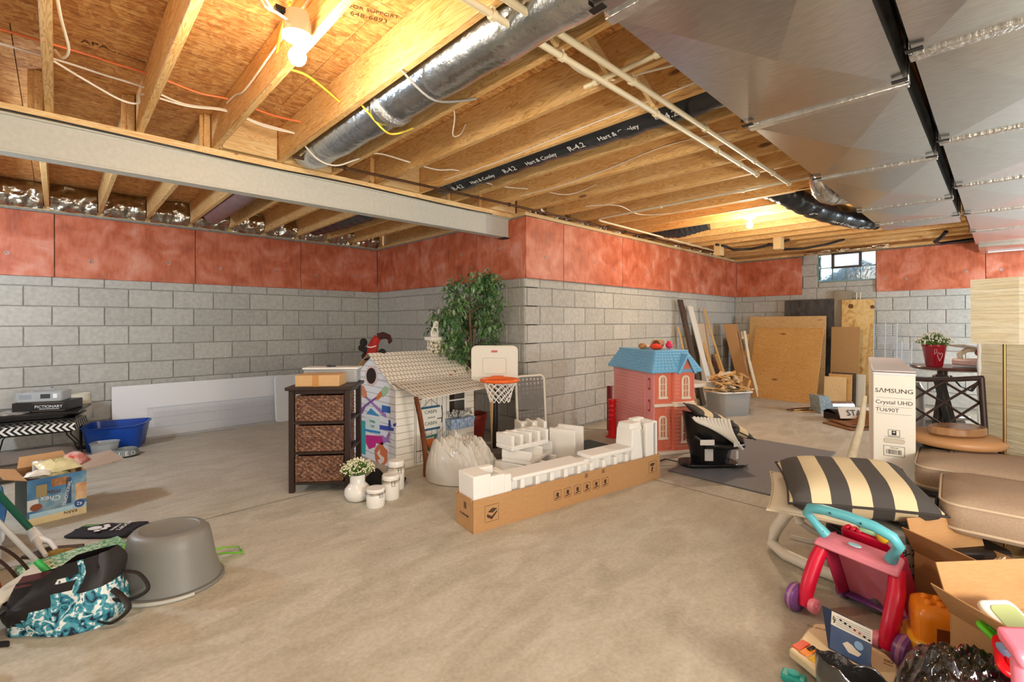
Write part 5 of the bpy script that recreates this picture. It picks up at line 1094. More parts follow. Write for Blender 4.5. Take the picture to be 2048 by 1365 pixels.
for i in range(20):
    z = .06+i*.036
    for x0, x1, y0_, y1_, ok in ((.205, .262, -.040, -.034, abs(z-.47) > .03), (.262, .395, -.040, -.034, z < .44), (.12, .18, -.004, .0, z < .44)):
        if ok: g = G(); g.box(x0, x1, y0_, y1_, z, z+.029); g.build('siding_board', SB, by)
g = G(); g.box(-.01, .20, -.03, 0, .455, .485); g.box(.185, .43, -.065, 0, .455, .485); g.box(.185, .43, -.05, 0, .485, .50); g.build('ledge', DC, dh, bevel=.005)
def awin(x, z, w, h, y):
    g = G(); n = 8; ol = [(-w/2, 0), (w/2, 0), (w/2, h-w/2)]+[(w/2*math.cos(PI*k/n), h-w/2+w/2*math.sin(PI*k/n)) for k in range(1, n)]+[(-w/2, h-w/2)]
    g.tube([(x+a, y-.004, z+b) for a, b in ol], .010, 6, closed=True); g.box(x-w/2-.015, x+w/2+.015, y-.018, y, z-.02, z); fr = g.build('arched_window', DC, dh, smooth=50)
    g = G(); g.T = T(x, y-.002, z) @ RX(PI/2); g.prism(ol, 0, .002); g.build('pane', C('doll_pane', '#cf8f70', rough=.5), fr)
    g = G(); g.bar((x, y-.006, z), (x, y-.006, z+h-.01), .006, .006); g.bar((x-w/2, y-.006, z+h*.3), (x+w/2, y-.006, z+h*.3), .006, .006); g.bar((x-w/2, y-.006, z+h*.6), (x+w/2, y-.006, z+h*.6), .006, .006); g.build('muntins', DC, fr)
awin(.095, .55, .07, .20, 0); awin(.325, .545, .07, .20, -.036); awin(.095, .16, .07, .20, 0); awin(.325, .12, .08, .26, -.036)
# roof
def roof_panel(a, b, c, d, nu, nv, par):
    A, B, Cc, D = map(Vector, (a, b, c, d)); n = (B-A).cross(D-A).normalized(); cen = Vector((W_/2, Dp/2, .85)); n = n if (A-cen).dot(n) > 0 else -n
    g = G(); g.add([A, B, Cc, D, A-n*.01, B-n*.01, Cc-n*.01, D-n*.01], [(0,1,2,3),(4,5,6,7),(0,1,5,4),(1,2,6,5),(2,3,7,6),(3,0,4,7)]); o = g.build('roof_slope', DBL, par)
    g = G()
    for j in range(nv):
        for i in range(nu):
            f = lambda u, v: A.lerp(B, u).lerp(D.lerp(Cc, u), v)
            u0, u1 = (i+.08+.04)/nu*.94+.03, (i+.9)/nu*.94+.03; v0, v1 = (j+.12)/nv*.88+.06, (j+.9)/nv*.88+.06
            P = [f(u0, v0), f(u1, v0), f(u1, v1), f(u0, v1)]
            g.add([P[0]+n*.007, P[1]+n*.007, P[2]+n*.002, P[3]+n*.002]+[p-n*.001 for p in P], [(0,1,2,3),(0,1,5,4),(1,2,6,5),(2,3,7,6),(3,0,4,7)])
    g.build('shingles', DBL, o, kind='stuff')
E_, I_, Z0, Z1 = -.05, .07, .80, .985
rf = G(); rf.box(E_, W_-E_, E_, Dp-E_, Z0-.018, Z0); r0 = rf.build('roof', DBL, dh, bevel=.008, seg=2)
roof_panel((E_, Dp-E_, Z0), (E_, E_, Z0), (I_-.02, I_-.02, Z1), (I_-.02, Dp-I_+.02, Z1), 16, 6, dh)
roof_panel((E_, E_, Z0), (.22, E_, Z0), (.22, I_-.02, Z1), (I_-.02, I_-.02, Z1), 6, 6, dh)
roof_panel((.22, E_, Z0), (W_-E_, E_, Z0), (W_-I_+.02, I_-.02, Z1), (.22, I_-.02, Z1), 6, 6, dh)
roof_panel((W_-E_, E_, Z0), (W_-E_, Dp-E_, Z0), (W_-I_+.02, Dp-I_+.02, Z1), (W_-I_+.02, I_-.02, Z1), 14, 6, dh)
g = G(); g.box(I_-.03, W_-I_+.03, I_-.03, Dp-I_+.03, Z1-.012, Z1+.008); g.build('roof_deck', DBL, dh, bevel=.006, seg=2)
g = G()
gx = .325
g.add([(gx-.10, -.07, .775), (gx, -.07, .955), (gx+.10, -.07, .775), (gx-.085, -.07, .77), (gx, -.07, .925), (gx+.085, -.07, .77), (gx-.10, .08, .775), (gx, .08, .955), (gx+.10, .08, .775)], [(0,1,7,6),(1,2,8,7),(0,3,4,1),(1,4,5,2)]); g.build('gable_roof', DBL, dh, solid=.014)
g = G(); g.add([(gx-.09, -.045, .76), (gx+.09, -.045, .76), (gx, -.045, .93), (gx-.09, .02, .76), (gx+.09, .02, .76), (gx, .02, .93)], [(0,1,2),(3,4,5),(0,1,4,3),(1,2,5,4),(2,0,3,5)]); g.build('gable_front', DO, dh)
# things on the dollhouse roof
def on_roof(x, y): return dh.matrix_basis @ Vector((x, y, Z1+.009))
def plush(name, label, loc, parts, cat='toy'):
    t = thing(name, label, cat, loc); 
    for nme, m, balls in parts:
        g = G()
        for c, r in balls: g.ball(c, r, 12, 8)
        g.build(nme, m, t, smooth=60)
    return t
plush('doll_shoe', 'tan and white soft toy shoe lying at the left of the dollhouse roof', on_roof(.10, .34), [('sole', C('shoe_white', '#efe6d6'), [((.06, 0, .02), (.09, .04, .02))]), ('upper', C('shoe_tan', '#b9814e'), [((-.02, 0, .03), (.05, .04, .03))])])
plush('plush_toy', 'orange plush toy lying on the dollhouse roof', on_roof(.15, .20), [('body', MT('orange_plush', '#ee4a2a', '#d83c20', sc=30, rough=.95), [((0, 0, .03), (.075, .05, .03)), ((.05, -.01, .025), (.04, .04, .025))])])
t = plush('plush_toy', 'brown striped plush toy on the dollhouse roof behind the orange one', on_roof(.22, .26), [('body', C('brown_plush2', '#7a4426', rough=.95), [((0, 0, .045), (.08, .05, .045)), ((.06, 0, .06), (.035, .035, .035))])])
g = G()
for i in range(5): g.tube([(-.05+i*.02, .055*math.cos(R(a)), .045+.05*math.sin(R(a))) for a in range(0, 181, 20)], .004, 5)
g.build('stripes', C('cream_stripe', '#e0b48a', rough=.9), t)
t = plush('toy_ball', 'hot pink knobbly toy at the right end of the dollhouse roof', on_roof(.31, .20), [('ball', C('hot_pink', '#e8305c', rough=.5), [((0, 0, .04), .036), ((.02, 0, .07), .015), ((-.02, 0, .075), .013)])])
# red posts
def redpost(x, y, h, lab):
    t = thing('toy_post', lab, 'post', (x, y, 0)); g = G(); RD = C('toy_red', '#cf1420', rough=.35)
    g.lathe([(.042, 0), (.042, h*.45), (.045, h*.46), (.032, h*.50), (.044, h*.56), (.032, h*.62), (.044, h*.68), (.032, h*.74), (.044, h*.80), (.034, h*.86), (.046, h*.92), (.044, h*.98), (0, h)], 14); g.build('spindle', RD, t, smooth=35)
    g = G(); g.box(-.05, .05, -.05, .05, 0, .02); g.build('foot', RD, t, bevel=.004)
redpost(4.40, 2.98, .43, 'bright red plastic turned post standing left of the dollhouse'); 
g = G(); g.box(-.02, .02, -.03, .03, 0, .52); tag(g.build('red_board', C('dull_red', '#8c2226', rough=.5), None, bevel=.004, loc=(4.68, 3.20, 0)), 'dull red narrow board standing behind the bright red post', 'board')

# grey rubber mat
mt_ = thing('floor_mat', 'dark grey ribbed rubber mat on the floor beyond the long box', 'mat', (4.56, 1.55, 0))
def rib():
    m, nt, b, co, oi = base('ribbed_rubber', .45, 0); tc = nm(nt, 'ShaderNodeTexCoord'); v = nm(nt, 'ShaderNodeTexVoronoi', distance='CHEBYCHEV'); v.inputs['Scale'].default_value = 1; v.inputs['Randomness'].default_value = 0
    nt.links.new(scaled(nt, tc.outputs['Object'], (32, 50, 1)), v.inputs['Vector']); nt.links.new(ramp(nt, v.outputs['Distance'], [(.2, '#8f939a'), (.42, '#63666c')]), b.inputs['Base Color']); bump(nt, b, v.outputs['Distance'], .5, .004); return m
g = G(); g.box(-.83, .86, -.44, .42, 0, .010); g.build('mat_sheet', rib(), mt_, bevel=.003)
m2 = G(); m2.box(-.55, .35, -.2, .2, 0, .008); tag(m2.build('floor_mat', C('blue_grey_mat', '#4a5a62', rough=.7), None, loc=(3.75, 2.92, 0), rot=(0, 0, R(-6))), 'thin dark blue-grey mat on the floor behind the styrofoam, left of the dollhouse', 'mat')

# baby rocker base with pillow
bs = thing('infant_seat', 'black infant car seat base carrying a white rippled cover', 'car seat', (4.13, 1.80, .0105), R(-42))
BP = C('gloss_black', '#17171a', rough=.25)
g = G(); g.prism(rrect(.50, .24, .09, 5), 0, .035); g.build('base_foot', BP, bs, bevel=.012, seg=2)
g = G(); g.lathe([(.15, .03), (.16, .06), (.17, .12), (.19, .20), (.20, .24)], 28, (.02, 0, 0), sx=1.05, sy=.75); g.build('pedestal', BP, bs, smooth=50)
g = G(); g.sheet(lambda u, v: (.04+(.22+.04*v)*math.cos(2*PI*u), (.16+.03*v)*math.sin(2*PI*u), .20+.20*v*(1-.35*math.cos(2*PI*u))), 32, 8); g.sheet(lambda u, v: (.04+.255*v*math.cos(2*PI*u), .185*v*math.sin(2*PI*u), .20+.19*v*(1-.35*math.cos(2*PI*u)*v)), 32, 6); g.build('seat_shell', BP, bs, smooth=60)
g = G(); g.tube([(-.17, -.13, .28), (-.10, -.19, .22), (.08, -.20, .20), (.24, -.14, .20), (.30, 0, .22), (.24, .14, .22)], .024, 10); g.build('side_rail', BP, bs, smooth=60)
for x, y, z, w, h, rz in ((-.05, -.126, .07, .07, .10, -.1), (-.10, -.205, .225, .12, .045, 0), (.20, -.115, .08, .035, .07, .6), (.15, -.205, .21, .06, .04, .3)):
    g = G(); g.box(-w/2, w/2, -.002, .002, 0, h); g.build('warning_label', C('label_white', '#e6e4df'), bs, loc=(x, y-.008, z), rot=(0, 0, rz))
g = G(); g.tube([(-.25, .02, .02), (-.36, .04, .04), (-.44, .03, .02), (-.50, .05, .008)], .012, 8, flat=.5); g.tube([(.15, -.12, .01), (.24, -.16, .02), (.30, -.12, .02), (.26, -.09, .008), (.2, -.11, .006)], .010, 8, flat=.6); g.build('strap', BLACK, bs, smooth=60)
g = G()
for k in range(11):
    f = k/10; g.tube([(-.26+.40*f+(.03*f)+.0*s, -.205+.0*f, 0) for s in (0,)] and [(-.24+.30*f+.20*s*s*(1-f*.4)+.03, -.20-.02*math.sin(s*PI)+.01*f, .46-.02*f-.26*s*(.35+.65*f)) for s in [j/8 for j in range(9)]], .014, 6)
g.build('rippled_cover', C('rippled_white', '#e4dfd4', rough=.8), bs, smooth=60)
g = G(); g.sheet(lambda u, v: (-.22+.36*u+.12*v, -.17+.05*v, .45-.03*u-.20*v*(.4+.6*u)), 8, 6); g.build('cover_backing', C('dark_rib', '#4c4640', rough=.9), bs, smooth=60, solid=.012)
def stripes(name, a, b_, w, ang=0, ax=0, ph=0):
    m, nt, b, co, oi = base(name, .85, 0); tc = nm(nt, 'ShaderNodeTexCoord'); mp = nm(nt, 'ShaderNodeMapping'); mp.inputs['Rotation'].default_value = (0, 0, ang); nt.links.new(tc.outputs['Object'], mp.inputs[0])
    sp = nm(nt, 'ShaderNodeSeparateXYZ'); nt.links.new(mp.outputs[0], sp.inputs[0]); m1 = nm(nt, 'ShaderNodeMath', operation='MULTIPLY_ADD'); m1.inputs[1].default_value = 1/w; m1.inputs[2].default_value = ph; nt.links.new(sp.outputs[ax], m1.inputs[0])
    f = nm(nt, 'ShaderNodeMath', operation='FRACT'); nt.links.new(m1.outputs[0], f.inputs[0]); k = nm(nt, 'ShaderNodeMath', operation='GREATER_THAN'); k.inputs[1].default_value = .5; nt.links.new(f.outputs[0], k.inputs[0])
    nt.links.new(mixc(nt, k.outputs[0], lin(a), lin(b_)), b.inputs['Base Color']); bump(nt, b, noise_n(nt, co, 200, 2), .15, .002); return m
STR = stripes('charcoal_cream_stripe', '#ddcba4', '#4b4745', .165, ph=.25)
def pillow(t, w, d, h, m, edge, parent_z=0, sag=0):
    def f(s):
        def k(u, v):
            x, y = 2*u-1, 2*v-1; cu = 1-.07*(1-y*y); cv = 1-.07*(1-x*x)
            z = s*h/2*(max(0, 1-x**4)*max(0, 1-y**4))**.55+.007*noise.noise(Vector((x*3, y*3, s)))*(1-max(abs(x), abs(y)))
            return (x*w/2*cu, y*d/2*cv, z-sag*(x*x+y*y)*.5)
        return k
    g = G(); g.sheet(f(1), 24, 24); g.sheet(f(-1), 24, 24); g.build('pillow_cover', m, t, smooth=70)
    ed = []
    for i in range(40):
        a = i/40*4; sd_ = int(a); q_ = a-sd_; u, v = ((q_, 0), (1, q_), (1-q_, 1), (0, 1-q_))[sd_]; ed.append(f(1)(u, v))
    g = G(); g.tube(ed, .006, 6, closed=True); g.build('welt', edge, t, smooth=60)
CHW = C('charcoal_welt', '#3c3836', rough=.9)
pw = thing('throw_pillow', 'charcoal and cream striped pillow tipped over the black infant seat', 'pillow', tuple(atd(1436, 842, 4.17)), rot=(R(4), R(25), R(-44)))
pillow(pw, .54, .36, .10, STR, CHW)

# ================= far wall stack =================
def panel(name, label, y0, y1, xb, xt, h, m, th=.012, z0=0, cat='board', skew=0):
    t = thing(name, label, cat, (xb, (y0+y1)/2, z0)); g = G(); w = abs(y1-y0)/2; dx = xt-xb
    g.hexa([(0, -w, 0), (th, -w, 0), (th, w, 0), (0, w, 0)], [(dx, -w, h), (dx+th, -w, h), (dx+th, w, h), (dx, w, h)]); g.build('sheet', m, t, bevel=.0015); return t
pf_ = panel('plywood_sheet', 'large honey-brown plywood sheet in front of the stack leaning on the far wall', 3.02, 1.98, 8.42, 8.78, 1.175, PLY, .012); pf_.rotation_euler.z = R(-5)
g = G(); g.bar((.36-.004, -.53, 1.177), (.36-.004, .50, 1.182), .02, .012); g.build('edge_strip', PINE, pf_)
panel('plywood_sheet', 'taller pale plywood sheet directly behind the honey-brown one', 3.19, 2.0, 8.98, 9.12, 1.37, PLY2, .016)
panel('black_board', 'tall black stained board leaning behind the plywood sheets', 2.66, 1.92, 9.20, 9.27, 1.65, MT('black_stained', '#2c2a29', '#55504c', sc=4, stretch=(1, 5, 1.2), rough=.6, dist=1, det=6), .018)
panel('pale_board', 'tall pale board between the black board and the knotty board', 1.93, 1.68, 9.25, 9.28, 1.78, MT('weathered_board', '#a79a84', '#8f826d', sc=6, stretch=(1, 1, .3)), .018)
kb = panel('knotty_board', 'tall knotty plywood board at the right of the stack', 1.81, 1.385, 9.12, 9.25, 1.63, MT('knotty_ply', '#d9ae68', '#b98442', sc=5, rough=.6, dist=2.2, det=5, stops=[(.3, '#c08a48'), (.45, '#dcb36c'), (.6, '#e6c586'), (.72, '#a87236')]), .018)
for y, z, r in ((.09, 1.52, .035), (-.19, 1.50, .03)): g = G(); g.T = T((1.52/1.63)*.13-.002, y, z) @ RY(-PI/2); g.lathe([(r, 0), (r*.6, .0015)], 14, sx=1.2); g.build('knot', C('knot_brown', '#6a3f1c'), kb)
panel('hardboard_sheet', 'plain brown hardboard sheet in front of the knotty board', 1.92, 1.54, 8.95, 9.08, 1.19, MT('hardboard', '#b58a54', '#ae8350', sc=40), .008)
for i, (ya, yb, xb, h, m, lab) in enumerate(((1.90, 1.62, 8.48, .43, PINE_X, 'short pale pine board, frontmost of the short boards under the hardboard'), (1.86, 1.56, 8.56, .47, PLY, 'short brown board second from the front under the hardboard'), (1.84, 1.52, 8.62, .49, DARKW, 'short dark-edged board behind the two short boards'), (1.56, 1.42, 8.70, .47, C('primed_white', '#d9cfbb'), 'short white primed board at the right of the short boards'))):
    panel('short_board', lab, ya, yb, xb, xb+.06, h, m, .018)
panel('trim_stick', 'pale narrow pine stick leaning at the left edge of the honey-brown plywood', 3.10, 3.06, 8.33, 8.70, 1.06, PINE, .018)
# wire shelves
for (ya, yb, h, lab) in ((1.38, 1.10, 1.25, 'taller white wire shelf leaning on the far wall'), (1.16, .93, .97, 'shorter white wire shelf leaning on the far wall')):
    t = thing('wire_shelf', lab, 'shelf', (9.05, (ya+yb)/2, 0)); g = G(); w = (ya-yb)/2
    n = int(h/.028)
    for i in range(n): z = i*.028+.01; g.bar((.15*z/h, -w, z), (.15*z/h, w, z), .007, .007)
    g.build('cross_wires', WIRE, t, kind='stuff')
    for y in (-w, 0, w): g = G(); g.tube([(0, y, 0), (.15, y, h)], .006, 6); g.build('rail', WIRE, t)
g = G(); 
for y in (1.62, 1.57): g.tube([(9.28, y, 1.5), (9.29, y, 1.74)], .010, 8)
tag(g.build('white_pipes', PVC, None, smooth=50), 'pair of short white pipes sticking up behind the knotty board', 'pipe')
# lumber against the right wall
def lean(name, label, x, y, h, w, th, m, dx=.0, cat='lumber', yt=3.46):
    t = thing(name, label, cat, (x, y, 0)); g = G(); dy = yt-y
    g.hexa([(-w/2, -th, 0), (w/2, -th, 0), (w/2, 0, 0), (-w/2, 0, 0)], [(-w/2+dx, dy-th, h), (w/2+dx, dy-th, h), (w/2+dx, dy, h), (-w/2+dx, dy, h)]); g.build('plank', m, t, bevel=.002)
lean('plank', 'tall dark charred plank leaning on the right wall behind the dollhouse', 7.10, 3.18, 1.62, .12, .04, DARKW, -.18)
lean('plank', 'white painted plank leaning beside the dark plank', 7.38, 3.12, 1.53, .16, .018, C('white_paint', '#e8e4da'), -.10)
lean('plank', 'tall thin pale stick leaning right of the white plank', 8.0, 3.10, 1.50, .05, .02, PINE, -.22)
lean('plank', 'wide beige panel leaning behind the thin pale stick', 7.72, 3.34, 1.25, .42, .012, MT('beige_panel', '#d2bda0', '#cbb497', sc=5))
lean('plank', 'narrow pale board with a slanted top between beige panel and thin stick', 7.75, 3.15, 1.02, .10, .018, PINE, -.05)
lean('plank', 'short brown board leaning on the right wall near the far corner', 8.25, 3.2, .72, .18, .018, PLY, .02); lean('plank', 'narrow reddish-brown offcut leaning near the far corner', 8.12, 3.12, .62, .05, .02, C('red_brown', '#6a3420'), .0)
lean('plank', 'thin pale stick standing left of the dark charred plank', 6.95, 3.2, 1.20, .03, .02, PINE, -.08)
tb_ = thing('tall_carton', 'tall narrow closed cardboard box leaning in the far corner', 'box', (8.50, 3.06, 0)); g = G()
g.hexa([(-.05, -.14, 0), (.20, -.10, 0), (.16, .06, 0), (-.09, .02, 0)], [(-.02-.12, .12, 1.24), (.23-.12, .16, 1.24), (.19-.12, .34, 1.24), (-.06-.12, .30, 1.24)]); g.build('carton', CARD, tb_, bevel=.004)
g = G(); g.box(-.002, .002, -.03, .03, 0, .13); g.build('shipping_label', C('label_white', '#e6e4df'), tb_, loc=(.01, .035, .98), rot=(R(-11), 0, R(75)))
text('BLANCO', .075, C('brown_print', '#4a3220'), tb_, T(-.045, -.01, .80) @ RZ(R(10)) @ RX(PI/2-.2) @ RZ(-PI/2))
vt = thing('angled_trim', 'white V-shaped moulding leaning by the tall carton', 'trim', (8.44, 2.84, 0)); g = G()
for k in (0, .045): g.bar((.03+k, 0, .0), (-.10+k, .10, .62), .025, .03); g.bar((-.10+k, .10, .61), (.02+k, .22, 1.12), .025, .03)
g.build('moulding', C('raw_white', '#e6d7b8'), vt, bevel=.003)
ct = thing('flat_carton', 'flattened brown cardboard leaning between moulding and plywood', 'cardboard', (8.80, 3.16, 0)); g = G(); g.hexa([(-.2, -.10, 0), (.12, -.02, 0), (.12, -.01, 0), (-.2, -.09, 0)], [(-.05, .2, 1.0), (.22, .24, .95), (.22, .25, .95), (-.05, .21, 1.0)]); g.build('sheet', CARD, ct)
# bin of scrap wood
sb = thing('scrap_bin', 'translucent plastic bin heaped with wood offcuts in front of the tall carton', 'bin', (6.66, 2.62, 0), R(-30))
bowlbox(.50, .38, .32, 0, tap=.84).build('bin_body', CLEAR2, sb, smooth=40, solid=.004)
g = G(); g.tube([(x, y, .32) for x, y in rrect(.52, .40, .07, 5)], .012, 8, closed=True); g.build('rim', C('bin_rim', '#e8e8e4'), sb, smooth=60)
random.seed(12); cols = [PINE, PINE_X, C('primed_white', '#d9cfbb'), PLY]
for i in range(62):
    L = random.uniform(.16, .40); a = random.uniform(-.7, .7)+(.2 if i % 3 else 1.2); x, y = random.gauss(0, .13), random.gauss(0, .09); z = .30+.0055*(i-18)+.06*random.random()*(1-abs(x)*4 if abs(x) < .25 else 0)
    if i < 18: x *= .5; y *= .4; L = min(L, .26); z = .03+.014*i
    g = G(); g.box(-L/2, L/2, -.02, .02, -.008, .008); o = g.build('wood_offcut', cols[i % 4], None, loc=tuple(sb.matrix_basis @ Vector((x, y, z))), rot=(random.uniform(-.3, .3), random.uniform(-.35, .35), a+sb.rotation_euler.z))
    tag(o, ('short ' if L < .22 else 'long ' if L > .32 else '')+('knotty pine', 'pale pine', 'white primed', 'brown plywood')[i % 4]+' offcut '+('low inside' if i < 18 else 'in the heap above')+' the scrap bin, '+('left' if x < -.04 else 'right' if x > .04 else 'middle')+(' rear' if y > .02 else ' front')+' part', 'offcut', 'wood offcuts in the scrap bin')
for i, (x, y, h, dx) in enumerate(((.18, .05, .52, .10), (.20, -.04, .46, .14), (.16, .12, .58, .06))):
    g = G(); g.bar((x, y, .05), (x+dx, y+.02, h), .03, .012); o = g.build('wood_offcut', PINE, None); o.matrix_world = sb.matrix_basis; tag(o, ('longest pale stick', 'shortest pale stick', 'middle pale stick')[i]+' poking out at the right side of the scrap bin', 'offcut', 'wood offcuts in the scrap bin')
# white side table behind the dollhouse
wt2 = thing('side_table', 'plain white square side table right behind the dollhouse', 'table', (5.9, 2.52, 0), R(-27)); g = G(); g.box(-.28, .28, -.28, .28, .37, .42); g.build('tabletop', WHITE, wt2, bevel=.003)
for sx in (-1, 1):
    for sy in (-1, 1): g = G(); g.box(sx*.28-.05*(sx > 0), sx*.28+.05*(sx < 0), sy*.28-.05*(sy > 0), sy*.28+.05*(sy < 0), 0, .37); g.build('leg', WHITE, wt2)
# rugs, duct offcut near the far wall
dp = thing('duct_boot', 'blue-grey speckled sheet metal boot lying on the floor by the rugs', 'duct', (7.72, 1.74, 0), R(-40)); g = G(); g.hexa([(-.10, -.10, 0), (.12, -.10, 0), (.12, .1, 0), (-.10, .1, 0)], [(-.13, -.10, .25), (.02, -.10, .24), (.02, .1, .24), (-.13, .1, .25)]); g.build('box_end', MT('speckled_metal', '#8c9aa2', '#b7c2c6', sc=30, rough=.4, metal=.4), dp, bevel=.004)
g = G(); g.tube([(.10, 0, .08), (.40, -.02, .08)], .08, 16); g.build('round_collar', STEEL, dp, smooth=40)
sl = thing('slat_bundle', 'small heap of thin striped wooden slats on the floor left of the metal boot', 'slats', (7.62, 1.98, 0), R(-30))
for i in range(7): g = G(); g.box(-.16, .16, -.015, .015, 0, .01); g.build('slat', (PINE, DARKW)[i % 2], sl, loc=(random.uniform(-.03, .03), -.07+i*.022, .004+.011*(i % 4)), rot=(0, 0, random.uniform(-.3, .3)))
rg = thing('door_mat', 'folded black door mat with a white lettered band', 'rug', (7.42, 1.26, .0), R(-48)); g = G(); g.sheet(lambda u, v: ((u-.5)*.75, (v-.5)*.34, .09+.05*math.sin(v*PI)+.012*noise.noise(Vector((u*4, v*4, 1)))), 16, 10); g.box(-.36, .36, -.16, .16, 0, .09); g.build('mat_body', C('mat_black', '#2a1f1d', rough=.95), rg, smooth=50)
g = G(); g.hexa([(-.35, -.19, .06), (.36, -.19, .06), (.36, -.175, .055), (-.35, -.175, .055)], [(-.35, -.13, .19), (.36, -.13, .19), (.36, -.12, .185), (-.35, -.12, .185)]); g.build('white_band', C('band_white', '#ded5c8', rough=.9), rg)
text('STAY FOR A', .105, INK, rg, T(.02, -.166, .125) @ RX(R(66)), sx=-1 if False else 1)
COIR = MT('coir', '#9a6c42', '#7c5230', sc=60, rough=.95, bs=.6)
for i, (lab, x, y, z, a) in enumerate((('flat brown coir mat with printed dark line, lowest in the heap', 7.02, 1.18, .0, -38), ('brown coir mat folded in a hump on top of the flat one', 7.14, 1.16, .018, -48))):
    t = thing('coir_mat', lab, 'rug', (x, y, z), R(a)); g = G()
    g.sheet(lambda u, v: ((u-.5)*.66, (v-.5)*.44, .008+(.13*math.exp(-((u-.62)/.18)**2) if i else .0)), 20, 10); g.build('coir_sheet', COIR, t, smooth=60, solid=.012)
    g = G(); g.tube([(-.25, -.15, .018), (-.1, -.17, .018), (.05, -.14, .02 if not i else .04), (.15, -.17, .02 if not i else .10)], .006, 6, flat=.5); g.build('printed_line', C('dark_brown', '#3a2216'), t)
# ================= near right =================
CR = PSI-PI/2
def Lc(r, d, z=0): return (d*_c+r*_s, d*_s-r*_c, z)
# side table fix-up position behind the dollhouse
wt2.location = Lc(.40*6.6-.14, 6.75); 
# ---- television carton ----
tv = thing('television_carton', 'tall narrow white cardboard television carton printed with black lettering', 'box', Lc(.765*2.9, 2.9), R(9.8-90))
tw, tl, th_ = .20, 1.35, .968
WC = C('white_carton', '#ece6d9', rough=.6)
g = G(); g.box(0, tw, 0, tl, 0, th_-.006); g.build('carton', WC, tv, bevel=.004)
g = G(); g.box(-.003, tw+.003, -.003, tl+.003, th_-.03, th_); g.build('lid', C('lid_white', '#e3e4ea', rough=.45), tv, bevel=.005)
g = G(); g.box(-.0032, tw+.0032, -.0045, -.003, th_-.012, th_-.006); g.build('brown_edge', C('kraft_edge', '#7a5a44'), tv)
F = lambda x, z: T(x, -.0006, z) @ RX(PI/2)
BK = C('carton_black', '#26262a', rough=.5)
text('S\u039bMSUNG', .037, BK, tv, F(tw/2, .845), sx=1.06, ext=.0012); text('Crystal UHD', .033, BK, tv, F(tw/2, .775), ext=.0008); text('TU690T', .033, BK, tv, F(.068, .728), ext=.0003)
g = G()
for z in (.802, .749, .706): g.box(.018, tw-.018, -.0008, 0, z, z+.0012)
g.box(.072, .128, -.0008, 0, .575, .577); g.box(.072, .128, -.0008, 0, .610, .612); g.box(.072, .074, -.0008, 0, .575, .612); g.box(.126, .128, -.0008, 0, .575, .612); g.box(.089, .111, -.001, 0, .580, .607)
g.box(.055, .15, -.0008, 0, .566, .5675)
g.box(.05, .15, -.0008, 0, .452, .454); g.box(.05, .15, -.0008, 0, .512, .514); g.box(.05, .052, -.0008, 0, .454, .512); g.box(.148, .15, -.0008, 0, .454, .512)
random.seed(2); x = .062
while x < .138: w = random.choice((.001, .0015, .003)); g.box(x, x+w, -.0008, 0, .465, .492); x += w+random.choice((.0015, .003))
g.build('printed_lines', BK, tv, kind='stuff')
g = G(); g.box(.098, .102, -.0012, 0, .592, .603); g.box(.094, .106, -.0012, 0, .595, .599); g.build('icon_arrow', WC, tv)
text('DO NOT LAY FLAT', .0065, BK, tv, F(.1, .570)); text('0 8870 6469', .008, BK, tv, F(.1, .502))
g = G(); g.T = F(.1, .545); g.prism(rrect(.098, .026, .0125, 5), 0, .0015); g.build('hand_grip', C('grip_beige', '#cfc5b2'), tv); g = G(); g.T = F(.1, .545); P = rrect(.098, .026, .0125, 5); g.tube([(a, b_, .001) for a, b_ in P], .0008, 4, closed=True); g.build('grip_outline', C('grip_line', '#6b6357'), tv)
# cream padded thing leaning at the box side
pd = thing('padded_panel', 'cream padded strip leaning against the left side of the television carton', 'panel', Lc(.738*2.95-.02, 3.0), R(9.8-90))
g = G(); g.tube([(-.02, 0, .02), (-.035, .0, .2), (.0, .0, .40), (.05, .0, .62), (.07, .0, .80)], [.03, .028, .022, .016, .010], 10, flat=1.2); g.build('pad', MT('cream_quilt', '#d6c9ae', '#c5b699', sc=20, rough=.9), pd, smooth=60)

# ---- striped pillow on wicker hamper ----
hm = thing('wicker_hamper', 'black woven hamper under the big striped pillow', 'basket', Lc(1.86, 2.34), CR)
hm.scale = (1, 1, .74)
g = G(); g.prism(rrect(.42, .36, .08, 4), 0, .44); g.build('basket_body', MT('black_weave', '#1c1a1b', '#34302e', sc=60, rough=.4, bs=.8), hm, bevel=.01)
g = G(); g.tube([(x, y, .445) for x, y in rrect(.45, .39, .09, 5)], .018, 8, closed=True)
g.build('plaited_rim', MT('black_weave2', '#191818', '#4a4644', sc=70, rough=.35, bs=1), hm, smooth=60)
for i in range(13): z = .03+i*.032; g = G(); g.tube([(x, y, z) for x, y in rrect(.43, .37, .085, 4)], .009, 6, closed=True); g.build('woven_band', MATS['black_weave2'], hm, smooth=60)
b7 = thing('storage_crate', 'grey plastic crate with a printed label below the striped pillow', 'crate', Lc(1.66, 2.02), CR)
b7.scale = (1, 1, .9)
g = G(); g.box(-.10, .10, 0, .2, 0, .40); g.build('crate', MT('smoke_plastic', '#6c6a66', '#807e7a', sc=6, rough=.35), b7, bevel=.02, seg=2)
g = G(); g.box(.0, .07, -.002, 0, .20, .34); l = g.build('label', C('label_grey', '#cfcac0'), b7); text('B-7', .045, INK, l, T(.035, -.0025, .30) @ RX(PI/2)); text('24 LB', .022, INK, l, T(.035, -.0025, .24) @ RX(PI/2))
pw2 = thing('throw_pillow', 'large charcoal and cream striped pillow lying on the black hamper in front of the carton', 'pillow', Lc(1.66, 2.33, .455), rot=(R(4), R(-3), CR+R(-24)))
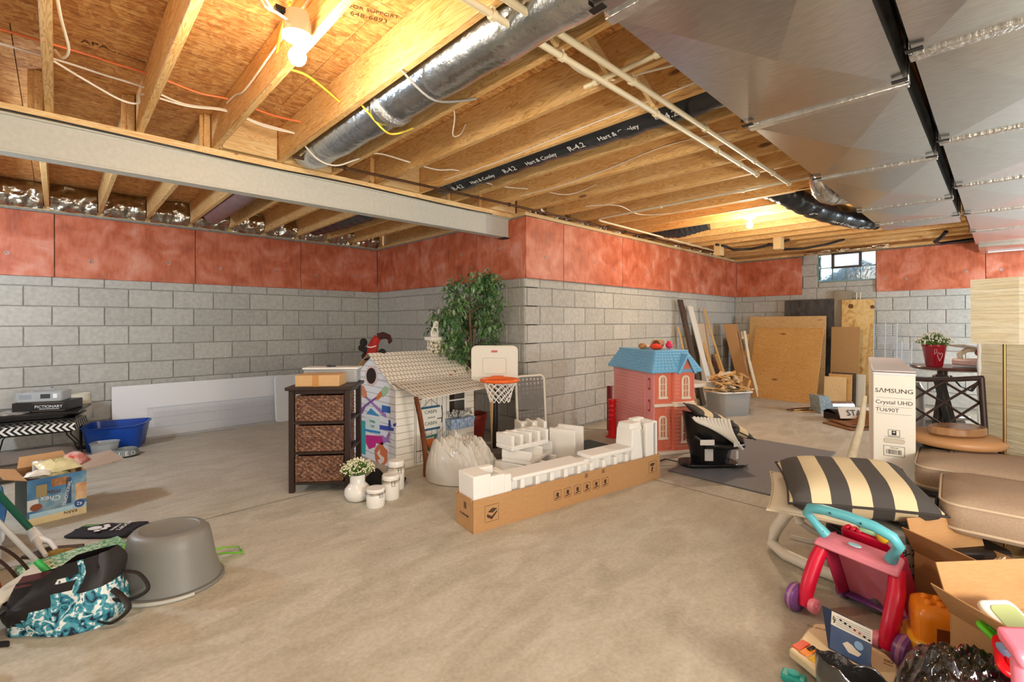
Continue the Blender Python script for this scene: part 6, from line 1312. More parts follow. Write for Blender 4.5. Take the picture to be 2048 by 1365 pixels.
STR2 = stripes('charcoal_cream_stripe_wide', '#ddcba4', '#4b4745', .155, ph=.25)
pillow(pw2, .58, .56, .19, STR2, CHW)
pw3 = thing('throw_pillow', 'plain cream pillow corner showing under the left of the large striped pillow', 'pillow', Lc(1.60, 2.40, .355), rot=(R(4), R(3), CR+R(-30)))
pillow(pw3, .52, .54, .07, C('cream_fabric', '#e0d4bb', rough=.9), C('cream_welt', '#d2c4a6', rough=.9))

# ---- white bouncer frame ----
wfz = thing('bouncer_frame', 'white rounded plastic frame of a baby bouncer lying behind the pink walker', 'baby bouncer', (0, 0, 0))
def Ld(u, v, D): return tuple(atd(u, v, D))
pts = [Ld(1600, 1012, 2.50), Ld(1572, 1030, 2.55), Ld(1550, 1062, 2.62), Ld(1545, 1090, 2.62), Ld(1570, 1115, 2.50), Ld(1620, 1140, 2.38), Ld(1680, 1160, 2.27), Ld(1740, 1178, 2.18), Ld(1800, 1190, 2.12), Ld(1828, 1172, 2.14), Ld(1835, 1130, 2.2), Ld(1810, 1095, 2.24), Ld(1760, 1065, 2.28), Ld(1700, 1040, 2.34), Ld(1640, 1018, 2.42)]
g = G(); g.tube([(p[0], p[1], max(p[2], .031)) for p in pts], .030, 10, closed=True); g.build('frame_loop', CREAM, wfz, smooth=60)
g = G(); g.tube([Ld(1592, 1040, 2.5), Ld(1625, 1062, 2.45), Ld(1680, 1090, 2.35), Ld(1730, 1120, 2.26)], .016, 8); g.tube([Ld(1582, 1075, 2.55), Ld(1620, 1085, 2.48), Ld(1655, 1085, 2.40)], .014, 8); g.build('inner_bar', C('greyish_plastic', '#bcb4a6', rough=.4), wfz, smooth=60)
g = G(); g.tube([Ld(1595, 1030, 2.48), Ld(1600, 1045, 2.48)], .022, 12); g.build('hinge', CREAM, wfz, smooth=50)
g = G(); g.tube([Ld(1640, 1110, 2.38), Ld(1662, 1118, 2.36)], .010, 6); g.build('buckle', BLACK, wfz)
g = G(); g.tube([Ld(1560, 1012, 2.45), Ld(1575, 1000, 2.42), Ld(1620, 1000, 2.40), Ld(1700, 1035, 2.28), Ld(1780, 1068, 2.15), Ld(1850, 1065, 2.10), Ld(1880, 1040, 2.1)], .007, 6); tag(g.build('bag_strap', BLACK, None, smooth=60), 'black cord trailing under the striped pillow', 'strap')

# ---- pink push walker ----
wk = thing('push_walker', 'pink and crimson toddler push walker with a turquoise handle and purple wheels', 'walker', Lc(1.262, 2.03), CR+math.atan2(-.28, .143))
wk.scale = (.95, .95, .93)
CRM = C('crimson_plastic', '#d8143c', rough=.3); PNK = C('soft_pink_plastic', '#ea8a9c', rough=.35); MAG = C('magenta_plastic', '#c2305a', rough=.35); PUR = C('purple_plastic', '#7a4a8e', rough=.3); TQ = C('turquoise_plastic', '#63bccb', rough=.35)
for x, in ((0,), (.32,)):
    g = G(); g.tube([(x+(.02 if x == 0 else -.02), .115, .325), (x+(.005 if x == 0 else -.005), .075, .25), (x, .03, .165), (x, .0, .10), (x, -.005, .05)], [.028, .031, .031, .030, .028], 12); g.build('leg', CRM, wk, smooth=60)
def wheel(x, y, r, w, name='wheel'):
    g = G(); g.T = T(x, y, r) @ RY(PI/2); g.lathe([(r*.72, -w/2), (r*.97, -w*.35), (r, 0), (r*.97, w*.35), (r*.72, w/2), (r*.3, w/2)], 28); o = g.build(name, PUR, wk, smooth=40)
    g = G(); g.T = T(x, y, r) @ RY(PI/2); g.lathe([(r*1.004, -w*.12), (r*1.012, 0), (r*1.004, w*.12)], 28, cap=False); g.build('pink_tread', C('mauve_tread', '#b07aa4', rough=.4), o, smooth=40)
wheel(-.045, 0, .062, .05); wheel(.375, 0, .064, .055); wheel(.0, .31, .058, .04); wheel(.33, .31, .058, .04)
for x in (.035, .285): g = G(); g.T = T(x, 0, .062) @ RY(PI/2); g.lathe([(.032, -.012), (.034, 0), (.032, .012), (.020, .016), (.018, .012), (.012, .012), (.010, .018), (0, .018)], 20); g.build('axle_cap', PNK, wk, smooth=40)
# body: top shelf and hollow tapered panel
g = G(); g.hexa([(-.01, .06, .31), (.33, .06, .31), (.31, .17, .345), (.01, .17, .345)], [(.0, .07, .345), (.32, .07, .345), (.30, .165, .365), (.02, .165, .365)]); g.build('top_shelf', PNK, wk, bevel=.012, seg=2)
g = G(); t_ = .012
def pan(y0, z0, y1, z1, xw0, xw1, th, m, nme):
    g = G(); g.hexa([(.16-xw0, y0, z0), (.16+xw0, y0, z0), (.16+xw0, y0+th, z0+.004), (.16-xw0, y0+th, z0+.004)], [(.16-xw1, y1, z1), (.16+xw1, y1, z1), (.16+xw1, y1+th, z1+.004), (.16-xw1, y1+th, z1+.004)]); return g.build(nme, m, wk, bevel=.004)
pan(.30, .04, .15, .345, .135, .13, .012, PNK, 'back_panel')
for s in (-1, 1):
    g = G(); xs = .16+s*.135; g.hexa([(xs, .22, .05), (xs+s*.012, .22, .05), (xs+s*.012, .34, .04), (xs, .34, .04)], [(.16+s*.13, .08, .33), (.16+s*.142, .08, .33), (.16+s*.142, .19, .36), (.16+s*.13, .19, .36)]); g.build('side_cheek', MAG, wk, bevel=.004)
g = G(); g.box(.03, .29, .255, .34, .035, .05); g.build('bottom_tray', PUR, wk, bevel=.005)
g = G(); g.hexa([(.04, .20, .33), (.28, .20, .33), (.28, .25, .30), (.04, .25, .30)], [(.05, .17, .40), (.27, .17, .40), (.27, .22, .40), (.05, .22, .40)]); g.build('activity_board', CRM, wk, bevel=.015, seg=2)
for x in (.07, .095, .12): g = G(); g.box(x, x+.02, .165, .20, .398, .412); g.build('piano_key', CRM, wk, bevel=.004)
g = G(); g.ball((.225, .18, .415), (.03, .025, .028)); g.build('yellow_spinner', C('yellow_toy', '#e8b92c', rough=.35), wk, smooth=60)
g = G(); g.ball((.265, .18, .40), (.03, .025, .022)); g.build('clear_dome', CLEAR2, wk, smooth=60)
g = G(); g.box(.13, .20, .17, .185, .405, .425); g.build('green_bar', C('mint_toy', '#9fd0a4'), wk, bevel=.005)
g = G(); g.T = T(.15, .10, .3655); g.lathe([(.018, 0), (.016, .004), (0, .004)], 16, sx=1.5); g.build('blue_button', C('pale_blue_btn', '#a9d3e2'), wk, smooth=40)
hx = [(.03, .10, .365), (.0, .075, .41), (-.025, .05, .455), (.0, .035, .49), (.06, .03, .505), (.16, .03, .51), (.26, .03, .505), (.32, .035, .485), (.335, .05, .45), (.31, .075, .41), (.285, .10, .365)]
g = G(); g.tube(hx, [.024, .018, .019, .021, .022, .022, .022, .021, .019, .018, .024], 14); h = g.build('handle', TQ, wk, smooth=60)
for i, p in enumerate(((.03, .078, .385), (-.012, .033, .46), (.10, .008, .507), (.22, .008, .507), (.325, .03, .47), (.285, .078, .385))): g = G(); g.ball(p, .005, 8, 5); g.build('screw_hole', C('dark_hole', '#1f4a55'), h, smooth=60)

# ---- bistro table, stool, plant ----
DM = C('dark_bronze_metal', '#3a2a26', rough=.4, metal=.3)
bt = thing('bistro_table', 'round dark pedestal table holding the red flower pot', 'table', Lc(.915*3.5+.06, 3.5), CR)
g = G(); g.lathe([(.20, .905), (.235, .915), (.24, .928), (.235, .935), (0, .935)], 40); g.build('tabletop', C('wine_tabletop', '#5a3a36', rough=.2), bt, smooth=40)
g = G(); g.lathe([(.03, .03), (.03, .90), (.09, .91)], 16, (-.07, 0, 0)); g.build('pedestal', DM, bt, smooth=40); g = G(); g.lathe([(.22, 0), (.22, .015), (.04, .04)], 30, (-.05, 0, 0)); g.build('foot_plate', DM, bt, smooth=40)
pp = thing('flower_pot', 'red pot with a white heart drawing holding small white flowers', 'plant', Lc(.895*3.45, 3.45, .9355), CR)
pp.scale = (.8, .8, 1.0)
RP = MT('red_glazed', '#9c1c28', '#7c1520', sc=6, rough=.15)
g = G(); g.lathe([(.055, 0), (.060, .005), (.085, .145), (.090, .15), (.088, .162), (.080, .162), (.076, .14), (0, .13)], 32); g.build('pot', RP, pp, smooth=40)
def wrapP(P, z0, r0=.0745, w=.9): return [((r0+.17*(z-0)*.19)*math.sin(a)*1.0, -(r0+.17*(z)*.19)*math.cos(a), z) for a, z in P]
hh = [(-.05, .045), (-.30, .085), (-.28, .105), (-.14, .105), (-.05, .09), (.05, .105), (.18, .10), (.20, .085), (-.05, .045)]
g = G(); g.tube([((.064+.17*z)*math.sin(a-.15), -(.064+.17*z)*math.cos(a-.15), z) for a, z in hh], .0016, 5); g.tube([((.064+.17*z)*math.sin(a-.5), -(.064+.17*z)*math.cos(a-.5), z) for a, z in [(-.2, .09), (-.2, .13), (-.05, .13), (.0, .115), (-.1, .10)]], .0014, 5); g.build('heart_drawing', C('pink_ink', '#f0c6cc'), pp)
bouquet(pp, (0, 0, .13), .135, 170, LG, C('white_blossom', '#f2f0ea', rough=.7), 9, .75)
bs2 = thing('bar_stool', 'dark metal bar stool with crossed back bars and a round tan padded seat', 'stool', Lc(.937*2.80, 2.80), CR)
g = G(); g.lathe([(.18, .535), (.215, .545), (.228, .565), (.222, .585), (.19, .60), (.10, .612), (0, .615)], 40); g.build('seat', C('tan_vinyl', '#b98a5c', rough=.4), bs2, smooth=50)
bk_ = G(); zt, zb = .905, .575; yb_ = .20; bk_.T = T(.13, 0, 0)
bk_.tube([(-.23, yb_-.03, .60), (-.23, yb_, zt)], .012, 10); bk_.tube([(.23, yb_-.03, .02), (.23, yb_-.02, .60), (.23, yb_, zt)], .017, 10); bk_.tube([(-.24, yb_, zt), (-.1, yb_+.03, zt-.012), (.1, yb_+.03, zt-.012), (.24, yb_, zt)], .016, 10); bk_.tube([(-.23, yb_-.02, zb), (0, yb_+.01, zb-.005), (.23, yb_-.02, zb)], .009, 8); bk_.build('back_frame', DM, bs2, smooth=50)
xs = [(-.23, .01), (0, .03), (.23, .01)]
for a, b_ in (((-.23, .88), (.0, .745)), ((0, .745), (.23, .60)), ((-.23, .745), (-.0, .88)), ((0, .88), (.23, .745)), ((-.23, .745), (0, .60)), ((0, .60), (.23, .745)), ((.0, .745), (.23, .88)), ((-.23, .60), (0, .745))):
    g = G(); g.T = T(.13, 0, 0); g.tube([(a[0], yb_+.01, a[1]), (b_[0], yb_+.01, b_[1])], .0075, 8); g.build('cross_bar', DM, bs2, smooth=50)
for sx, sy in ((-1, -1), (1, -1), (-1, 1)): g = G(); g.tube([(sx*.14, sy*.13, .53), (sx*.22, sy*.20, 0)], .014, 8); g.build('leg', DM, bs2, smooth=50)
g = G(); g.tube([(.205*math.cos(R(a)), .195*math.sin(R(a)), .20) for a in range(0, 360, 15)], .009, 8, closed=True); g.build('foot_ring', DM, bs2, smooth=50); g = G(); g.tube([(.13*math.cos(R(a)), .13*math.sin(R(a)), .51) for a in range(0, 360, 15)], .018, 8, closed=True); g.build('swivel_ring', BLACK, bs2, smooth=50)
wd = thing('wooden_board', 'shiny oval slice of wood lying on the tan stool seat', 'wooden board', Lc(.945*2.74, 2.74, .612), CR+.1)
g = G(); g.prism([(.155*math.cos(a)*(1+.05*math.sin(3*a)), .10*math.sin(a)) for a in [2*PI*k/36 for k in range(36)]], 0, .045); g.build('slab', MT('wrapped_wood', '#8a6444', '#a97f56', sc=12, rough=.2, stretch=(1, 3, 1)), wd, bevel=.008, seg=2)
ht = thing('booster_tray', 'pale pink and white folding booster tray on the dark table', 'tray', Lc(.995*3.42, 3.42, .9355), CR)
g = G(); g.prism(rrect(.30, .20, .05, 4), .01, .055); g.build('pink_tray', C('pale_pink', '#e3c3c4', rough=.4), ht, bevel=.01, seg=2)
g = G(); g.hexa([(-.14, -.02, .15), (.18, -.02, .10), (.18, .14, .10), (-.14, .14, .15)], [(-.145, -.02, .165), (.18, -.02, .115), (.18, .14, .115), (-.145, .14, .165)]); g.build('white_tray', WHITE, ht, bevel=.006); g = G(); g.tube([(-.12, .03, .05), (-.13, .03, .09), (-.08, .03, .12), (.0, .03, .13)], .018, 8); g.build('arm', CREAM, ht, smooth=60)
g = G(); g.ball((.02, 0, .10), (.06, .04, .03)); g.tube([(-.02, -.03, .08), (-.03, -.05, .06)], .007, 6); g.tube([(.0, -.03, .08), (.0, -.055, .055)], .007, 6); g.build('coral_toy', C('coral_toy', '#a4483c', rough=.5), ht, smooth=60)
xl = thing('folding_stand', 'black folding stand leg slanting behind the crossed stool back', 'stand', Lc(.93*3.2, 3.2), CR); g = G(); g.bar((.17, .03, .0), (-.06, .03, .90), .05, .05, (0, 1, 0)); g.build('slanted_leg', BLACK, xl, bevel=.006); g = G(); g.bar((-.12, .08, .0), (.05, .10, .89), .04, .04, (0, 1, 0)); g.build('rear_leg', DM, xl, bevel=.006)
g = G(); g.tube([(-.03, -.03, .90), (.02, -.05, .83), (.09, -.05, .80), (.16, -.03, .86)], .012, 6, flat=.4); g.build('strap', BLACK, xl, smooth=60)
sg = thing('storage_box', 'silvery translucent storage box seen through the crossed stool back', 'box', Lc(.88*3.75, 3.75), CR); g = G(); g.box(-.20, .22, -.1, .25, 0, .50); g.build('tub', MT('silver_haze', '#9a9da2', '#b7babd', sc=5, rough=.25), sg, bevel=.015, seg=2); g = G(); g.box(-.22, .24, -.12, .27, .50, .53); g.build('lid', WHITE, sg, bevel=.01)
rl = thing('wrapped_roll', 'grey-brown plastic wrapped upright roll behind the stool', 'roll', Lc(.915*3.35, 3.62), CR); g = G(); g.lathe([(.08, 0), (.085, .3), (.075, .75), (.05, .80)], 16); g.build('roll', MT('wrapped_roll', '#7b6f66', '#a59c92', sc=9, stretch=(1, 1, .4), rough=.3, bs=.5), rl, smooth=50)

# ---- paper lamps ----
def paper(name, a, b_):
    m, nt, b, co, oi = base(name, .85, 0); c2 = scaled(nt, co, (.6, .6, 9)); n = noise_n(nt, c2, 7, 5, .5); nt.links.new(ramp(nt, n, [(.35, a), (.65, b_)]), b.inputs['Base Color']); bump(nt, b, n, 1, .02)
    b.inputs['Transmission Weight'].default_value = .0; return m
PAP = paper('crinkled_paper', '#e2d6b4', '#efe6cc')
lp = thing('floor_lamp', 'floor lamp with a square crinkled paper shade on a thin brass pole', 'lamp', Lc(2.735, 2.62), R(-23))
g = G(); a = .10
g.add([(x, y, z) for z in (1.14, 1.50) for x, y in ((-a, -a), (a, -a), (a, a), (-a, a))], [(0,1,5,4),(1,2,6,5),(2,3,7,6),(3,0,4,7)]); g.build('shade', PAP, lp, solid=.004)
g = G(); g.tube([(0, 0, .02), (0, 0, 1.40)], .008, 10); g.build('pole', C('brass', '#9c7c4c', rough=.3, metal=.9), lp, smooth=50); g = G(); g.lathe([(.11, 0), (.11, .012), (.012, .025)], 28); g.build('base', C('brass', '#9c7c4c'), lp, smooth=40)
g = G(); g.bar((-a, 0, 1.145), (a, 0, 1.145), .004, .004); g.bar((0, -a, 1.145), (0, a, 1.145), .004, .004); g.build('shade_spider', BLACKM, lp)
cl = thing('column_lamp', 'tall square column lamp of crinkled cream paper behind the floor lamp', 'lamp', Lc(3.37, 3.02), R(-38))
g = G(); a = .19; g.add([(x, y, z) for z in (.03, 1.13) for x, y in ((-a, -a), (a, -a), (a, a), (-a, a))], [(0,1,5,4),(1,2,6,5),(2,3,7,6),(3,0,4,7)]); g.build('paper_column', PAP, cl, solid=.004)
g = G(); g.box(-.195, .195, -.195, .195, 0, .03); g.box(-.195, .195, -.195, .195, 1.13, 1.14); g.build('frame', C('raw_white', '#e6d7b8'), cl)
for y in (-.19, .19): g = G(); g.tube([(-.192+.004*math.sin(i*2.1), y+.004*math.sin(i*3.3), .03+i*.055) for i in range(21)], [.010+.004*(i % 2) for i in range(21)], 6); g.build('crumpled_edge', C('silver_white', '#d8d8d4', rough=.4), cl, smooth=60)

# ---- padded patio ottomans ----
OT = MT('beige_upholstery', '#a58e78', '#b39c85', rough=.9, sc=140, bs=.2); PIP = C('pale_piping', '#cbb79c', rough=.8)
for lab, x, y in (('front beige cushioned patio seat at the right edge with pale piping', 3.03, -.14), ('rear beige cushioned patio seat at the right edge, behind the front one', 3.62, .0)):
    o = thing('patio_seat', lab, 'seat', (x, y, 0), R(-90+3))
    cushion(o, .68, .56, .135, OT, PIP, z=.365, puff=.03, r=.07)
    g = G()
    for sx in (-1, 1):
        for sy in (-1, 1): g.tube([(sx*.24, sy*.18, .355), (sx*.28, sy*.22, 0)], .010, 8)
    for p in (((-.26, -.2), (.26, -.2)), ((.26, -.2), (.26, .2)), ((.26, .2), (-.26, .2)), ((-.26, .2), (-.26, -.2)), ((-.26, -.2), (.26, .2)), ((-.26, .2), (.26, -.2))): g.tube([(p[0][0], p[0][1], .352), (p[1][0], p[1][1], .352)], .009, 8)
    g.build('metal_frame', BLACKM, o, smooth=50)
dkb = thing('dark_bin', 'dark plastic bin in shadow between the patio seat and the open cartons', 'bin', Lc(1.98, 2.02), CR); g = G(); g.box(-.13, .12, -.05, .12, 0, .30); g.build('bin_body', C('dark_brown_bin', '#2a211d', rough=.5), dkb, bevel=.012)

# ---- open cartons ----
def carton(name, lab, r, d, w, l, h, flaps, rz=0, m=CARD):
    t = thing(name, lab, 'box', Lc(r, d), CR+rz); q_ = .005; g = G(); g.box(0, w, 0, l, 0, q_); g.box(0, w, 0, q_, q_, h); g.box(0, w, l-q_, l, q_, h); g.box(0, q_, q_, l-q_, q_, h); g.box(w-q_, w, q_, l-q_, q_, h); g.build('carton_body', m, t, bevel=.001)
    for side, ang, ln in flaps:
        a_ = R(ang); ca, sa = math.cos(a_)*ln, math.sin(a_)*ln; n = .004
        if side == 'l': P = [(0, 0, h), (0, l, h), (-ca, l, h+sa), (-ca, 0, h+sa)]; nv = Vector((sa, 0, ca)).normalized()*n
        if side == 'r': P = [(w, 0, h), (w, l, h), (w+ca, l, h+sa), (w+ca, 0, h+sa)]; nv = Vector((-sa, 0, ca)).normalized()*n
        if side == 'f': P = [(0, 0, h), (w, 0, h), (w, -ca, h+sa), (0, -ca, h+sa)]; nv = Vector((0, sa, ca)).normalized()*n
        if side == 'b': P = [(0, l, h), (w, l, h), (w, l+ca, h+sa), (0, l+ca, h+sa)]; nv = Vector((0, -sa, ca)).normalized()*n
        g = G(); g.hexa(P, [tuple(Vector(p)+nv) for p in P]); g.build('flap', m, t)
    return t
ca_ = carton('open_carton', 'open cardboard carton behind the pink walker, holding a white printed paper', 1.73, 1.64, .34, .34, .30, [('b', 75, .13), ('l', 60, .12), ('f', 35, .15)], R(8))
mn = thing('printed_papers', 'white papers with black print standing in the rear open carton', 'paper', Lc(1.79, 1.82), CR+R(30)); 
for i in range(3): g = G(); g.box(-.02, .17, i*.012, i*.012+.003, .01, .33-.01*i); p_ = g.build('sheet', C('paper_white2', '#e9e4da'), mn, rot=(.12, 0, 0))
text('GET 38%', .04, INK, mn, T(.07, -.04, .29) @ RX(PI/2)); text('EASY 5', .03, INK, mn, T(.07, -.037, .25) @ RX(PI/2)); g = G(); g.box(.11, .135, -.037, -.035, .19, .30); g.build('black_bar', INK, mn)
cb_ = carton('open_carton', 'open cardboard carton of colourful toys at the right edge', 1.47, 1.20, .42, .36, .30, [('b', 70, .15), ('l', 55, .12), ('f', 15, .10)], R(4))
text('FRAGILE', .04, C('brown_print', '#4a3220'), cb_, T(.12, -.002, .22) @ RX(PI/2))
def block(name, lab, r, d, z, w, l, h, m, rot, cat='toy'):
    t = thing(name, lab, cat, Lc(r, d, z), rot=(rot[0], rot[1], CR+rot[2])); g = G(); g.prism(rrect(w, l, min(w, l)*.22, 4), 0, h*.5); g.build('shell', m, t, bevel=.006, seg=2); return t
tg = block('toy_frame', 'bright green plastic toy frame in the carton of toys', 1.45, 1.40, .32, .13, .10, .03, C('toy_green', '#5fd02c', rough=.3), (.5, .2, .4)); g = G(); g.prism(rrect(.09, .06, .01), .016, .02); g.build('inner_plate', C('toy_green_dark', '#46b41f', rough=.3), tg)
trd = block('toy_plate', 'bright red plastic toy plate in the carton of toys', 1.42, 1.31, .30, .14, .12, .03, C('toy_bright_red', '#e01420', rough=.3), (.5, .35, -.5)); g = G(); g.prism(rrect(.10, .08, .02), .016, .020); g.build('raised_rim', C('toy_red2', '#c40f1c', rough=.3), trd)
twh = block('toy_tray', 'cream plastic toy tray below the red toy plate', 1.44, 1.24, .285, .15, .10, .04, CREAM, (.3, .3, -.6)); g = G(); g.ball((.0, 0, .02), (.008, .008, .003)); g.build('screw', BLACKM, twh)
tw3 = block('toy_tray', 'white plastic toy tray behind the green toy frame', 1.53, 1.46, .33, .14, .12, .04, WHITE, (.6, .1, .2)); g = G(); g.prism(rrect(.1, .08, .02), .02, .024); g.build('inner_panel', C('pale_green_toy', '#b8c88a'), tw3)
bb = thing('toy_bottle', 'pale blue plastic toy bottle hanging over the left edge of the toy carton', 'toy', Lc(1.395, 1.33, .31), rot=(.1, -.5, CR)); g = G(); g.tube([(0, 0, -.06), (0, 0, -.04), (0, 0, .02), (0, 0, .045)], [.016, .022, .022, .014], 14, flat=.7); g.build('bottle', C('powder_blue', '#86a8cf', rough=.3), bb, smooth=50); g = G(); g.tube([(0, -.02, -.07), (0, -.02, -.02)], .005, 8); g.build('pale_stem', C('pale_lime2', '#d6e2b0'), bb, smooth=50)

# ---- toy bus, music toy, black bags, pink chair ----
bu = thing('toy_bus', 'chunky orange and yellow toy bus with figures on its roof', 'toy bus', Lc(1.56, 1.69), CR+R(-28))
OB2 = C('bus_orange', '#ef8a1c', rough=.25); YB2 = C('bus_yellow', '#eda92a', rough=.3)
g = G(); g.prism(rrect(.24, .17, .04, 4), .03, .13); g.build('lower_body', YB2, bu, bevel=.012, seg=2)
g = G(); ol = rrect(.21, .15, .04, 4); m_ = len(ol); L = [(1, .13), (1.0, .20), (.95, .235), (.8, .245), (.3, .247)]; g.add([(x*s, y*s, z) for s, z in L for x, y in ol], [(i*m_+k, i*m_+(k+1) % m_, (i+1)*m_+(k+1) % m_, (i+1)*m_+k) for i in range(4) for k in range(m_)]+[tuple(range(4*m_, 5*m_))]); g.build('cab_roof', OB2, bu, smooth=50)
for i in range(4):
    for j in range(2): g = G(); g.ball((-.06+i*.035, -.02+j*.045, .248), (.015, .015, .012), 12, 6); g.build('roof_button', OB2, bu, smooth=60)
for x in (-.075, .075):
    for y in (-.085, .085): g = G(); g.T = T(x, y, .035) @ RX(PI/2); g.lathe([(.033, -.012), (.035, 0), (.033, .012), (0, .014)], 18); g.build('wheel', BLACK, bu, smooth=40)
for x in (-.05, .03): g = G(); g.box(x, x+.05, -.077, -.073, .14, .19); g.build('window_opening', C('bus_dark', '#7a3a0c'), bu, bevel=.001)
g = G(); g.hexa([(-.15, -.05, .03), (-.11, -.06, .03), (-.11, .06, .03), (-.15, .05, .03)], [(-.14, -.04, .09), (-.11, -.06, .12), (-.11, .06, .12), (-.14, .04, .09)]); g.build('bonnet', YB2, bu, bevel=.01)
mu = thing('toy_piano', 'cream wooden toy piano with coloured keys and a music card', 'toy piano', Lc(1.17, 1.74), CR)
CW = C('cream_wood', '#ead7b0', rough=.4)
def ml(u, v, z): 
    D = (EYE-z)*943.3/(v-647.3); return ((u-1024)/943.3*D-1.17, D-1.74)
ol = [ml(1576, 1300, .06), ml(1592, 1284, .07), ml(1612, 1252, .08), ml(1628, 1240, .08), ml(1645, 1240, .08), ml(1700, 1262, .08), ml(1770, 1300, .08), ml(1792, 1322, .08), ml(1796, 1350, .08), ml(1790, 1390, .08), ml(1700, 1400, .06), ml(1640, 1352, .06)]
g = G(); g.prism(ol[::-1], .03, .062); g.build('body', CW, mu, bevel=.006, seg=2)
def on(u, v): x, y = ml(u, v, .062); return x, y
KEY = [('key_red', '#e0512c', 1588, 1300), ('key_orange', '#ee8a2c', 1603, 1312), ('key_yellow', '#edb92c', 1622, 1326), ('key_green', '#4aa64a', 1642, 1340)]
for nme, h, u, v in KEY:
    x, y = on(u, v); x2, y2 = on(u+24, v-12); g = G(); g.bar((x, y, .0645), (x2, y2, .0645), .030, .005); g.build('key', C(nme, h, rough=.35), mu, bevel=.002)
for u, v in ((1615, 1306), (1631, 1318)): x, y = on(u, v); x2, y2 = on(u+12, v-5); g = G(); g.bar((x, y, .070), (x2, y2, .070), .014, .008); g.build('black_key', BLACK, mu, bevel=.002)
x, y = on(1617, 1254); text('CD piano', .016, C('gold_ink', '#8a6a3a'), mu, T(x+.02, y-.012, .0622) @ RZ(-.5)); x, y = on(1776, 1330); text('18', .04, C('gold_ink', '#8a6a3a'), mu, T(x, y, .0622) @ RZ(.8))
A_, B_ = Vector((*ml(1655, 1298, .065), .063)), Vector((*ml(1742, 1345, .065), .063)); up_ = Vector((.0, .035, .135)); ex_ = B_-A_
g = G(); nn = ex_.cross(up_).normalized()*.004; nn = nn if nn.y > 0 else -nn; g.hexa([A_, B_, B_+nn, A_+nn], [A_+up_, B_+up_, B_+up_+nn, A_+up_+nn]); cdm = g.build('music_card', C('card_navy', '#20304f', rough=.4), mu)
FM = face_m(A_, ex_, up_)
wdt = ex_.length
def cq(x0, x1, y0, y1, mm, off, nme='print'): g = G(); g.T = FM @ T(0, 0, off if nn.y > 0 else off); g.box(x0, x1, y0, y1, 0, .0006); g.build(nme, mm, cdm)
cq(.004, wdt-.004, .088, .135, C('card_cream', '#f0ece0'), .001); cq(.004, wdt-.004, .004, .088, MT('night_art', '#24508c', '#5a6a86', sc=9, rough=.4), .001)
for i in range(5): cq(.02, wdt-.01, .096+i*.007, .0968+i*.007, INK, .0018)
for i in range(7): 
    g = G(); g.T = FM @ T(.035+i*.015, .118-.0035*i, .0022); g.lathe([(.0035, 0), (.0035, .0006)], 10, sx=1.2); g.build('note', C('note_red', '#c4302c') if i in (3, 4) else INK, cdm)
g = G(); g.T = FM; g.tube([(.014, .098, .003), (.018, .112, .003), (.012, .122, .003), (.010, .112, .003), (.017, .104, .003), (.012, .098, .003)], .0012, 5); g.build('clef', INK, cdm)
g = G(); g.T = FM @ T(.095, .062, .0018); g.lathe([(.014, 0), (.014, .0006)], 18); g.build('moon', C('moon_blue', '#8fb6de'), cdm)
g = G(); g.T = FM @ T(.075, .035, .0022); g.prism([(-.03, .008), (-.015, .022), (0, .018), (.012, .010), (.03, .004), (.02, -.010), (-.01, -.012)], 0, .0006); g.build('boat_shape', C('boat_cream', '#e4ded0'), cdm)
tl_ = block('teal_toy', 'small teal plastic toy under the left end of the toy piano', .985, 1.655, 0, .075, .05, .05, C('teal_toy', '#2fb3ab', rough=.35), (0, 0, -.7)); g = G(); g.ball((0, 0, .03), (.02, .014, .01)); g.build('cap', C('teal_toy2', '#58c8c0'), tl_, smooth=60)
BAGM = MT('black_bin_liner', '#161616', '#22201f', rough=.1, sc=20, bs=1, bsc=16, coat=1)
def binbag(lab, r, d, w, l, h, seed, rz=0, crest=0):
    t = thing('bin_bag', lab, 'bag', Lc(r, d), CR+rz); g = G()
    def f(u, v):
        x, y = 2*u-1, 2*v-1; rr = math.sqrt(x*x+y*y); k = (1-rr**2.6) if rr < 1 else 0; k = k**.5 if k > 0 else 0
        n = .22*noise.noise(Vector((x*2, y*2, seed)))+.13*abs(noise.noise(Vector((x*5, y*5, seed+1))))+.06*noise.noise(Vector((x*12, y*12, seed+2))); s = 1 if rr <= 1 else 1/rr
        return (x*s*w/2, y*s*l/2, .004+h*max(0, k*(.85+n)+crest*x*k))
    g.sheet(f, 60, 60); g.build('liner', BAGM, t, smooth=70); return t
binbag('crumpled shiny black plastic bag right of the toy piano in front of the bus', 1.34, 1.40, .38, .32, .30, 5)
b1 = thing('bin_bag', 'open-mouthed black plastic bag standing in front of the toy piano', 'bag', Lc(1.04, 1.385), CR)
b1.scale = (1, 1, .80)
g = G()
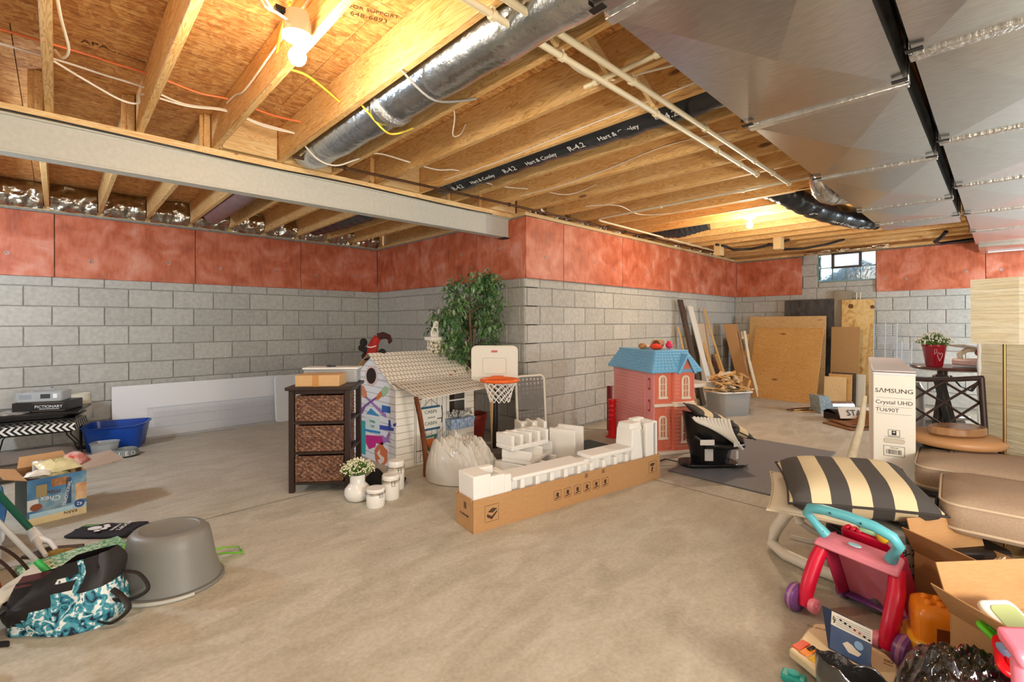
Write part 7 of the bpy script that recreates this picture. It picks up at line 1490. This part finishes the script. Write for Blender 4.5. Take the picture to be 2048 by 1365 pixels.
def ob1(u, v):
    a = u*2*PI; w = (.115+.02*v)*(1+.14*noise.noise(Vector((math.cos(a)*2, math.sin(a)*2, v*3)))); 
    return (w*math.cos(a)*1.05, w*math.sin(a)*.55, .003+v*(.265-.085*math.cos(a)+.03*noise.noise(Vector((math.cos(a)*3, math.sin(a)*3, 7)))))
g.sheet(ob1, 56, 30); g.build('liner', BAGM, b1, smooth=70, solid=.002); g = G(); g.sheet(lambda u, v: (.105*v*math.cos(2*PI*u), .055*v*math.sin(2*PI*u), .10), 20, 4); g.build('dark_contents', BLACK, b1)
pc = thing('toy_chair', 'bubblegum pink plastic toy chair frame at the bottom right corner', 'toy chair', Lc(1.31, 1.20), CR)
BG = C('bubblegum', '#ee8098', rough=.3)
g = G(); g.tube([(-.10, -.10, 0), (-.06, -.06, .20), (-.015, 0, .40)], [.022, .022, .02], 10, flat=1.3); g.build('leg', BG, pc, smooth=50); g = G(); g.tube([(.30, .0, 0), (.26, .0, .2), (.22, .02, .40)], .022, 10); g.build('leg', BG, pc, smooth=50)
g = G(); g.hexa([(-.05, -.03, .39), (.26, -.06, .37), (.28, .04, .41), (-.03, .05, .42)], [(-.05, -.02, .43), (.26, -.05, .42), (.28, .05, .45), (-.03, .06, .455)]); g.build('rail', BG, pc, bevel=.015, seg=3)
g = G(); g.box(-.06, .28, -.10, .16, .18, .215); g.build('seat', C('hot_pink_seat', '#e8506e', rough=.3), pc, bevel=.012, seg=2)
g = G(); g.tube([(-.11, .0, .26), (-.12, -.02, .30), (-.115, -.03, .33)], .010, 8); g.build('coral_hook', C('coral_hook', '#e0604c', rough=.3), pc, smooth=50)

# ---- stamps printed on the underside of the subfloor ----
STM = C('stamp_brown', '#5a3a1c', rough=.9)
def stamp(s, sz, uv0, uv1):
    a, b_ = atz(*uv0, 2.6935), atz(*uv1, 2.6935); x = b_-a; x.z = 0; text(s, sz, STM, ceil, face_m(a.lerp(b_, .5), x, Vector((0, 0, -1)).cross(x)), name='stamp', ext=.0004)
stamp('APA', .06, (150, 78), (228, 100)); stamp('THE ENGINEERED', .02, (215, 100), (290, 125))
stamp('FLOOR SUPPORT', .035, (700, 12), (775, 30)); stamp('648-6893', .045, (700, 8+18), (775, 30+14))
